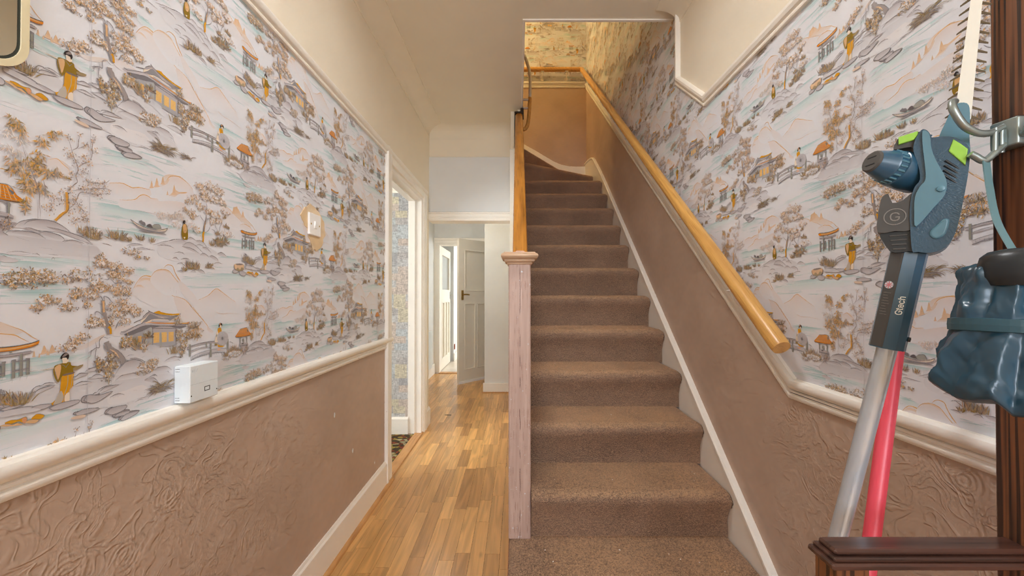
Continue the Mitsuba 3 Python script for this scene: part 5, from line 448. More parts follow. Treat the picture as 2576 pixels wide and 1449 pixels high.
def trim_col(p, n, uv):
    chip = smoothstep(.86, .89, fbm(p.x * 65, p.y * 40, p.z * 65, octaves=3))
    return mix(sr(236, 232, 223), sr(150, 120, 92), chip * .75) * (.97 + .05 * fbm(p.x * 9, p.y * 5, p.z * 9, octaves=2))
mat('m_trim', mikit.proc(trim_col), .42, .45)
mat('m_trim_plain', flat_noise((235, 230, 219), .03, 12), .42, .45)
mat('m_white_plastic', rgb(sr(240, 240, 238)), .35, .5)
mat('m_box_plastic', rgb(sr(226, 236, 240)), .35, .5)
mat('m_plastic_mark', rgb(sr(186, 198, 204)), .5, .4)
mat('m_line', rgb(sr(60, 62, 62)), .6, .3)
mat('m_steel', rgb(sr(190, 188, 182)), .3, .5, metallic=.95)
mat('m_brass', rgb(sr(170, 140, 84)), .35, .5, metallic=.9)
mat('m_bronze', rgb(sr(70, 58, 48)), .32, .5, metallic=.8)
mat('m_hook', rgb(sr(150, 160, 158)), .32, .5, metallic=.75)
def carpet_col(p, n, uv):
    r = cell_rand(dr.floor(p.x * 560), dr.floor(p.y * 560), dr.floor(p.z * 560)); q = noise(p.x * 210, p.y * 210, p.z * 210)
    big = fbm(p.x * 5, p.y * 5, p.z * 5, octaves=3)
    c = mix(sr(92, 73, 63), sr(184, 150, 124), dr.clip(.15 + .5 * q + .55 * (r - .5) + .45 * (big - .5), 0, 1))
    # light from above painted in with the wear: paler along each tread edge
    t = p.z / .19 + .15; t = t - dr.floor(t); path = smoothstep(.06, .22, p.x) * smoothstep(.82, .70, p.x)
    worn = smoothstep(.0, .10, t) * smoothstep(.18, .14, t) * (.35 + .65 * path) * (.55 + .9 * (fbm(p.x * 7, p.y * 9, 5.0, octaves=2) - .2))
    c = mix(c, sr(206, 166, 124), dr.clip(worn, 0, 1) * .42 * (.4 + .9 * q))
    return dr.select(r > .93, mi.Color3f(sr(186, 160, 134)), dr.select(r < .07, mi.Color3f(sr(70, 56, 50)), c))
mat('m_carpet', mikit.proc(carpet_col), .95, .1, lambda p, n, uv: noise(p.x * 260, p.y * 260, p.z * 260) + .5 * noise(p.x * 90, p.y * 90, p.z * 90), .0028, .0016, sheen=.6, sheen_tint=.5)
def floor_col(p, n, uv):
    s = uv.y * 37.0
    g = fbm(p.x * 22 + s * 3 + .8 * fbm(p.x * 5 + s, p.y * 2.2, s), p.y * 1.6 + s * 5, s, octaves=3); line = noise(p.x * 420 + s * 9, p.y * 9, s)
    wave = .5 + .5 * dr.sin((g * 26) + p.x * 60)
    c = mix(sr(226, 174, 106), sr(152, 104, 58), uv.x)
    c = c * (.80 + .28 * g) * (.86 + .20 * wave) * (.90 + .15 * line)
    knot = smoothstep(.04, .0, voronoi(p.x * 3.1 + s, p.y * 1.3)[0])
    return c * (1 - .3 * knot)
mat('m_floor', mikit.proc(floor_col), .27, .5, clearcoat=.25, clearcoat_gloss=.8)
mat('m_gap', rgb(sr(70, 48, 30)), .8, .2)
def wood(c1, c2, axis, f=60, k=5):
    a, b = sr(*c1), sr(*c2)
    def fn(p, n, uv):
        u, v, w = {'y': (p.x, p.z, p.y), 'z': (p.x, p.y, p.z), 'x': (p.y, p.z, p.x), 'r': (p.x, p.z - .83 * p.y, p.y)}[axis]
        warp = fbm(u * 9, v * 9, w * 2.0, octaves=2)
        ring = .5 + .5 * dr.sin((u * f + v * f * .8 + warp * k * 2.2) * 2.2)
        pores = smoothstep(.55, .9, noise(u * 420, v * 420, w * 14))
        return mix(a, b, dr.clip(.15 + .6 * ring * noise(u * 40, v * 40, w * 4) + .35 * pores, 0, 1))
    return mikit.proc(fn)
mat('m_oak_rail', wood((186, 124, 44), (112, 62, 16), 'r', 40), .3, .5, clearcoat=.4)
mat('m_pine_rail', wood((216, 168, 94), (172, 118, 54), 'r', 70), .3, .5, clearcoat=.4)
mat('m_bead', wood((196, 146, 88), (160, 108, 60), 'y', 40), .35, .5)
def ribbed(p, n, uv):
    u = p.x + p.y; w = u * 900 + 5 * fbm(u * 60, p.z * 3.0, 1.0, octaves=2)
    line = noise(w * .42, p.z * 5, 2.0); fine = noise(u * 1500, p.z * 26, 5.0); big = fbm(u * 40, p.z * 2.5, 3.0, octaves=3)
    return mix(sr(120, 74, 44), sr(34, 18, 11), dr.clip(smoothstep(.30, .72, line) * .75 + .35 * fine * big + .1, 0, 1))
mat('m_dark_oak', mikit.proc(ribbed), .32, .5, clearcoat=.5)
mat('m_dark_oak_rail', wood((80, 50, 40), (34, 20, 16), 'x', 110, 4), .25, .5, clearcoat=.6)
def newel_col(p, n, uv):
    g = noise(p.x * 160, p.y * 160, p.z * 7); base = mix(sr(192, 168, 156), sr(170, 142, 130), g) * (.94 + .1 * fbm(p.x * 20, p.y * 20, p.z * 4, octaves=2))
    line = smoothstep(.0016, .0005, dr.abs(p.x - .008 + .002 * (noise(p.z * 30, 3.0, 1.0) - .5))) * smoothstep(.35, .6, noise(p.z * 25, 1.0, 9.0))
    flake = smoothstep(.77, .80, fbm(p.x * 150, p.y * 150, p.z * 60, octaves=3) + .06 * smoothstep(.5, .2, p.z) + .04 * smoothstep(.034, .046, dr.abs(p.x - .006)))
    scr = smoothstep(.72, .82, noise(p.x * 900, p.y * 900, p.z * 22)) * .5 * smoothstep(.3, .6, fbm(p.x * 40, p.y * 40, p.z * 6, octaves=2))
    return mix(mix(mix(base, sr(132, 92, 80), scr), sr(112, 84, 78), line), sr(206, 210, 214), flake)
mat('m_newel', mikit.proc(newel_col), .5, .4)
mat('m_newel_cap', wood((214, 186, 156), (170, 132, 104), 'x', 50), .4, .4)
mat('m_bare', flat_noise((132, 74, 58), .25, 60, (116, 66, 56), 8), .6, .3)
def tweed(p, n, uv):
    x, z = p.x * 1.0, p.z
    r = dr.floor(z / .115); xo = x + .047 * cell_rand(r, 4, 1); cx = dr.floor(xo / .098)
    rr = cell_rand(cx, r, 2); sub = dr.floor((z / .115 - r) * (1 + dr.floor(2 * cell_rand(cx, r, 5)))); rr = dr.select(sub > 0, cell_rand(cx, r, 8), rr)
    c = dr.select(rr < .2, mi.Color3f(sr(196, 196, 196)), dr.select(rr < .4, mi.Color3f(sr(176, 170, 168)), dr.select(rr < .58, mi.Color3f(sr(208, 186, 168)), dr.select(rr < .74, mi.Color3f(sr(186, 198, 204)), dr.select(rr < .86, mi.Color3f(sr(212, 200, 160)), mi.Color3f(sr(150, 152, 158)))))))
    w1 = noise(x * 260, z * 60, 1.0); w2 = noise(x * 60, z * 260, 2.0); k = noise(x * 380, z * 380, 4.0)
    c = c * .5 + mi.Color3f(sr(190, 190, 190)) * .5
    return c * (.5 + .4 * w1 + .4 * w2) * (.8 + .3 * k)
mat('m_tweed', mikit.proc(tweed), .8, .2)
def room_carpet(p, n, uv):
    d, d2, q = voronoi(p.x * 34 + fbm(p.x * 20, p.y * 20, 1.0, octaves=2), p.y * 34 + fbm(p.x * 20, p.y * 20, 5.0, octaves=2)); k = fbm(p.x * 40, p.y * 40, 0.0, octaves=3)
    c = dr.select(q < .35, mi.Color3f(sr(70, 58, 44)), dr.select(q < .6, mi.Color3f(sr(136, 118, 62)), dr.select(q < .8, mi.Color3f(sr(112, 62, 44)), mi.Color3f(sr(150, 138, 108)))))
    return mix(c, sr(46, 42, 38), smoothstep(.08, .02, d2 - d)) * (.7 + .5 * k)
mat('m_room_carpet', mikit.proc(room_carpet), .95, .1)
mat('m_vinyl', flat_noise((206, 196, 184), .08, 20, (196, 184, 170), 3), .25, .5)
mat('m_black', rgb(sr(34, 38, 42)), .36, .5)
def black_body(p, n, uv): return mi.Color3f(sr(44, 74, 94)) * (.9 + .25 * noise(p.x * 900, p.y * 900, p.z * 900))
mat('m_body', mikit.proc(black_body), .3, .6, lambda p, n, uv: noise(p.x * 700, p.y * 700, p.z * 700), .0004, .0008)
mat('m_facet', rgb(sr(84, 124, 140)), .34, .6)
mat('m_barrel', rgb(sr(42, 80, 104)), .26, .7, clearcoat=.5)
mat('m_grey_panel', rgb(sr(74, 72, 70)), .5, .4)
mat('m_panel_line', rgb(sr(120, 116, 112)), .5, .4)
mat('m_green', rgb(sr(150, 200, 78)), .45, .4)
mat('m_alu', rgb(sr(204, 214, 224)), .30, .5, lambda p, n, uv: noise(p.x * 900, p.y * 900, p.z * 60), .0002, .0008, metallic=.55)
mat('m_blade', rgb(sr(224, 222, 210)), .4, .4)
mat('m_teeth', rgb(sr(92, 78, 58)), .4, .5, metallic=.5)
mat('m_text', rgb(sr(236, 238, 238)), .5, .3)
mat('m_flag', rgb(sr(196, 120, 128)), .5, .3)
mat('m_red', rgb(sr(222, 76, 92)), .35, .5)
def nylon(p, n, uv): return mi.Color3f(sr(34, 66, 84)) * (.75 + .5 * fbm(p.x * 60, p.y * 60, p.z * 30, octaves=2))
mat('m_nylon', mikit.proc(nylon), .28, .6, sheen=.6)
mat('m_strap_dark', rgb(sr(44, 76, 88)), .4, .5)
mat('m_strap', rgb(sr(96, 128, 134)), .5, .4)
mat('m_mirror', rgb(sr(226, 224, 214)), .03, .5, metallic=1.0)
mat('m_bevel', rgb(sr(66, 72, 68)), .15, .6, metallic=.6)
mat('m_mirror_rim', rgb(sr(222, 212, 176)), .3, .5)
mat('m_door', flat_noise((230, 223, 208), .04, 10), .35, .5)
mat('m_dark', rgb(sr(40, 34, 30)), .7, .3)
scene['m_glass'] = {'type': 'thindielectric', 'int_ior': 1.5}
mat('m_frosted', rgb(sr(220, 225, 228)), .5, .4)

# ------------------------------------------------------------------ measures
XL, XR, YB, YE, ZC = -.80, .85, 4.69, 3.4, 2.65      # left and right walls, back wall of the stairs, end of the hall, ceiling
RISE, GO, Y0, PITCH = .19, .2257, 1.016, .8307         # stairs: nosing k at y = Y0 + k GO, z = k RISE
ZD0, ZD1, ZP0 = .823, .886, 1.995                     # dado rail, picture rail
YBEND = 1.2
def dado_z(y): return ZD1 if y < YBEND else ZD1 + (y - YBEND) * PITCH

# ------------------------------------------------------------------ wallpaper: the printed scene, repeat by repeat, clipped to its wall
PW, PH = .5253, .535
def clip_tris(tri, val, poly):
    """keeps what lies inside the convex counter-clockwise polygon; val is a number per corner"""
    keep_t, keep_v = tri, val
    poly = np.asarray(poly, float)
    for a, b in zip(poly, np.roll(poly, -1, 0)):
        nrm = np.array([-(b - a)[1], (b - a)[0]]); d = (keep_t - a) @ nrm
        inn = (d >= 0).sum(1); full = inn == 3; part = (inn > 0) & ~full
        nt, nv = [keep_t[full]], [keep_v[full]]
        for t, v, e in zip(keep_t[part], keep_v[part], d[part]):
            q, w = [], []
            for i in range(3):
                j = (i + 1) % 3
                if e[i] >= 0: q.append(t[i]); w.append(v[i])
                if (e[i] >= 0) != (e[j] >= 0):
                    s = e[i] / (e[i] - e[j]); q.append(t[i] + s * (t[j] - t[i])); w.append(v[i] + s * (v[j] - v[i]))
            for i in range(1, len(q) - 1): nt.append(np.array([[q[0], q[i], q[i + 1]]])); nv.append(np.array([[w[0], w[i], w[i + 1]]]))
        keep_t, keep_v = np.concatenate(nt), np.concatenate(nv)
    return keep_t, keep_v
TILES = {'fine': build_tile(TILE, 2.9), 'coarse': build_tile(TILE, .9)}
def wallpaper(regions, to3):
    """regions: (convex polygon in (u, h), tile); to3(u, h, offset) -> points. One mesh; uv = (ink, strength)"""
    V, UV = [], []
    for poly, which in regions:
        poly = np.asarray(poly, float)
        tri, ink, st, layer = TILES[which]
        for i in range(1, len(poly) - 1):
            t = poly[[0, i, i + 1]]; V.append(to3(t[:, 0], t[:, 1], np.zeros(3))); UV.append(np.zeros((3, 2)))
        (u0, h0), (u1, h1) = poly.min(0) - .35, poly.max(0) + .35
        for i in range(int(math.floor(u0 / PW)), int(math.ceil(u1 / PW)) + 1):
            for j in range(int(math.floor((h0 - 1.6) / PH)), int(math.ceil((h1 - .7) / PH)) + 1):
                t = tri + np.array([i * PW, .785 + j * PH + (i % 2) * PH / 2])
                mn, mx = t.min(1), t.max(1)
                ok = (mx[:, 0] > poly[:, 0].min()) & (mn[:, 0] < poly[:, 0].max()) & (mx[:, 1] > poly[:, 1].min()) & (mn[:, 1] < poly[:, 1].max())
                if not ok.any(): continue
                val = np.stack([np.repeat(ink[ok][:, None], 3, 1), st[ok], np.repeat(layer[ok][:, None], 3, 1)], 2).astype(float)
                ct, cv = clip_tris(t[ok], val, poly)
                if len(ct) == 0: continue
                q, w = ct.reshape(-1, 2), cv.reshape(-1, 3)
                V.append(to3(q[:, 0], q[:, 1], .00015 + w[:, 2] * 2.4e-6)); UV.append(w[:, :2])
            if u0 + .35 < i * PW < u1 - .35:      # the joint between two drops of paper
                s = np.array([[i * PW - .0004, poly[:, 1].min()], [i * PW + .0004, poly[:, 1].min()], [i * PW + .0004, poly[:, 1].max()], [i * PW - .0004, poly[:, 1].max()]])
                ct, cv = clip_tris(s[[[0, 1, 2], [0, 2, 3]]], np.tile([7, .35, 1100.0], (2, 3, 1)), poly)
                if len(ct): V.append(to3(ct.reshape(-1, 2)[:, 0], ct.reshape(-1, 2)[:, 1], np.full(ct.size // 2, .0025))); UV.append(cv.reshape(-1, 3)[:, :2])
    V, UV = np.concatenate(V), np.concatenate(UV)
    n = len(V) // 3
    return (V, np.arange(3 * n).reshape(n, 3)), UV
def paper(key, regions, to3):
    m, uv = wallpaper(regions, to3); add(key, m, 'm_wallpaper', uv=uv)

# ------------------------------------------------------------------ left wall
W = thing('wall_left', 'left hall wall with Japanese garden wallpaper over embossed brown paper', 'wall', kind='structure')
D0, D1, DH = 2.365, 3.17, 1.962                  # doorway in the left wall
add(W + '__masonry', cat(box(XL - .1, XL, -2.6, D0, 0, ZC + .1), box(XL - .1, XL, D1, YE, 0, ZC + .1), box(XL - .1, XL, D0, D1, DH, ZC + .1)), 'm_cream')
paper(W + '__wallpaper', [([(-.705 + -.1, .85), (D0 - .705, .85), (D0 - .705, 2.02), (-.705 - .1, 2.02)], 'fine')], lambda u, h, o: np.stack([XL + o + .0004, u + .705, h], 1))
add(W + '__anaglypta', box(XL, XL + .003, -2.6, D0, 0, .85), 'm_anaglypta', label='embossed brown paper')
add(W + '__frieze', cat(box(XL, XL + .003, -2.6, YE, 2.01, ZC)), 'm_cream', label='plain cream plaster above the rail')
def chip(y, z, r, s):
    a = np.linspace(0, 2 * np.pi, 10)[:-1]; rr = r * (1 + .35 * np.random.default_rng(s).standard_normal(9) * .6)
    return prism(np.stack([y + rr * np.cos(a), z + 1.6 * rr * np.sin(a)], 1), 'x', XL + .003, XL + .0036)
for k, (y, z, r) in enumerate([(1.655, 0.621, 0.006), (1.838, 0.392, 0.007), (2.12, 0.213, 0.005)]): add(W + '__filler_spot', chip(y, z, r, k), 'm_offwhite')
DADO = [(0, 0), (0, .011), (.006, .015), (.012, .015), (.014, .010), (.018, .010), (.022, .016), (.027, .016), (.029, .012), (.033, .020), (.042, .026), (.052, .026), (.058, .022), (.061, .014), (.063, .012), (.063, 0)]
PICT = [(0, 0), (0, .013), (.005, .015), (.010, .012), (.014, .012), (.018, .020), (.028, .026), (.038, .026), (.042, .020), (.045, .012), (.045, 0)]
lw = lambda s, t, q: (XL + q, s, t)
k = thing('trim_1', 'moulded white dado rail along the left hall wall', 'dado rail', kind='structure')
add(k, moulding([(-2.6, ZD0), (D0 + .002, ZD0)], DADO, lw), 'm_trim', smooth=35)
k = thing('trim_2', 'moulded cream picture rail along the left wall and over its doorway', 'picture rail', kind='structure')
add(k, moulding([(-2.6, ZP0), (3.27, ZP0)], PICT, lw), 'm_trim_plain', smooth=35)
k = thing('baseboard_left', 'white painted skirting board with chipped edge below the left wall', 'skirting board', kind='structure')
SK = [(0, 0), (0, .018), (.135, .018), (.142, .012), (.152, .008), (.152, 0)]
add(k + '__board', cat(moulding([(-2.6, 0), (D0 + .004, 0)], SK, lw), moulding([(3.262, 0), (YE, 0)], SK, lw)), 'm_trim')
a = np.linspace(0, math.pi / 2, 7); q = [(0, 0)] + [(.017 * math.sin(t), .017 * math.cos(t)) for t in a]
add(k + '__floor_bead', moulding([(-2.6, 0), (D0, 0)], [(p, .018 + r) for p, r in q], lw), 'm_bead', smooth=40, label='oak quarter round bead')

# doorway in the left wall
k = thing('door_1', 'open doorway in the left wall with worn white lining and architrave', 'doorway', kind='structure')
add(k + '__lining', cat(box(XL - .105, XL + .002, D1 - .03, D1, 0, DH, .001), box(XL - .105, XL + .002, D0, D0 + .03, 0, DH, .001), box(XL - .105, XL + .002, D0, D1, DH - .03, DH, .001)), 'm_trim')
add(k + '__stop', cat(box(XL - .105, XL - .05, D1 - .043, D1 - .03, 0, DH - .03), box(XL - .105, XL - .05, D0 + .03, D0 + .043, 0, DH - .03), box(XL - .105, XL - .05, D0 + .04, D1 - .04, DH - .043, DH - .03)), 'm_trim')
ARC = [(0, 0), (0, .014), (.012, .014), (.016, .020), (.05, .016), (.06, .022), (.074, .024), (.085, .022), (.09, .014), (.09, 0)]
add(k + '__architrave', moulding([(D1 + .0, 0), (D1 + .0, ZP0)], [(-p, q) for p, q in ARC], lw), 'm_trim', smooth=35)
add(k + '__architrave', moulding([(D0, 0), (D0, 2.045)], ARC, lw), 'm_trim', smooth=35)
add(k + '__head_board', box(XL, XL + .016, D0, D1, DH - .002, ZP0 + .002, .002), 'm_trim')
sp = add(k + '__strike_plate', box(XL - .08, XL - .05, D1 - .0325, D1 - .03, 1.155, 1.30, .0005), 'm_steel')
add(k + '__strike_plate__latch_hole', cat(box(XL - .07, XL - .058, D1 - .034, D1 - .031, 1.17, 1.20), box(XL - .074, XL - .054, D1 - .034, D1 - .031, 1.235, 1.26)), 'm_dark')

# coving and ceiling
def cove(r1, r2, x0, sg):
    a = np.linspace(0, math.pi / 2, 14)
    return [(x0, ZC), (x0, ZC - r2), (x0 + sg * .007, ZC - r2)] + [(x0 + sg * (.007 + (r1 - .014) * (1 - math.cos(t))), ZC - r2 + .004 + (r2 - .010) * math.sin(t)) for t in a] + [(x0 + sg * r1, ZC - .006), (x0 + sg * r1, ZC)]
k = thing('trim_3', 'plain cream coving where the left wall meets the ceiling', 'coving', kind='structure')
add(k, prism(cove(.122, .082, XL, 1), 'y', -2.6, YE - .02), 'm_cream', smooth=35)
k = thing('trim_4', 'short cream coving end at the top of the right wall', 'coving', kind='structure')
add(k, prism(cove(.122, .082, XR, -1), 'y', -2.6, 1.99), 'm_cream', smooth=35)
XO, YO = .037, 2.07                              # the opening over the stairs
k = thing('ceiling', 'cream hall ceiling cut open above the staircase', 'ceiling', kind='structure')
add(k + '__plaster', cat(box(XL - .1, XR + .1, -2.7, YO, ZC, 2.85), box(XL - .1, XO, YO, YE + .1, ZC, 2.85)), 'm_ceiling')
add(k + '__opening_bead', cat(box(XO, XR, YO - .014, YO + .004, ZC - .007, ZC + .004, .002), box(XO - .012, XO + .003, YO - .014, 3.3, ZC - .006, ZC + .002, .002)), 'm_trim_plain')
r = .11; a = np.linspace(0, math.pi / 2, 12)
add(k + '__curved_end', prism([(YE, ZC), (YE, ZC - r)] + [(YE - r * (1 - math.cos(t)), ZC - r + r * math.sin(t)) for t in a][1:], 'x', XL, XO - .06), 'm_ceiling', smooth=40)

# ------------------------------------------------------------------ right wall
W = thing('wall_right', 'right wall along the stairs with Japanese garden wallpaper over brown paper', 'wall', kind='structure')
add(W + '__masonry', box(XR, XR + .1, -2.7, YB + .1, 0, 5.05), 'm_cream')
yu = lambda y: .3986 + 1.058 - y
def reg(pts): return [(yu(y), z) for y, z in pts][::-1] if Polygon([(yu(y), z) for y, z in pts]).exterior.is_ccw is False else [(yu(y), z) for y, z in pts]
dz = lambda y: dado_z(y) - .03
paper(W + '__wallpaper', [(reg([(.2, .85), (YBEND, .85), (YBEND, 2.02), (.2, 2.02)]), 'fine'), (reg([(YBEND, dz(YBEND)), (2.03, dz(2.03)), (2.03, 2.29), (YBEND, 2.29)]), 'fine'),
    (reg([(2.03, dz(2.03)), (2.9, dz(2.9)), (2.9, 4.0), (2.03, 4.0)]), 'fine'), (reg([(2.9, dz(2.9)), (YB, dz(YB)), (YB, 4.95), (2.9, 4.95)]), 'coarse'), (reg([(2.03, 4.0), (2.9, 4.0), (2.9, 4.95), (2.03, 4.95)]), 'coarse')],
    lambda u, h, o: np.stack([XR - .0004 - o, .3986 + 1.058 - u, h - .014], 1))
lo = [(-2.6, 0), (YB, 0), (YB, dado_z(YB) - .03), (YBEND, .85), (-2.6, .85)]
add(W + '__anaglypta', prism(lo, 'x', XR - .003, XR), 'm_anaglypta', label='embossed brown paper')
add(W + '__frieze', prism([(-2.6, 2.01), (1.705, 2.01), (2.0, 2.275), (2.0, ZC), (-2.6, ZC)], 'x', XR - .003, XR), 'm_cream', label='plain cream plaster above the rail')
rw = lambda s, t, q: (XR - q, s, t)
k = thing('trim_5', 'white dado rail rising with the stairs along the right wall', 'dado rail', kind='structure')
add(k, moulding([(-2.6, ZD0), (YBEND - .02, ZD0), (YB, ZD0 + (YB - YBEND) * PITCH - .012)], DADO, rw), 'm_trim', smooth=35)
k = thing('trim_6', 'cream picture rail stepping up to the ceiling on the right wall', 'picture rail', kind='structure')
add(k, moulding([(-2.6, ZP0), (1.705, ZP0), (2.012, 2.262), (2.012, ZC)], PICT, rw), 'm_trim_plain')

XS = -.06                                         # hall side of the wall under the stairs
# ------------------------------------------------------------------ back wall of the stairwell, landing
W = thing('wall_back', 'papered wall at the top of the stairs with brown lower half', 'wall', kind='structure')
add(W + '__masonry', cat(box(XS, XR + .1, YB, YB + .1, 0, 5.05), box(-1.7, XS, YB, YB + .1, 2.45, 5.05)), 'm_cream')
paper(W + '__wallpaper', [([(.3986 + PW + x - .642, z) for x, z in [(-.9, 3.74), (XR, 3.74), (XR, 4.95), (-.9, 4.95)]], 'coarse')], lambda u, h, o: np.stack([u - .3986 - PW + .642, YB - .0006 - o, h - .025], 1))
add(W + '__anaglypta', box(-1.6, XR, YB - .003, YB, 2.5, 3.75), 'm_anaglypta', label='embossed brown paper')
k = thing('trim_7', 'white dado rail across the wall at the top of the stairs', 'dado rail', kind='structure')
add(k, moulding([(-1.6, 3.715), (XR - .02, 3.715)], [(p * 1.25, q) for p, q in DADO], lambda s, t, q: (s, YB - q, t)), 'm_trim', smooth=35)
W = thing('wall_landing', 'walls and floor of the landing above the hall', 'wall', kind='structure')
add(W + '__partition', box(XO - .06, XO, YO, 3.70, 2.655, 3.75, .004), 'm_anaglypta')
add(W + '__partition_cap', box(XO - .075, XO + .004, YO, 3.71, 3.75, 3.79, .004), 'm_trim_plain')
add(W + '__side', cat(box(-1.7, -1.6, YO - .1, YB, 2.85, 5.05), box(-1.6, XR, YO - .1, YO, 2.85, 5.05)), 'm_cream')
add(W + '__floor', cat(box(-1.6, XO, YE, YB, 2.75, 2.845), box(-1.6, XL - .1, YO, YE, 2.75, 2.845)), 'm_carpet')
k = thing('ceiling_landing', 'white ceiling above the landing', 'ceiling', kind='structure'); add(k, box(-1.7, XR + .1, YO - .1, YB + .1, 4.95, 5.05), 'm_ceiling')

# ------------------------------------------------------------------ end of the hall, lobby, kitchen
XS = -.06                                         # hall side of the wall under the stairs
W = thing('wall_end', 'pale wall above the opening at the end of the hall', 'wall', kind='structure')
add(W + '__masonry', cat(box(XL - .5, XS, YE, YE + .1, 1.84, 2.75), box(-1.33, XL - .1, YE, YE + .1, 0, 1.84)), 'm_cream')
add(W + '__lower_face', box(XL, XS, YE - .008, YE, 1.85, 2.382, .002), 'm_offwhite', label='white papered band')
k = thing('door_2', 'moulded cream lintel across the opening at the end of the hall', 'door head', kind='structure')
add(k + '__lintel', cat(moulding([(XL, 1.823), (XS, 1.823)], [(0, 0), (0, .020), (.012, .022), (.018, .018), (.045, .018), (.05, .026), (.058, .026), (.064, .016), (.064, 0)], lambda s, t, q: (s, YE - q, t))), 'm_trim_plain', smooth=35)
add(k + '__soffit', box(XL, XS, YE - .015, YE + .13, 1.808, 1.832, .003), 'm_trim_plain')
add(k + '__jamb', box(XS - .012, XS + .01, YE - .02, YE + .12, 0, 1.82, .003), 'm_trim_plain')
W = thing('wall_understairs', 'cream wall closing the side of the staircase', 'wall', kind='structure')
sp_top = lambda y: (y - Y0) / GO * RISE
add(W + '__boarding', cat(prism([(1.59, 0), (3.0, 0), (3.0, sp_top(3.0) - .05), (1.59, sp_top(1.59) - .05)], 'x', -.035, -.008), prism([(3.0, 0), (YB, 0), (YB, 2.4), (YE + .1, 2.4), (YE + .1, ZC), (3.1, ZC), (3.0, sp_top(3.0) + .25)], 'x', XS, XS + .03)), 'm_cream')
add(W + '__corner_strip', prism([(3.0, sp_top(3.0) - .2), (3.36, sp_top(3.36) - .2), (3.36, 2.48), (3.0, 2.3)], 'x', XS - .004, XS + .034), 'm_trim_plain')
W = thing('wall_lobby', 'white nib wall beside the open panelled door', 'wall', kind='structure')
add(W + '__nib', box(-.395, XS + .03, 4.48, 4.60, 0, 2.4, .002), 'm_offwhite')
add(W + '__side', box(-1.33, -1.23, YE + .1, 5.58, 0, 2.4), 'm_offwhite')
add(W + '__far_side', cat(box(-1.33, -1.17, 5.58, 5.68, 0, 2.4), box(-.2, .1, 5.58, 5.68, 0, 2.4), box(-1.17, -.2, 5.58, 5.68, 1.895, 2.4)), 'm_offwhite')
add(W + '__return', box(XS + .03, .1, YB + .1, 5.68, 0, 2.4), 'm_offwhite')
k = thing('ceiling_lobby', 'ceiling of the back lobby', 'ceiling', kind='structure'); add(k, cat(box(-1.35, XS + .03, YE + .1, YB + .1, 2.32, 2.42), box(-1.35, .12, YB + .1, 5.68, 2.32, 2.42)), 'm_ceiling')
k = thing('baseboard_back', 'white skirting boards of the back lobby', 'skirting board', kind='structure')
add(k + '__nib_board', box(-.41, XS, 4.462, 4.48, 0, .112, .003), 'm_trim'); add(k + '__side_board', box(-1.23, -1.212, YE + .1, 5.55, 0, .15, .003), 'm_trim')
add(k + '__nib_bead', box(-.42, XS, 4.452, 4.463, 0, .012), 'm_bead')
k = thing('door_3', 'white frame of the doorway from lobby to kitchen', 'door frame', kind='structure')
fw = lambda s, t, q: (s, 5.58 - q, t)
add(k + '__frame', cat(box(-1.18, -1.15, 5.56, 5.69, 0, 1.90), box(-.22, -.19, 5.56, 5.69, 0, 1.90), box(-1.17, -.2, 5.56, 5.69, 1.88, 1.905)), 'm_trim_plain')
add(k + '__architrave', cat(moulding([(-1.165, 0), (-1.165, 1.985)], ARC, fw), moulding([(-1.25, 1.895), (-.15, 1.895)], ARC, fw)), 'm_trim_plain', smooth=35)
add(k + '__threshold', box(-1.16, -.2, 5.55, 5.66, 0, .008, .002), 'm_bead')
# kitchen
W = thing('wall_kitchen', 'bright white kitchen walls seen through the far door', 'wall', kind='structure')
add(W + '__left', box(-1.25, -1.115, 6.58, 8.6, 0, 2.4), 'm_offwhite'); add(W + '__corner', box(-2.0, -1.25, 6.58, 6.68, 0, 2.4), 'm_offwhite')
add(W + '__recess', box(-2.1, -2.0, 5.58, 6.68, 0, 2.4), 'm_offwhite'); add(W + '__end', box(-1.25, 1.6, 8.6, 8.7, 0, 2.4), 'm_offwhite')
add(W + '__right', cat(box(1.5, 1.6, 5.6, 8.6, 0, .9), box(1.5, 1.6, 5.6, 8.6, 2.1, 2.4), box(1.5, 1.6, 5.6, 6.2, .9, 2.1), box(1.5, 1.6, 8.2, 8.6, .9, 2.1)), 'm_offwhite')
add(W + '__near', cat(box(.1, 1.6, 5.58, 5.68, 0, 2.4), box(-2.1, -1.33, 5.58, 5.68, 0, 2.4)), 'm_offwhite')
k = thing('ceiling_kitchen', 'ceiling of the kitchen', 'ceiling', kind='structure'); add(k, box(-2.1, 1.6, 5.68, 8.7, 2.4, 2.5), 'm_ceiling')
k = thing('floor_kitchen', 'pale kitchen floor beyond the far door', 'floor', kind='structure'); add(k, box(-2.1, 1.6, 5.6, 8.7, -.05, .002), 'm_vinyl')
k = thing('baseboard_kitchen', 'white skirting board of the kitchen wall with brown base', 'skirting board', kind='structure')
add(k, box(-1.115, -1.095, 6.56, 8.6, 0, .14, .004), 'm_trim_plain')
k = thing('window_1', 'kitchen window letting in the daylight', 'window', kind='structure')
add(k + '__frame', cat(box(1.49, 1.52, 6.2, 8.2, .9, .96), box(1.49, 1.52, 6.2, 8.2, 2.04, 2.1), box(1.49, 1.52, 6.2, 6.26, .96, 2.04), box(1.49, 1.52, 7.17, 7.23, .96, 2.04), box(1.49, 1.52, 8.14, 8.2, .96, 2.04)), 'm_trim_plain')
for y0, y1 in ((6.26, 7.17), (7.23, 8.14)): add(k + '__pane', box(1.515, 1.525, y0, y1, .96, 2.04), 'm_frosted', emitter=emit(KITCHEN_GLASS))

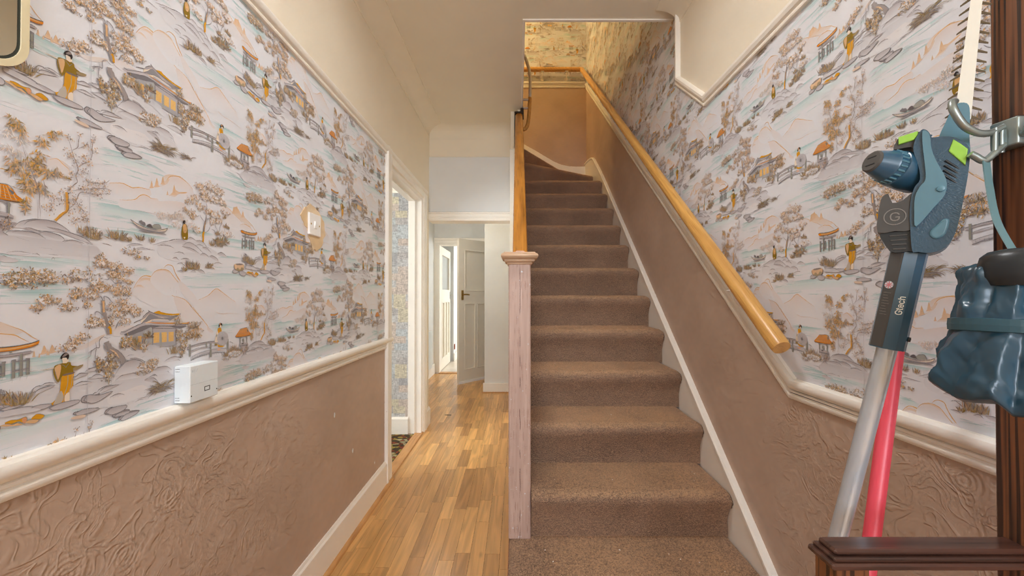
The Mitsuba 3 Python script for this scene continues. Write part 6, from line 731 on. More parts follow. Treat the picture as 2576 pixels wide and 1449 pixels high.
# ------------------------------------------------------------------ floor: strip by strip
k = thing('floor', 'oak strip floor of the hall', 'floor', kind='structure')
add(k + '__base', cat(box(XL - .1, .9, -2.7, YE + .1, -.05, -.0018), box(-1.33, .1, YE + .1, 5.62, -.05, -.0018)), 'm_gap')
SW = .0655; rnd = random.Random(11); planks = 0
def plank(x0, x1, y0, y1, tone):
    g = .0005
    m = box(x0 + g, x1 - g, y0 + g, y1 - g, -.0016, 0.0)
    m.unmerge_vertices(); uv = np.tile([tone, rnd.random()], (len(m.vertices), 1))
    add('floor__plank', m, 'm_floor', uv=uv)
rows = [XL + i * SW for i in range(13)]
for i, x in enumerate(rows):
    x1 = min(x + SW, .02); y = 1.30 - rnd.random() * .3
    while y < 5.5:
        L = rnd.choice([.22, .3, .38, .45, .5]) * rnd.uniform(.9, 1.1); t = min(max(rnd.gauss(.36, .20), 0), 1)
        plank(x, x1, y, min(y + L, 5.56), t); y += L
for i in range(20):                               # the lobby, wider than the hall
    x = -1.23 + i * SW
    if x > XL - .01: break
    y = 3.5
    while y < 5.5:
        L = rnd.uniform(.3, .6); plank(x, x + SW, y, min(y + L, 5.56), min(max(rnd.gauss(.36, .17), 0), 1)); y += L
m = box(XL, .85, -2.6, 1.0, -.0016, 0); m.unmerge_vertices(); add('floor__near_end', m, 'm_floor', uv=np.tile([.4, .3], (len(m.vertices), 1)))
add('floor__threshold_strip', prism([(XL - .06, 0), (XL + .018, 0), (XL + .012, .008), (XL - .05, .010)], 'y', D0 + .0, D1 - .0), 'm_bead', label='oak strip across the left doorway')

# ------------------------------------------------------------------ side room seen through the left doorway
W = thing('wall_sideroom', 'tweed papered wall of the room beyond the left doorway', 'wall', kind='structure')
YR = 3.13
add(W + '__masonry', cat(box(-3.3, XL - .1, YR, YR + .1, 0, 2.75), box(-3.3, -3.2, -.5, YR, 0, .8), box(-3.3, -3.2, -.5, YR, 2.2, 2.75), box(-3.3, -3.2, -.5, .4, .8, 2.2), box(-3.3, -3.2, 2.6, YR, .8, 2.2), box(-3.3, XL - .1, -.6, -.5, 0, 2.75)), 'm_offwhite')
add(W + '__tweed_paper', box(-3.2, XL - .1, YR - .002, YR, .1, 2.02), 'm_tweed', label='woven check wallpaper')
add(W + '__picture_rail', moulding([(-3.2, 1.985), (XL - .1, 1.985)], PICT, lambda s, t, q: (s, YR - q, t)), 'm_trim_plain', smooth=35)
add(W + '__skirting', moulding([(-3.2, 0), (XL - .1, 0)], [(p * .95, q) for p, q in SK], lambda s, t, q: (s, YR - q, t)), 'm_trim')
k = thing('ceiling_sideroom', 'ceiling of the side room', 'ceiling', kind='structure'); add(k, box(-3.3, XL - .1, -.6, YR + .1, 2.65, 2.75), 'm_ceiling')
k = thing('floor_sideroom', 'patterned brown carpet of the side room', 'carpet', kind='structure'); add(k, box(-3.3, XL - .055, -.6, YR, -.05, .006), 'm_room_carpet')
k = thing('window_2', 'window of the side room', 'window', kind='structure')
add(k + '__frame', cat(box(-3.22, -3.18, .4, 2.6, .8, .86), box(-3.22, -3.18, .4, 2.6, 2.14, 2.2), box(-3.22, -3.18, .4, .46, .86, 2.14), box(-3.22, -3.18, 1.47, 1.53, .86, 2.14), box(-3.22, -3.18, 2.54, 2.6, .86, 2.14)), 'm_trim_plain')
for y0, y1 in ((.46, 1.47), (1.53, 2.54)): add(k + '__pane', box(-3.23, -3.22, y0, y1, .86, 2.14), 'm_frosted', emitter=emit(SIDE_ROOM_GLASS))

# ------------------------------------------------------------------ front wall behind the camera with its glazed door
W = thing('wall_front', 'front wall of the hall around the glazed front door', 'wall', kind='structure')
add(W + '__masonry', cat(box(XL - .1, -.74, -2.7, -2.6, 0, ZC), box(.79, XR + .1, -2.7, -2.6, 0, ZC), box(-.74, .79, -2.7, -2.6, 2.45, ZC)), 'm_cream')
k = thing('door_4', 'glazed front door with side lights and top light', 'front door', kind='structure')
bars = [box(-.74, .79, -2.67, -2.62, 2.39, 2.45), box(-.74, .79, -2.67, -2.62, 1.98, 2.04), box(-.74, .79, -2.67, -2.62, 0, .25), box(-.74, -.69, -2.67, -2.62, .25, 2.39), box(.74, .79, -2.67, -2.62, .25, 2.39), box(-.40, -.32, -2.67, -2.62, .25, 2.39), box(.37, .45, -2.67, -2.62, .25, 2.39), box(-.69, .74, -2.67, -2.62, .95, 1.03)]
add(k + '__frame', cat(*bars), 'm_trim_plain')
for x0, x1 in ((-.69, -.40), (-.32, .37), (.45, .74)): add(k + '__panel', box(x0, x1, -2.65, -2.64, .25, .95), 'm_trim_plain')
for x0, x1, z0, z1 in [(-.69, -.40, 1.03, 1.98), (.45, .74, 1.03, 1.98), (-.32, .37, 1.03, 1.98), (-.69, -.40, 2.04, 2.39), (-.32, .37, 2.04, 2.39), (.45, .74, 2.04, 2.39)]:
    add(k + '__pane', box(x0, x1, -2.652, -2.647, z0, z1), 'm_frosted', emitter=emit(FRONT_DOOR_GLASS))

# ------------------------------------------------------------------ staircase
S = thing('staircase', 'staircase with worn brown carpet, oak banister and painted newel post', 'staircase')
XC0, XC1 = .0, .828
def step_profile(h, yn, ybase, ynext, zb):
    """carpet cross-section from the foot of the riser over the nosing to the next riser, as (y, z)"""
    r = .036; pts = [(ybase, zb), (ybase - .001, zb + .02), (ybase - .006, h - .125), (ybase - .014, h - .10), (yn + .018, h - .08), (yn + .008, h - .062), (yn + .002, h - .048)]
    for t in np.linspace(.0, math.pi / 2, 10): pts.append((yn + r - r * math.cos(t), h - r + r * math.sin(t)))
    for f in (.2, .4, .6, .8, 1.0): pts.append((yn + r + (ynext - yn - r) * f, h - .001 * math.sin(f * 3.1)))
    return np.array(pts)
def step_mesh(pr, x0, x1, seed, droop=True):
    nx = 34; xs = np.concatenate([np.linspace(x0, x1 - .05, nx - 8), np.linspace(x1 - .04, x1, 8)]); V = []
    n = len(pr); low = np.array([[pr[-1][0], pr[0][1]]])
    for x in xs:
        p = pr.copy(); e = max(0, (x - (x1 - .035)) / .035)
        w = meshkit.fbm(np.stack([np.full(n, x * 6 + seed), p[:, 0] * 7, p[:, 1] * 7], 1), 3, seed) - .5
        p[6:, 1] += .007 * w[6:]; p[3:12, 0] += .008 * w[3:12]
        if droop: k = (p[:, 1] > pr[:, 1].max() - .06); p[k, 1] -= .016 * e ** 2; p[2:8, 0] += .008 * e ** 2
        V.append(np.column_stack([np.full(n, x), p])); V.append([[x, low[0][0], low[0][1]]])
    V = np.vstack(V); m = n + 1; F = []
    for i in range(len(xs) - 1):
        for j in range(m):
            a, b = i * m + j, i * m + (j + 1) % m; F += [(a, b, b + m), (a, b + m, a + m)]
    for i in (0, len(xs) - 1):
        for j in range(1, m - 1): f = (i * m + m - 1, i * m + j - 1, i * m + j); F.append(f if i == 0 else f[::-1])
    t = trimesh.Trimesh(V, F, process=False); trimesh.repair.fix_normals(t); return t
OVER = .040
for kx in range(2, 13):
    yn = Y0 + kx * GO
    pr = step_profile(kx * RISE, yn, yn + OVER, yn + GO + OVER + .01, (kx - 1) * RISE - .004)
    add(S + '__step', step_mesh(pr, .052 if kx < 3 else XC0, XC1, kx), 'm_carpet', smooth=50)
# the bottom step wraps round the newel post with a rounded corner
a = np.linspace(0, math.pi / 2, 10); yb = Y0 + GO
out = [(XC1, yb), (XC1, 1.60), (-.034, 1.60)] + [(-.034 + .06 * (1 - math.cos(t)), yb + .06 - .06 * math.sin(t)) for t in a]
g = Polygon(out); lay = []
for z0, z1, o in [(0, .14, -.028), (.14, .150, -.018), (.150, .16, -.008), (.16, .170, -.003), (.170, .178, 0.0)]: lay.append(prism(g.buffer(o), 'z', z0, z1))
R_ = [(.178 + .012 * math.sin(t), -.012 * (1 - math.cos(t))) for t in np.linspace(0, math.pi / 2, 6)]
for (z0, o0), (z1, o1) in zip(R_[:-1], R_[1:]): lay.append(prism(g.buffer(o1), 'z', z0, z1))
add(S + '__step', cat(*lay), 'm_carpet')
add(S + '__step_side', cat(box(-.036, -.030, yb + .06, 1.60, 0, .165, .001)), 'm_bare', label='worn red painted end of the bottom step')
# winders
def winder(A, B, z, tread, key):
    A, B = np.array(A), np.array(B); d = (B - A) / np.linalg.norm(B - A); nrm = np.array([d[1], -d[0]])
    if nrm @ (np.array(Polygon(tread).centroid.coords[0]) - A) > 0: nrm = -nrm
    pr = step_profile(z, 0, OVER, .10, z - RISE - .004); n = len(pr); V = []
    for t in np.linspace(0, 1, 12):
        c = A + (B - A) * t; V += [(c[0] - nrm[0] * y, c[1] - nrm[1] * y, zz) for y, zz in pr]
    F = []
    for i in range(11):
        for j in range(n - 1): q = i * n + j; F += [(q, q + 1, q + n + 1), (q, q + n + 1, q + n)]
    m = trimesh.Trimesh(np.array(V), F, process=False)
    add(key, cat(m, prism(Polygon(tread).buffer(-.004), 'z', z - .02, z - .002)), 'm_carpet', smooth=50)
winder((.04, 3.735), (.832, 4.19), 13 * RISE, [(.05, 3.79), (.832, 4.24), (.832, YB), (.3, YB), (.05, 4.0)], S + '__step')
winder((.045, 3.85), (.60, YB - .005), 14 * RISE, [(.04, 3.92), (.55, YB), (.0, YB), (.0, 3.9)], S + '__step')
# string board on the right wall with its bead, then round the corner
nz = lambda y: (y - Y0) / GO * RISE
ys = [(y, nz(y) + .012) for y in (.95, 2.0, 3.0, 3.7)] + [(3.86, 2.40), (3.98, 2.49), (4.067, 2.553), (4.14, 2.61), (4.22, 2.659), (4.30, 2.69), (4.42, 2.72), (4.55, 2.742), (YB - .002, 2.757)]
add(S + '__string_board', prism(ys + [(YB - .002, 2.2), (3.7, nz(3.7) - .36), (1.3, -.0), (.95, 0)], 'x', .829, XR - .002), 'm_trim_plain', label='white string board along the wall')
add(S + '__string_bead', moulding(ys, [(-.006, .0), (-.006, .024), (.002, .030), (.012, .030), (.018, .024), (.018, 0)], lambda s, t, q: (XR - q, s, t)), 'm_trim', smooth=35)
tp = [(XR - .01, 2.732), (.72, 2.731), (.634, 2.735), (.54, 2.752), (.451, 2.79), (.36, 2.842), (.24, 2.915), (.0, 3.05)]
add(S + '__string_board', prism(tp + [(.0, 2.5), (XR - .01, 2.3)], 'y', YB - .022, YB - .003), 'm_trim_plain', label='white string board at the winders')
# newel post
nk = add(S + '__newel_post', box(-.037, .05, 1.49, 1.585, .188, 1.275, .004), 'm_newel', label='pink painted newel post with flaking paint')
def cap_ring(o, z0, z1, r):
    a = np.linspace(-math.pi / 2, math.pi / 2, 9); ms = []
    zs = [(z0 + z1) / 2 + (z1 - z0) / 2 * math.sin(t) for t in a]; os_ = [o - r * (1 - math.cos(t)) for t in a]
    return trimesh.convex.convex_hull(np.array([(.0065 + sx_ * (.0435 + q), 1.5375 + sy_ * (.0475 + q), z) for q, z in zip(os_, zs) for sx_ in (-1, 1) for sy_ in (-1, 1)]))
lay = [cap_ring(.006, 1.262, 1.272, .004), cap_ring(.016, 1.271, 1.285, .007), cap_ring(.029, 1.283, 1.306, .012), box(-.056, .069, 1.471, 1.604, 1.303, 1.310, .003)]
add(nk + '__cap', cat(*lay), 'm_newel_cap', smooth=30, label='bare wood moulded cap')
# oak banister: rises from the newel cap, its far end held by a bracket
y0, z0, y1 = 1.50, 1.245, 3.02; z1 = z0 + (y1 - y0) * .8418
prof = [(-.029, 0), (.029, 0), (.029, .014), (.024, .02), (.030, .034), (.026, .048), (.014, .056), (-.014, .056), (-.026, .048), (-.030, .034), (-.024, .02), (-.029, .014)]
V = []
for y, z in ((y0, z0), (y1, z1)): V += [(.0085 + a, y, z + b * 1.3) for a, b in prof]
n = len(prof); F = [(i, (i + 1) % n, (i + 1) % n + n) for i in range(n)] + [(i, (i + 1) % n + n, i + n) for i in range(n)] + [(0, i, i + 1) for i in range(1, n - 1)] + [(n, n + i + 1, n + i) for i in range(1, n - 1)]
m = trimesh.Trimesh(np.array(V), F, process=False); trimesh.repair.fix_normals(m)
bk = add(S + '__banister', m, 'm_oak_rail', smooth=25, label='oak banister rail')
add(bk + '__end_bracket', cat(box(-.026, .046, y1 - .01, y1 + .03, z1 + .07, z1 + .084, .002), box(.02, .046, y1, y1 + .02, z1 + .03, 2.64, .002)), 'm_bronze')
add(S + '__side_panel', prism([(1.585, nz(1.585) - .05), (3.70, nz(3.70) - .05), (3.70, 2.655), (y1 + .02, 2.655 - .02), (y1, z1 + .01), (1.585, z0 + .085 * .8418 + .01)], 'x', -.004, .018), 'm_cream', label='cream panel below the banister')

lint = []
for i in range(26):
    kx = rnd.choice([1, 1, 2, 2, 3, 4, 5]); x_, y_ = rnd.uniform(.10, .78), Y0 + kx * GO + rnd.uniform(.06, .21); s_ = rnd.uniform(.0008, .0022)
    m = trimesh.creation.icosphere(1, s_); m.apply_scale((rnd.uniform(1, 2.4), rnd.uniform(.8, 1.5), .6)); m.apply_transform(trimesh.transformations.rotation_matrix(rnd.uniform(0, 3), [0, 0, 1])); m.apply_translation((x_, y_, kx * RISE + .0015)); lint.append(m)
k = thing('carpet_lint', 'tiny white lint specks scattered over the lower carpeted stairs', 'lint', kind='stuff'); add(k, cat(*lint), 'm_white_plastic')

# ------------------------------------------------------------------ handrail on the right wall
H = thing('handrail', 'round pine handrail on white brackets rising along the papered right wall', 'handrail')
hx = XR - .07; A = np.array([hx, 1.125, .985]); B = np.array([hx, 4.615, 3.905]); C = np.array([-.9, 4.615, 3.905])
d = (B - A) / np.linalg.norm(B - A)
def flat_bottom_rail(p, q, r=.0265):
    return tube([p, p + (q - p) * .003, p + (q - p) * .5, q], [r * .93, r, r, r], 20)
add(H + '__rail', flat_bottom_rail(A, B), 'm_pine_rail', smooth=50)
add(H + '__rail', cat(flat_bottom_rail(C, B), trimesh.creation.icosphere(3, .0265).apply_translation(B)), 'm_pine_rail', smooth=50)
def rail_bracket(at, wallv, key):
    at = np.array(at); wv = np.array(wallv, float)
    foot = at + wv * .066 + np.array([0, 0, -.085]); knee = at + np.array([0, 0, -.07])
    rod = tube(smooth_path([at + [0, 0, -.02], at + [0, 0, -.055], at + wv * .02 + [0, 0, -.08], foot], 4), .0055, 8)
    plate = lathe([(0, 0), (.024, 0), (.024, .004), (.018, .007), (0, .008)], 20, -wv, foot + wv * .003)
    cup = box(at[0] - .02, at[0] + .02, at[1] - .02, at[1] + .02, at[2] - .032, at[2] - .026, .002)
    add(key, cat(rod, plate, cup), 'm_white_plastic', smooth=40)
for y in (1.367, 1.777, 2.23, 2.68, 3.08, 3.49, 3.98): rail_bracket(A + d * ((y - A[1]) / d[1]), (1, 0, 0), H + '__bracket')
for x in (.30, .594): rail_bracket((x, 4.615, 3.905), (0, 1, 0), H + '__bracket')
# grab rail beside the winders
k = thing('grab_rail', 'bent grab rail, white above and wooden below, beside the winding steps', 'grab rail')
gp = [(.06, 3.55, 3.40), (.085, 3.55, 3.33), (.113, 3.55, 3.22), (.113, 3.55, 3.0)]
add(k + '__upper_tube', tube(smooth_path(gp, 5), .014, 12), 'm_white_plastic', smooth=50)
add(k + '__lower_grip', tube(smooth_path([(.113, 3.55, 3.0), (.10, 3.55, 2.80), (.08, 3.55, 2.72), (.05, 3.55, 2.695)], 5), .017, 12), 'm_pine_rail', smooth=50)
for z in (2.98, 2.90): add(k + '__fixing', box(.036, .112, 3.54, 3.56, z - .008, z + .008, .003), 'm_white_plastic')

# ------------------------------------------------------------------ things on the left wall
k = thing('light_switch', 'white rocker light switch on a patch of bare plaster on the left wall', 'light switch')
yc, zc = 1.478, 1.415
pl = box(XL + .001, XL + .010, yc - .043, yc + .043, zc - .043, zc + .043, .003)
add(k + '__plate', pl, 'm_white_plastic')
m = prism([(XL + .008, zc - .014), (XL + .0125, zc - .013), (XL + .0165, zc + .013), (XL + .008, zc + .014)], 'y', yc - .008, yc + .008); add(k + '__rocker', m, 'm_white_plastic')
for s in (-1, 1): add(k + '__screw', lathe([(0, 0), (.0035, 0), (.003, .001), (0, .0012)], 12, (1, 0, 0), (XL + .0098, yc + s * .030, zc)), 'm_brass', smooth=30)
def patch(pts, seed):
    p = catmull(np.array(pts), True, 4); p = p + .004 * np.random.default_rng(seed).standard_normal(p.shape); return prism(Polygon(p).buffer(0), 'x', XL + .0004, XL + .0036)
mat('m_plaster_patch', flat_noise((214, 188, 150), .2, 40, (226, 206, 176), 20), .9, .1)
add(free('wall_left__bare_plaster'), patch([(yc - .06, zc + .06), (yc - .01, zc + .075), (yc + .05, zc + .05), (yc + .085, zc + .0), (yc + .06, zc - .075), (yc + .01, zc - .10), (yc - .03, zc - .055), (yc - .05, zc - .02), (yc - .085, zc + .02)], 2), 'm_plaster_patch', label='torn patch of bare plaster around the switch')
k = thing('phone_socket', 'small white phone socket box standing on the left dado rail', 'socket box')
ya, yb2, za, zb2 = .884, .967, .889, .975
add(k + '__cover', box(XL + .001, XL + .038, ya, yb2, za, zb2, .0015), 'm_box_plastic')
fx = XL + .038
add(k + '__seam', box(fx - .0005, fx + .0002, ya + .001, yb2 - .001, .9305, .9312), 'm_plastic_mark')
add(k + '__socket_frame', cat(box(fx - .001, fx + .0004, .925, .941, .908, .9095), box(fx - .001, fx + .0004, .925, .941, .9175, .919), box(fx - .001, fx + .0004, .925, .9265, .908, .919), box(fx - .001, fx + .0004, .9395, .941, .908, .919)), 'm_line')
for y in (.888, .962): add(k + '__screw', lathe([(0, 0), (.0016, 0), (.0014, .0006), (0, .0007)], 10, (1, 0, 0), (fx - .0001, y, .905)), 'm_line')
for z in (.968, .962, .901, .895): add(k + '__vent', box(XL + .004, XL + .014, ya - .0004, ya + .001, z, z + .0008), 'm_line')
def wall_text(txt, h, depth, o, ux, vx):
    m = meshkit.text_mesh(txt, h, depth); v = np.array(m.vertices); o, ux, vx = map(np.array, (o, ux, vx)); n = np.cross(ux, vx)
    return trimesh.Trimesh(o + v[:, :1] * ux + v[:, 1:2] * vx + v[:, 2:] * n, m.faces, process=False)
fig = tube([(fx, .9, .960), (fx, .9025, .9645), (fx, .905, .967)], .0006, 6)
add(k + '__logo', cat(wall_text('BT', .0045, .0003, (fx, .8885, .9605), (0, 1, 0), (0, 0, 1)), fig), 'm_plastic_mark')
# mirror at the picture's edge
k = thing('wall_mirror', 'round-cornered mirror with cream rim high on the left wall', 'mirror')
def rounded(y0, y1, z0, z1, r, n=10):
    p = []
    for cy, cz, a0 in ((y1 - r, z0 + r, -90), (y1 - r, z1 - r, 0), (y0 + r, z1 - r, 90), (y0 + r, z0 + r, 180)):
        p += [(cy + r * math.cos(math.radians(a0 + 90 * i / n)), cz + r * math.sin(math.radians(a0 + 90 * i / n))) for i in range(n + 1)]
    return np.array(p)
o = rounded(.10, .607, 1.487, 1.975, .05)
P_ = Polygon(o)
add(k + '__rim', prism(P_.difference(P_.buffer(-.010)), 'x', XL + .002, XL + .014), 'm_mirror_rim')
add(k + '__bevel', prism(P_.buffer(-.010).difference(P_.buffer(-.014)), 'x', XL + .002, XL + .012), 'm_bevel')
add(k + '__glass', prism(P_.buffer(-.014), 'x', XL + .002, XL + .012), 'm_mirror')

# ------------------------------------------------------------------ lobby things: doors, heater
def panel_door(key, w, h, t, rows, mat_, glass=None):
    """a door leaf in its own x (width) z (height) plane, y = thickness; rows of recessed panels (x0, x1, z0, z1)"""
    g = sbox(0, 0, w, h)
    for x0, x1, z0, z1 in rows + ([glass] if glass else []): g = g.difference(sbox(x0, z0, x1, z1))
    ms = [prism(g, 'y', -t / 2, t / 2)]
    for x0, x1, z0, z1 in rows:
        ms.append(box(x0, x1, -t / 2 + .014, t / 2 - .014, z0, z1))
        for s in (-1, 1):
            y = s * (t / 2 - .001); loop = [(x0, y, z0), (x1, y, z0), (x1, y, z1), (x0, y, z1), (x0, y, z0)]
            for p_, q_ in zip(loop[:-1], loop[1:]): ms.append(tube([p_, q_], .006, 8))
    return cat(*ms)
def placed(m, o, deg):
    m = m.copy(); m.apply_transform(trimesh.transformations.rotation_matrix(math.radians(deg), [0, 0, 1])); m.apply_translation(o); return m
def lever(x, z, s):
    return cat(box(x - .018, x + .018, min(0, s * .004) + s * .02, max(0, s * .004) + s * .02, z - .07, z + .055, .001), tube([(x, s * .02, z), (x, s * .055, z)], .008, 10), tube(smooth_path([(x, s * .055, z), (x + .03, s * .056, z + .004), (x + .09, s * .054, z - .002)], 4), [.009] * 8 + [.007], 10))
k = thing('panelled_door', 'cream panelled door standing ajar in the lobby, three tall panels below', 'door')
o, ang = (-.77, 4.88, .012), math.degrees(math.atan2(.33, .308)); w, h = .80, 1.865
add(k + '__leaf', placed(panel_door(k, w, h, .036, [(.10, .70, 1.19, 1.72), (.10, .27, .17, 1.02), (.315, .485, .17, 1.02), (.53, .70, .17, 1.02)], ''), o, ang), 'm_door')
add(k + '__handle', placed(lever(.055, 1.14, -1), o, ang), 'm_brass', smooth=40)
add(k + '__handle', placed(lever(.055, 1.14, 1), o, ang), 'm_brass', smooth=40)
add(k + '__floor_shine_strip', placed(box(.0, w, -.026, -.018, -.008, .022), o, ang), 'm_white_plastic', label='white strip standing in for the floor reflection along the foot')  # white strip stands in for light reflected off the floor
k = thing('glazed_door', 'white half-glazed kitchen door folded back beside the far doorway', 'door')
o, ang = (-1.175, 5.70, .012), 90
add(k + '__leaf', placed(panel_door(k, .80, 1.87, .036, [(.10, .25, .17, 1.02), (.315, .485, .17, 1.02), (.55, .70, .17, 1.02)], '', (.10, .70, 1.22, 1.75)), o, ang), 'm_door')
add(k + '__pane', placed(box(.10, .70, -.003, .003, 1.22, 1.75), o, ang), 'm_glass')
add(k + '__handle', placed(lever(.745, 1.14, -1), o, ang), 'm_steel', smooth=40)
k = thing('brown_socket', 'small brown socket low on the bright kitchen wall', 'socket'); add(k + '__plate', box(-1.114, -1.106, 6.62, 6.70, .20, .29, .003), 'm_bare'); add(k + '__hole', box(-1.107, -1.104, 6.65, 6.67, .235, .255), 'm_dark')
k = thing('panel_heater', 'white wall heater with rounded corners in the lobby', 'heater')
p = rounded(4.30, 5.02, .19, .68, .07)
add(k + '__case', prism(p, 'x', -1.222, -1.13), 'm_box_plastic', smooth=30)
add(k + '__grille', cat(*[box(-1.215 + i * .014, -1.208 + i * .014, 4.40, 4.94, .676, .684) for i in range(6)]), 'm_trim_plain')
for y in (4.4, 4.9): add(k + '__foot', box(-1.21, -1.15, y, y + .03, .12, .20, .003), 'm_white_plastic')
k = thing('dead_leaf', 'tiny dark dead leaf lying on the oak floor near the end of the hall', 'leaf')
add(k, puff(catmull(np.array([(-.70, -.008), (-.68, .004), (-.66, .0), (-.64, .006), (-.635, -.004), (-.66, -.012)]), True, 3), .004, .002).apply_transform(trimesh.transformations.rotation_matrix(math.pi / 2, [1, 0, 0])).apply_translation((0, 3.63, .001)), 'm_dark')

# ------------------------------------------------------------------ coat stand at the right edge
K = thing('coat_stand', 'dark oak coat stand with umbrella rail and metal hooks at the right edge', 'coat stand')
add(K + '__post', box(.7055, .766, .497, .565, .04, 2.15, .003), 'm_dark_oak', label='ribbed dark oak post')
add(K + '__foot', box(.43, .83, .51, .552, 0, .045, .004), 'm_dark_oak_rail'); add(K + '__foot', box(.715, .757, .30, .76, 0, .045, .004), 'm_dark_oak')
rz = .790
rail = cat(box(.424, .80, .514, .561, rz - .0215, rz - .0125, .0025), box(.430, .80, .519, .559, rz - .0135, rz - .007, .002), box(.436, .80, .525, .557, rz - .0085, rz, .0030))
add(K + '__umbrella_rail', rail, 'm_dark_oak_rail', label='moulded umbrella rail')
add(K + '__leg', box(.438, .482, .522, .566, .04, rz - .020, .003), 'm_dark_oak')
add(K + '__drip_tray', cat(box(.43, .80, .515, .76, .045, .055), box(.43, .80, .515, .522, .055, .085, .002), box(.43, .80, .753, .76, .055, .085, .002), box(.43, .437, .515, .76, .055, .085, .002), box(.793, .80, .515, .76, .055, .085, .002)), 'm_dark_oak_rail')
add(K + '__hook', cat(box(.684, .707, .517, .550, 1.348, 1.388, .003),
    tube(smooth_path([(.6903, .5335, 1.3799), (.6622, .5359, 1.3693), (.6377, .5382, 1.3799), (.6236, .5405, 1.4044), (.6271, .5452, 1.4185), (.633, .5476, 1.4208)], 5), .0048, 10),
    tube(smooth_path([(.6903, .5335, 1.3564), (.6727, .5335, 1.3412), (.661, .5359, 1.331), (.651, .5385, 1.338), (.6455, .540, 1.342)], 5), .0046, 10),
    tube(smooth_path([(.70, .5335, 1.374), (.690, .515, 1.362), (.682, .501, 1.372)], 4), .005, 10), tube([(.6727, .5335, 1.376), (.6727, .5335, 1.337)], .0034, 8), tube([(.682, .5335, 1.379), (.682, .5335, 1.341)], .0034, 8)), 'm_hook', smooth=50, label='grey forked hook')
m = cat(tube(smooth_path([(.7055, .5265, 1.0815), (.6786, .5265, 1.0838), (.6493, .5265, 1.0991), (.6224, .5242, 1.1283), (.6131, .5218, 1.1459), (.6154, .5206, 1.1517)], 5), [.0072] * 10 + [.0062] * 16, 12), trimesh.creation.icosphere(2, .0098).apply_translation((.6166, .5195, 1.1558)))
add(K + '__hook', m, 'm_bronze', smooth=50, label='bronze curled hook with ball tip')

# folded umbrella hanging from the forked hook
U = thing('umbrella', 'folded dark blue umbrella hanging from the coat stand', 'umbrella')
cx, cy, ut = .5815, .442, 1.1014                    # axis, height of the waist strap
prof = np.array([(.030, .076), (.040, .067), (.043, .050), (.047, .029), (.0505, .011), (.0500, .0), (.0505, -.009), (.054, -.022), (.0585, -.041), (.0625, -.062), (.0655, -.078), (.065, -.090), (.056, -.095)])
pz = catmull(prof, False, 5); na = 240; th = np.linspace(0, 2 * np.pi, na + 1)[:-1]; V = []
for i, (r, z) in enumerate(pz):
    f = np.clip((.009 - z) / .06, 0, 1); g = np.clip(z / .03, 0, 1); g = g * g * (3 - 2 * g)
    tw = 8 * th - (22 * z if z < 0 else 12 * z) + .9 * np.sin(3 * th + 1) + .5 * np.sin(2 * th - 20 * z)
    saw = (tw / (2 * np.pi)) % 1.0; fold = np.where(saw < .72, saw / .72, (1 - saw) / .28) * 2 - 1     # overlapping pleats
    crease = meshkit.fbm(np.stack([np.cos(th) * 3, np.sin(th) * 3, np.full(na, z * 45)], 1), 3, 4) - .5
    w = 1 + (.03 + .075 * f + .06 * g) * fold + .26 * crease * (.15 + f * .6 + g)
    ragged = .007 * f * fold + .012 * f * crease
    V.append(np.stack([cx + r * w * np.cos(th), cy + r * w * np.sin(th), ut + z + ragged + .014 * f * np.cos(th - math.pi * .9) + .010 * g * crease], 1))
V = np.vstack(V + [[[cx, cy, ut + pz[0][1] + .004]], [[cx, cy, ut + pz[-1][1] + .006]]]); n = len(pz); F = []
for i in range(n - 1):
    for j in range(na): a_, b_ = i * na + j, i * na + (j + 1) % na; F += [(a_, b_, b_ + na), (a_, b_ + na, a_ + na)]
e = n * na
for j in range(na): F += [(e, (j + 1) % na, j), (e + 1, e - na + j, e - na + (j + 1) % na)]
m = trimesh.Trimesh(V, F, process=False); trimesh.repair.fix_normals(m)
add(U + '__canopy', m, 'm_nylon', smooth=50)
add(U + '__waist_strap', lathe([(.0500, -.008), (.0545, -.007), (.0550, 0), (.0545, .007), (.0500, .008)], 48, (.06, .03, 1), (cx, cy, ut + .002)), 'm_strap_dark')
add(U + '__handle', lathe([(0, .050), (.031, .050), (.0355, .060), (.036, .074), (.034, .083), (.028, .089), (.018, .0915), (0, .092)], 40, (0, 0, 1), (cx - .010, cy - .016, ut)), 'm_black', smooth=40)
sp_ = smooth_path([(.6625, .5340, 1.334), (.650, .520, 1.290), (.628, .495, 1.238), (.600, .455, 1.188)], 6)
st = []
for q in sp_: st += [q + [-.0062, 0, 0], q + [.0062, .002, 0], q + [.0062, .0035, 0], q + [-.0062, .0015, 0]]
F = []
for i in range(len(sp_) - 1):
    for j in range(4): a_, b_ = i * 4 + j, i * 4 + (j + 1) % 4; F += [(a_, b_, b_ + 4), (a_, b_ + 4, a_ + 4)]
m = trimesh.Trimesh(np.array(st), F, process=False); trimesh.repair.fix_normals(m); add(U + '__hanging_strap', m, 'm_strap', smooth=40)

# red pole leaning behind
k = thing('red_pole', 'red broom handle leaning behind the silver hedge trimmer pole', 'pole')
a0, a1 = np.array([.6104, .67, .645]), np.array([.7201, .73, .9974]); a2 = a1 + (a1 - a0) * .30; a_ = a0 + (a0 - a1) * ((a0[2] - .057) / (a1[2] - a0[2]))
a_[0] = max(a_[0], .46); a_[1] = .60
add(k + '__shaft', tube([a_, a0, a1, a2], .0125, 16), 'm_red', smooth=50)
add(k + '__end_cap', tube([a2 - (a2 - a1) * .1, a2 + (a2 - a1) * .06], [.0138, .0130], 16), 'm_red', smooth=50)

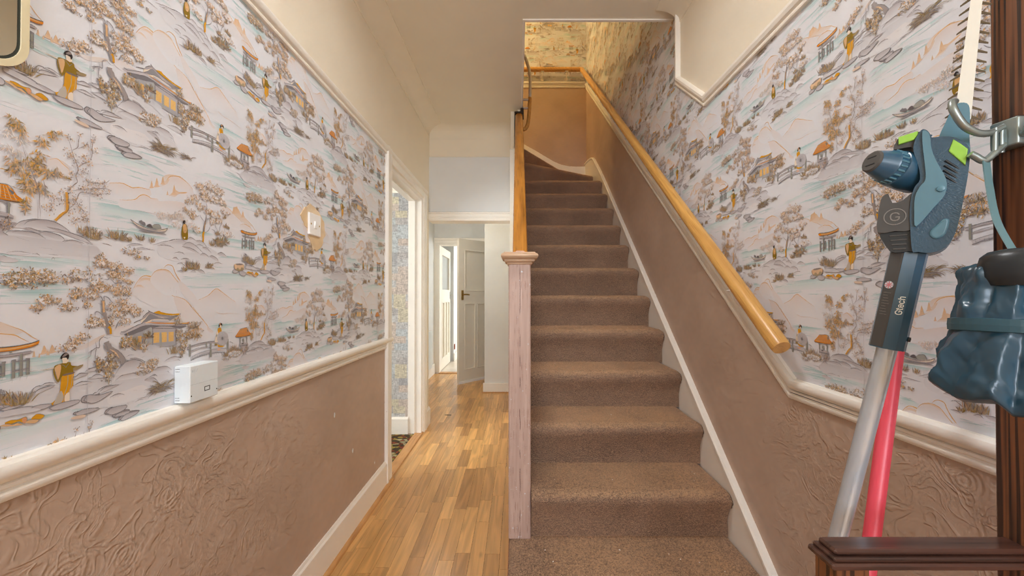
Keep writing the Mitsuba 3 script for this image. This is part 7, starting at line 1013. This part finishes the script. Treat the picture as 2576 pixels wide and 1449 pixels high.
# ------------------------------------------------------------------ hedge trimmer standing in the umbrella rail, facing the door
# its own frame: x across (mm), z height (mm), y away from the door side
G = thing('hedge_trimmer', 'black and green cordless hedge trimmer on a silver pole in the coat stand', 'hedge trimmer')
GM = np.array([[.6811, .7322, 0, .645], [-.7322, .6811, 0, .600], [0, 0, 1, 0], [0, 0, 0, 1]])
def gadd(key, m, mat_, **kw):
    m = m.copy(); m.apply_transform(GM); return add(key, m, mat_, **kw)
def mm(a, b, y=0.0): return np.array([a / 1000, y, b / 1000])
def slab(pts, y_face, depth, r, n=3):
    m = puff(catmull(np.array(pts) / 1000, True, n), depth, r); m.apply_translation((0, y_face + depth, 0)); return m
p1, p0 = mm(-45.4, 1049.5), mm(-110.0, 710.4); dd = (p1 - p0) / np.linalg.norm(p1 - p0); foot = p0 + dd * ((.062 - p0[2]) / dd[2])
gadd(G + '__pole', tube([foot, p0, p1 + dd * .03], .0132, 28), 'm_alu', smooth=50)
c0, c1 = mm(-45.2, 1053), mm(-18.4, 1209); ax = (c1 - c0) / np.linalg.norm(c1 - c0); sx = np.cross(ax, [0, 1, 0]); sx /= np.linalg.norm(sx)
if sx[0] < 0: sx = -sx
sec = np.array([(-.0225, -.002), (-.0205, -.0135), (-.0070, -.0205), (-.0045, -.0212), (.011, -.0185), (.0200, -.010), (.0225, .004), (.017, .018), (0, .022), (-.017, .018)])
FU, FB = [-.0205, -.0070, -.0045, .011, .0200], [-.0135, -.0205, -.0212, -.0185, -.010]
n = len(sec); V = [c0 + sx * a + np.array([0, 1, 0]) * b for a, b in sec] + [c1 + sx * a * .98 + np.array([0, 1, 0]) * b * .98 for a, b in sec]
F = [(i, (i + 1) % n, (i + 1) % n + n) for i in range(n)] + [(i, (i + 1) % n + n, i + n) for i in range(n)] + [(0, i + 1, i) for i in range(1, n - 1)] + [(n, n + i, n + i + 1) for i in range(1, n - 1)]
m = trimesh.Trimesh(np.array(V), F, process=False); trimesh.repair.fix_normals(m)
bk = gadd(G + '__battery_grip', m, 'm_barrel', smooth=15)
def on_grip(u, s, off): return c0 + ax * s + sx * u + np.array([0, 1, 0]) * (np.interp(u, FU, FB) - off)
def strip_on(us, s0, s1, off, t_=.0006):
    V, n = [], len(us)
    for s in (s0, s1): V += [on_grip(u, s, off) for u in us] + [on_grip(u, s, off - t_) for u in us]
    F = []
    for i in range(n - 1): F += [(i, i + 1, 2 * n + i + 1), (i, 2 * n + i + 1, 2 * n + i), (i, n + i + 1, i + 1), (i, n + i, n + i + 1), (2 * n + i, 2 * n + i + 1, 3 * n + i + 1), (2 * n + i, 3 * n + i + 1, 3 * n + i)]
    for i in (0, n - 1): F += [(i, 2 * n + i, 3 * n + i), (i, 3 * n + i, n + i)]
    m = trimesh.Trimesh(np.array(V), F, process=False); trimesh.repair.fix_normals(m); return m
glen = np.linalg.norm(c1 - c0)
gadd(bk + '__label_panel', strip_on([-.0204, -.0070, -.0046], .002, glen - .002, .0007), 'm_grey_panel', label='dark label facet')
fn = np.cross(sx * .0135 + np.array([0, 1, 0]) * -.007, ax); fn /= np.linalg.norm(fn)
if fn[1] > 0: fn = -fn
ux = np.cross(fn, ax)
if ux[0] < 0: ux = -ux
def on_label(m, at):
    M = np.eye(4); M[:3, 0], M[:3, 1], M[:3, 2], M[:3, 3] = ux, ax, fn, at; m.apply_transform(M); return m
mid = on_grip(-.0135, glen * .655, .0010)
gadd(bk + '__flag_badge', lathe([(0, 0), (.0060, 0), (.0060, .0004), (0, .0004)], 24, fn, mid), 'm_plastic_mark')
gadd(bk + '__flag_cross', cat(*[on_label(box(-.0057, .0057, -.0006, .0006, .0004, .0008).apply_transform(trimesh.transformations.rotation_matrix(math.radians(q), [0, 0, 1])), mid) for q in (0, 90, 45, -45)]), 'm_flag', label='faded flag cross on the badge')
gadd(bk + '__fine_print', cat(*[on_label(box(-.0052 + (r_ % 3) * .0006, .0052 - (r_ * 7 % 4) * .0012, -.0004, .0004, 0, .0003), on_grip(-.0135, glen * (.575 - r_ * .028), .0009)) for r_ in range(9)]), 'm_panel_line')
tm = meshkit.text_mesh('Gtech', .0080, .0005, bold=True); v = np.array(tm.vertices); uo = .0085
tv = np.stack([on_grip(uo - b, glen * .36 + a, .0003) + np.array([0, -1, 0]) * c for a, b, c in v])
m = trimesh.Trimesh(tv, tm.faces, process=False); trimesh.repair.fix_normals(m)
gadd(bk + '__lettering', m, 'm_text', label='white Gtech lettering')
gadd(bk + '__release_button', lathe([(0, 0), (.004, 0), (.0035, .003), (0, .0035)], 14, sx, c0 + ax * .020 + sx * .0218), 'm_black', smooth=40)
BODY = [(-3.4, 1394), (1.7, 1393), (5.6, 1386.3), (7.5, 1379.6), (17, 1378), (27.7, 1374.2), (38, 1365.1), (44.1, 1353.2), (44.5, 1340.6), (42.6, 1314.5), (38, 1279.4), (33.9, 1251.7), (29.8, 1231.7), (23.4, 1216.4), (14.9, 1208.3), (3.9, 1204.8), (-8.5, 1207.5), (-14.3, 1209.6), (-16, 1243.7), (-16.6, 1269), (-14.8, 1292.2), (-10.8, 1308.2), (-5.1, 1318.6), (-6.8, 1340.6), (-11.9, 1365.2), (-9.6, 1381.3)]
hb = gadd(G + '__head', slab(BODY, -.032, .064, .016), 'm_body', smooth=60, label='dark blue black motor head')
FACET = [(-1.9, 1390.6), (3, 1388.8), (5.9, 1380), (7.5, 1360), (12.7, 1339.1), (21.3, 1312.9), (20.3, 1290.6), (8.3, 1271.7), (-9.6, 1246.2), (-11.5, 1264.9), (-10.6, 1291.4), (-5.1, 1307), (.8, 1317.3), (-.3, 1345.6), (-1.9, 1369.1)]
gadd(hb + '__side_cover', slab(FACET, -.0365, .012, .003), 'm_facet', smooth=60, label='lighter blue side cover')
gadd(G + '__trigger_arm', slab([(-33.9, 1374.6), (-30.8, 1385.7), (-27.2, 1391.5), (-16.6, 1394.2), (-5.1, 1394), (1.7, 1392), (.6, 1376.7), (-5.1, 1368.3), (-11.4, 1368.4), (-14.3, 1372.6), (-21.3, 1373.7)], -.026, .044, .006), 'm_grey_panel', smooth=60)
gadd(G + '__green_button', slab([(-28.2, 1391.5), (-17.2, 1393.2), (-6.8, 1394.7), (-6.4, 1387.8), (-11.4, 1382.1), (-18.9, 1381), (-28.2, 1379.5)], -.0300, .012, .0015, 1), 'm_green', smooth=30)
gadd(G + '__green_button', slab([(28.9, 1369.7), (36, 1361.4), (42.7, 1351.7), (41.7, 1339.8), (40, 1328.3), (32.3, 1340.6), (24.3, 1353.5)], -.0345, .014, .0015, 1), 'm_green', smooth=30)
for i in range(4): gadd(hb + '__grip_rib', tube([mm(20.8 - i * .8, 1341 - i * 7, -.0325), mm(36.5 - i * 1.0, 1323 - i * 6.6, -.0300)], .0018, 8), 'm_black', smooth=50)
gadd(hb + '__knob', lathe([(0, 0), (.0050, 0), (.0042, .005), (0, .0065)], 18, (0, -1, 0), mm(16.2, 1298.7, -.0345)), 'm_facet', smooth=40)
gadd(hb + '__moulded_pad', slab([(3.9, 1236.3), (11.6, 1246.8), (18.1, 1254), (24, 1252.8), (23.4, 1242), (19.2, 1229.7), (11.6, 1224.8), (5.6, 1227.9)], -.0345, .010, .003), 'm_facet', smooth=60)
pk = gadd(G + '__badge_panel', slab([(-49.1, 1295), (-45.6, 1301.6), (-40, 1303.4), (-35.7, 1288.3), (-23.7, 1290.4), (-10.8, 1301.5), (-12.2, 1275), (-11.9, 1243.2), (-33.3, 1242.8), (-53.2, 1242.7), (-52.4, 1271)], -.030, .054, .003, 2), 'm_grey_panel', smooth=45)
ctr = mm(-33.0, 1265.5, -.0302)
gm = meshkit.text_mesh('G', .0135, .0006); gv = np.array(gm.vertices); gv[:, :2] -= (gv[:, :2].max(0) + gv[:, :2].min(0)) / 2
g3 = trimesh.Trimesh(np.stack([ctr[0] + gv[:, 0], ctr[1] - gv[:, 2], ctr[2] + gv[:, 1]], 1), gm.faces, process=False); trimesh.repair.fix_normals(g3)
gadd(pk + '__round_badge', cat(lathe([(.0118, 0), (.0132, 0), (.0132, .0007), (.0118, .0007)], 36, (0, -1, 0), ctr), g3), 'm_panel_line', label='round badge with the letter G')
vk = gadd(G + '__vent_housing', slab([(-50.4, 1241), (-30.8, 1241.8), (-9.6, 1241.6), (-9, 1210.3), (-18.9, 1209.5), (-33.3, 1208.5), (-41.2, 1214.8), (-47.5, 1228.4)], -.026, .046, .007, 2), 'm_black', smooth=45)
for i in range(4): gadd(vk + '__slot', box(-.040 + i * .0012, -.0185 - i * .0008, -.0272, -.024, 1.2345 - i * .0072, 1.2372 - i * .0072, .0006), 'm_grey_panel')
ea, eb = mm(-58.5, 1357, -.046), mm(-8, 1335, .010); ex = eb - ea; elen = np.linalg.norm(ex)
def along(prof, n=48): return lathe(prof, n, ex / elen, ea)
bk = gadd(G + '__motor_barrel', along([(0, .002), (.0172, .002), (.0235, .024), (.0246, .026), (.0246, .037), (.0272, .038), (.0280, .041), (.0295, .060), (.0295, elen), (0, elen)]), 'm_barrel', smooth=25)
gadd(bk + '__end_cap', along([(0, -.001), (.0152, -.001), (.0172, .001), (.0174, .003), (0, .003)]), 'm_grey_panel', smooth=30)
e1 = np.cross(ex / elen, [0, 0, 1.0]); e1 /= np.linalg.norm(e1); e2 = np.cross(e1, ex / elen)
for b_ in (-.0072, .0056):
    m = box(-.0075, .0075, b_, b_ + .0016, -.0016, 0); M = np.eye(4); M[:3, 0], M[:3, 1], M[:3, 2], M[:3, 3] = e1, e2, ex / elen, ea; m.apply_transform(M); gadd(bk + '__cap_slot', m, 'm_black')
rb = []
for i in range(22):
    t_ = i / 22 * 2 * math.pi; dirv = e1 * math.cos(t_) + e2 * math.sin(t_); rb.append(tube([ea + ex / elen * .0265 + dirv * .0246, ea + ex / elen * .0368 + dirv * .0246], .0017, 6))
gadd(bk + '__grip_ring', cat(*rb), 'm_facet', smooth=50)
q0, q1 = mm(39.3, 1405, .004), mm(63.0, 1681, .004); bd = (q1 - q0) / np.linalg.norm(q1 - q0); bs = np.cross(bd, [0, 1, 0]); bs /= np.linalg.norm(bs)
if bs[0] < 0: bs = -bs
V = []
for y in (-.003, .003):
    for c_, w_ in ((q0, .0085), (q1, .0045)): V += [c_ - bs * w_ + [0, y, 0], c_ + bs * w_ + [0, y, 0]]
bl = gadd(G + '__blade', trimesh.convex.convex_hull(np.array(V)), 'm_blade', label='cream blade bar')
for i in range(20):
    for s in (-1, 1):
        f = (i + .2 * (s > 0)) / 20; c = q0 + (q1 - q0) * f; w_ = .0085 - .004 * f
        a_, b_ = c + bs * s * (w_ - .001), c + bd * .0040 + bs * s * (w_ - .001); tip = c - bd * .006 + bs * s * (w_ + .0098)
        V = [a_ + [0, -.001, 0], b_ + [0, -.001, 0], tip + [0, -.0006, 0], tip + bd * .002 + [0, -.0006, 0], a_ + [0, .001, 0], b_ + [0, .001, 0], tip + [0, .0006, 0], tip + bd * .002 + [0, .0006, 0]]
        gadd(bl + '__tooth', trimesh.convex.convex_hull(np.array(V)), 'm_teeth')
m = puff(catmull(np.array([(9.5, 1352), (15.3, 1382.6), (22.6, 1403.6), (28.6, 1421), (33.8, 1426.4), (43.1, 1423), (45.8, 1409), (45, 1373.6), (44.7, 1340), (29, 1336)]) / 1000, True, 3), .030, .008); m.apply_translation((0, .012, 0)); gadd(G + '__blade_neck', m, 'm_facet', smooth=60)

# ------------------------------------------------------------------ lamps
k = thing('ceiling_lamp', 'glass globe lamp on the landing ceiling', 'lamp')
add(k + '__globe', trimesh.creation.icosphere(3, .11).apply_translation((-.75, 4.0, 4.62)), 'm_frosted', smooth=True, emitter=emit(LANDING_LAMP)); add(k + '__stem', tube([(-.75, 4.0, 4.72), (-.75, 4.0, 4.95)], .012, 10), 'm_brass', smooth=50)
k = thing('ceiling_lamp', 'added flat round lamp, out of view, on the hall ceiling above the foot of the stairs', 'lamp')  # added out of view to light the stair treads from above
add(k + '__rim', lathe([(.17, 0), (.19, 0), (.19, .045), (.17, .045)], 40, (0, 0, 1), (.0, 1.0, ZC - .045)), 'm_white_plastic')
add(k + '__diffuser', lathe([(0, 0), (.168, 0), (.168, .006), (0, .006)], 40, (0, 0, 1), (.0, 1.0, ZC - .04)), 'm_frosted', emitter=emit(ADDED_HALL_LAMP))
k = thing('ceiling_lamp', 'small added lamp, out of view, on the lobby ceiling', 'lamp')  # added out of view to brighten the lobby and its door
add(k + '__globe', trimesh.creation.icosphere(3, .08).apply_translation((-.95, 4.1, 2.2)), 'm_frosted', smooth=True, emitter=emit(ADDED_LOBBY_LAMP)); add(k + '__stem', tube([(-.95, 4.1, 2.27), (-.95, 4.1, 2.32)], .010, 10), 'm_brass', smooth=50)
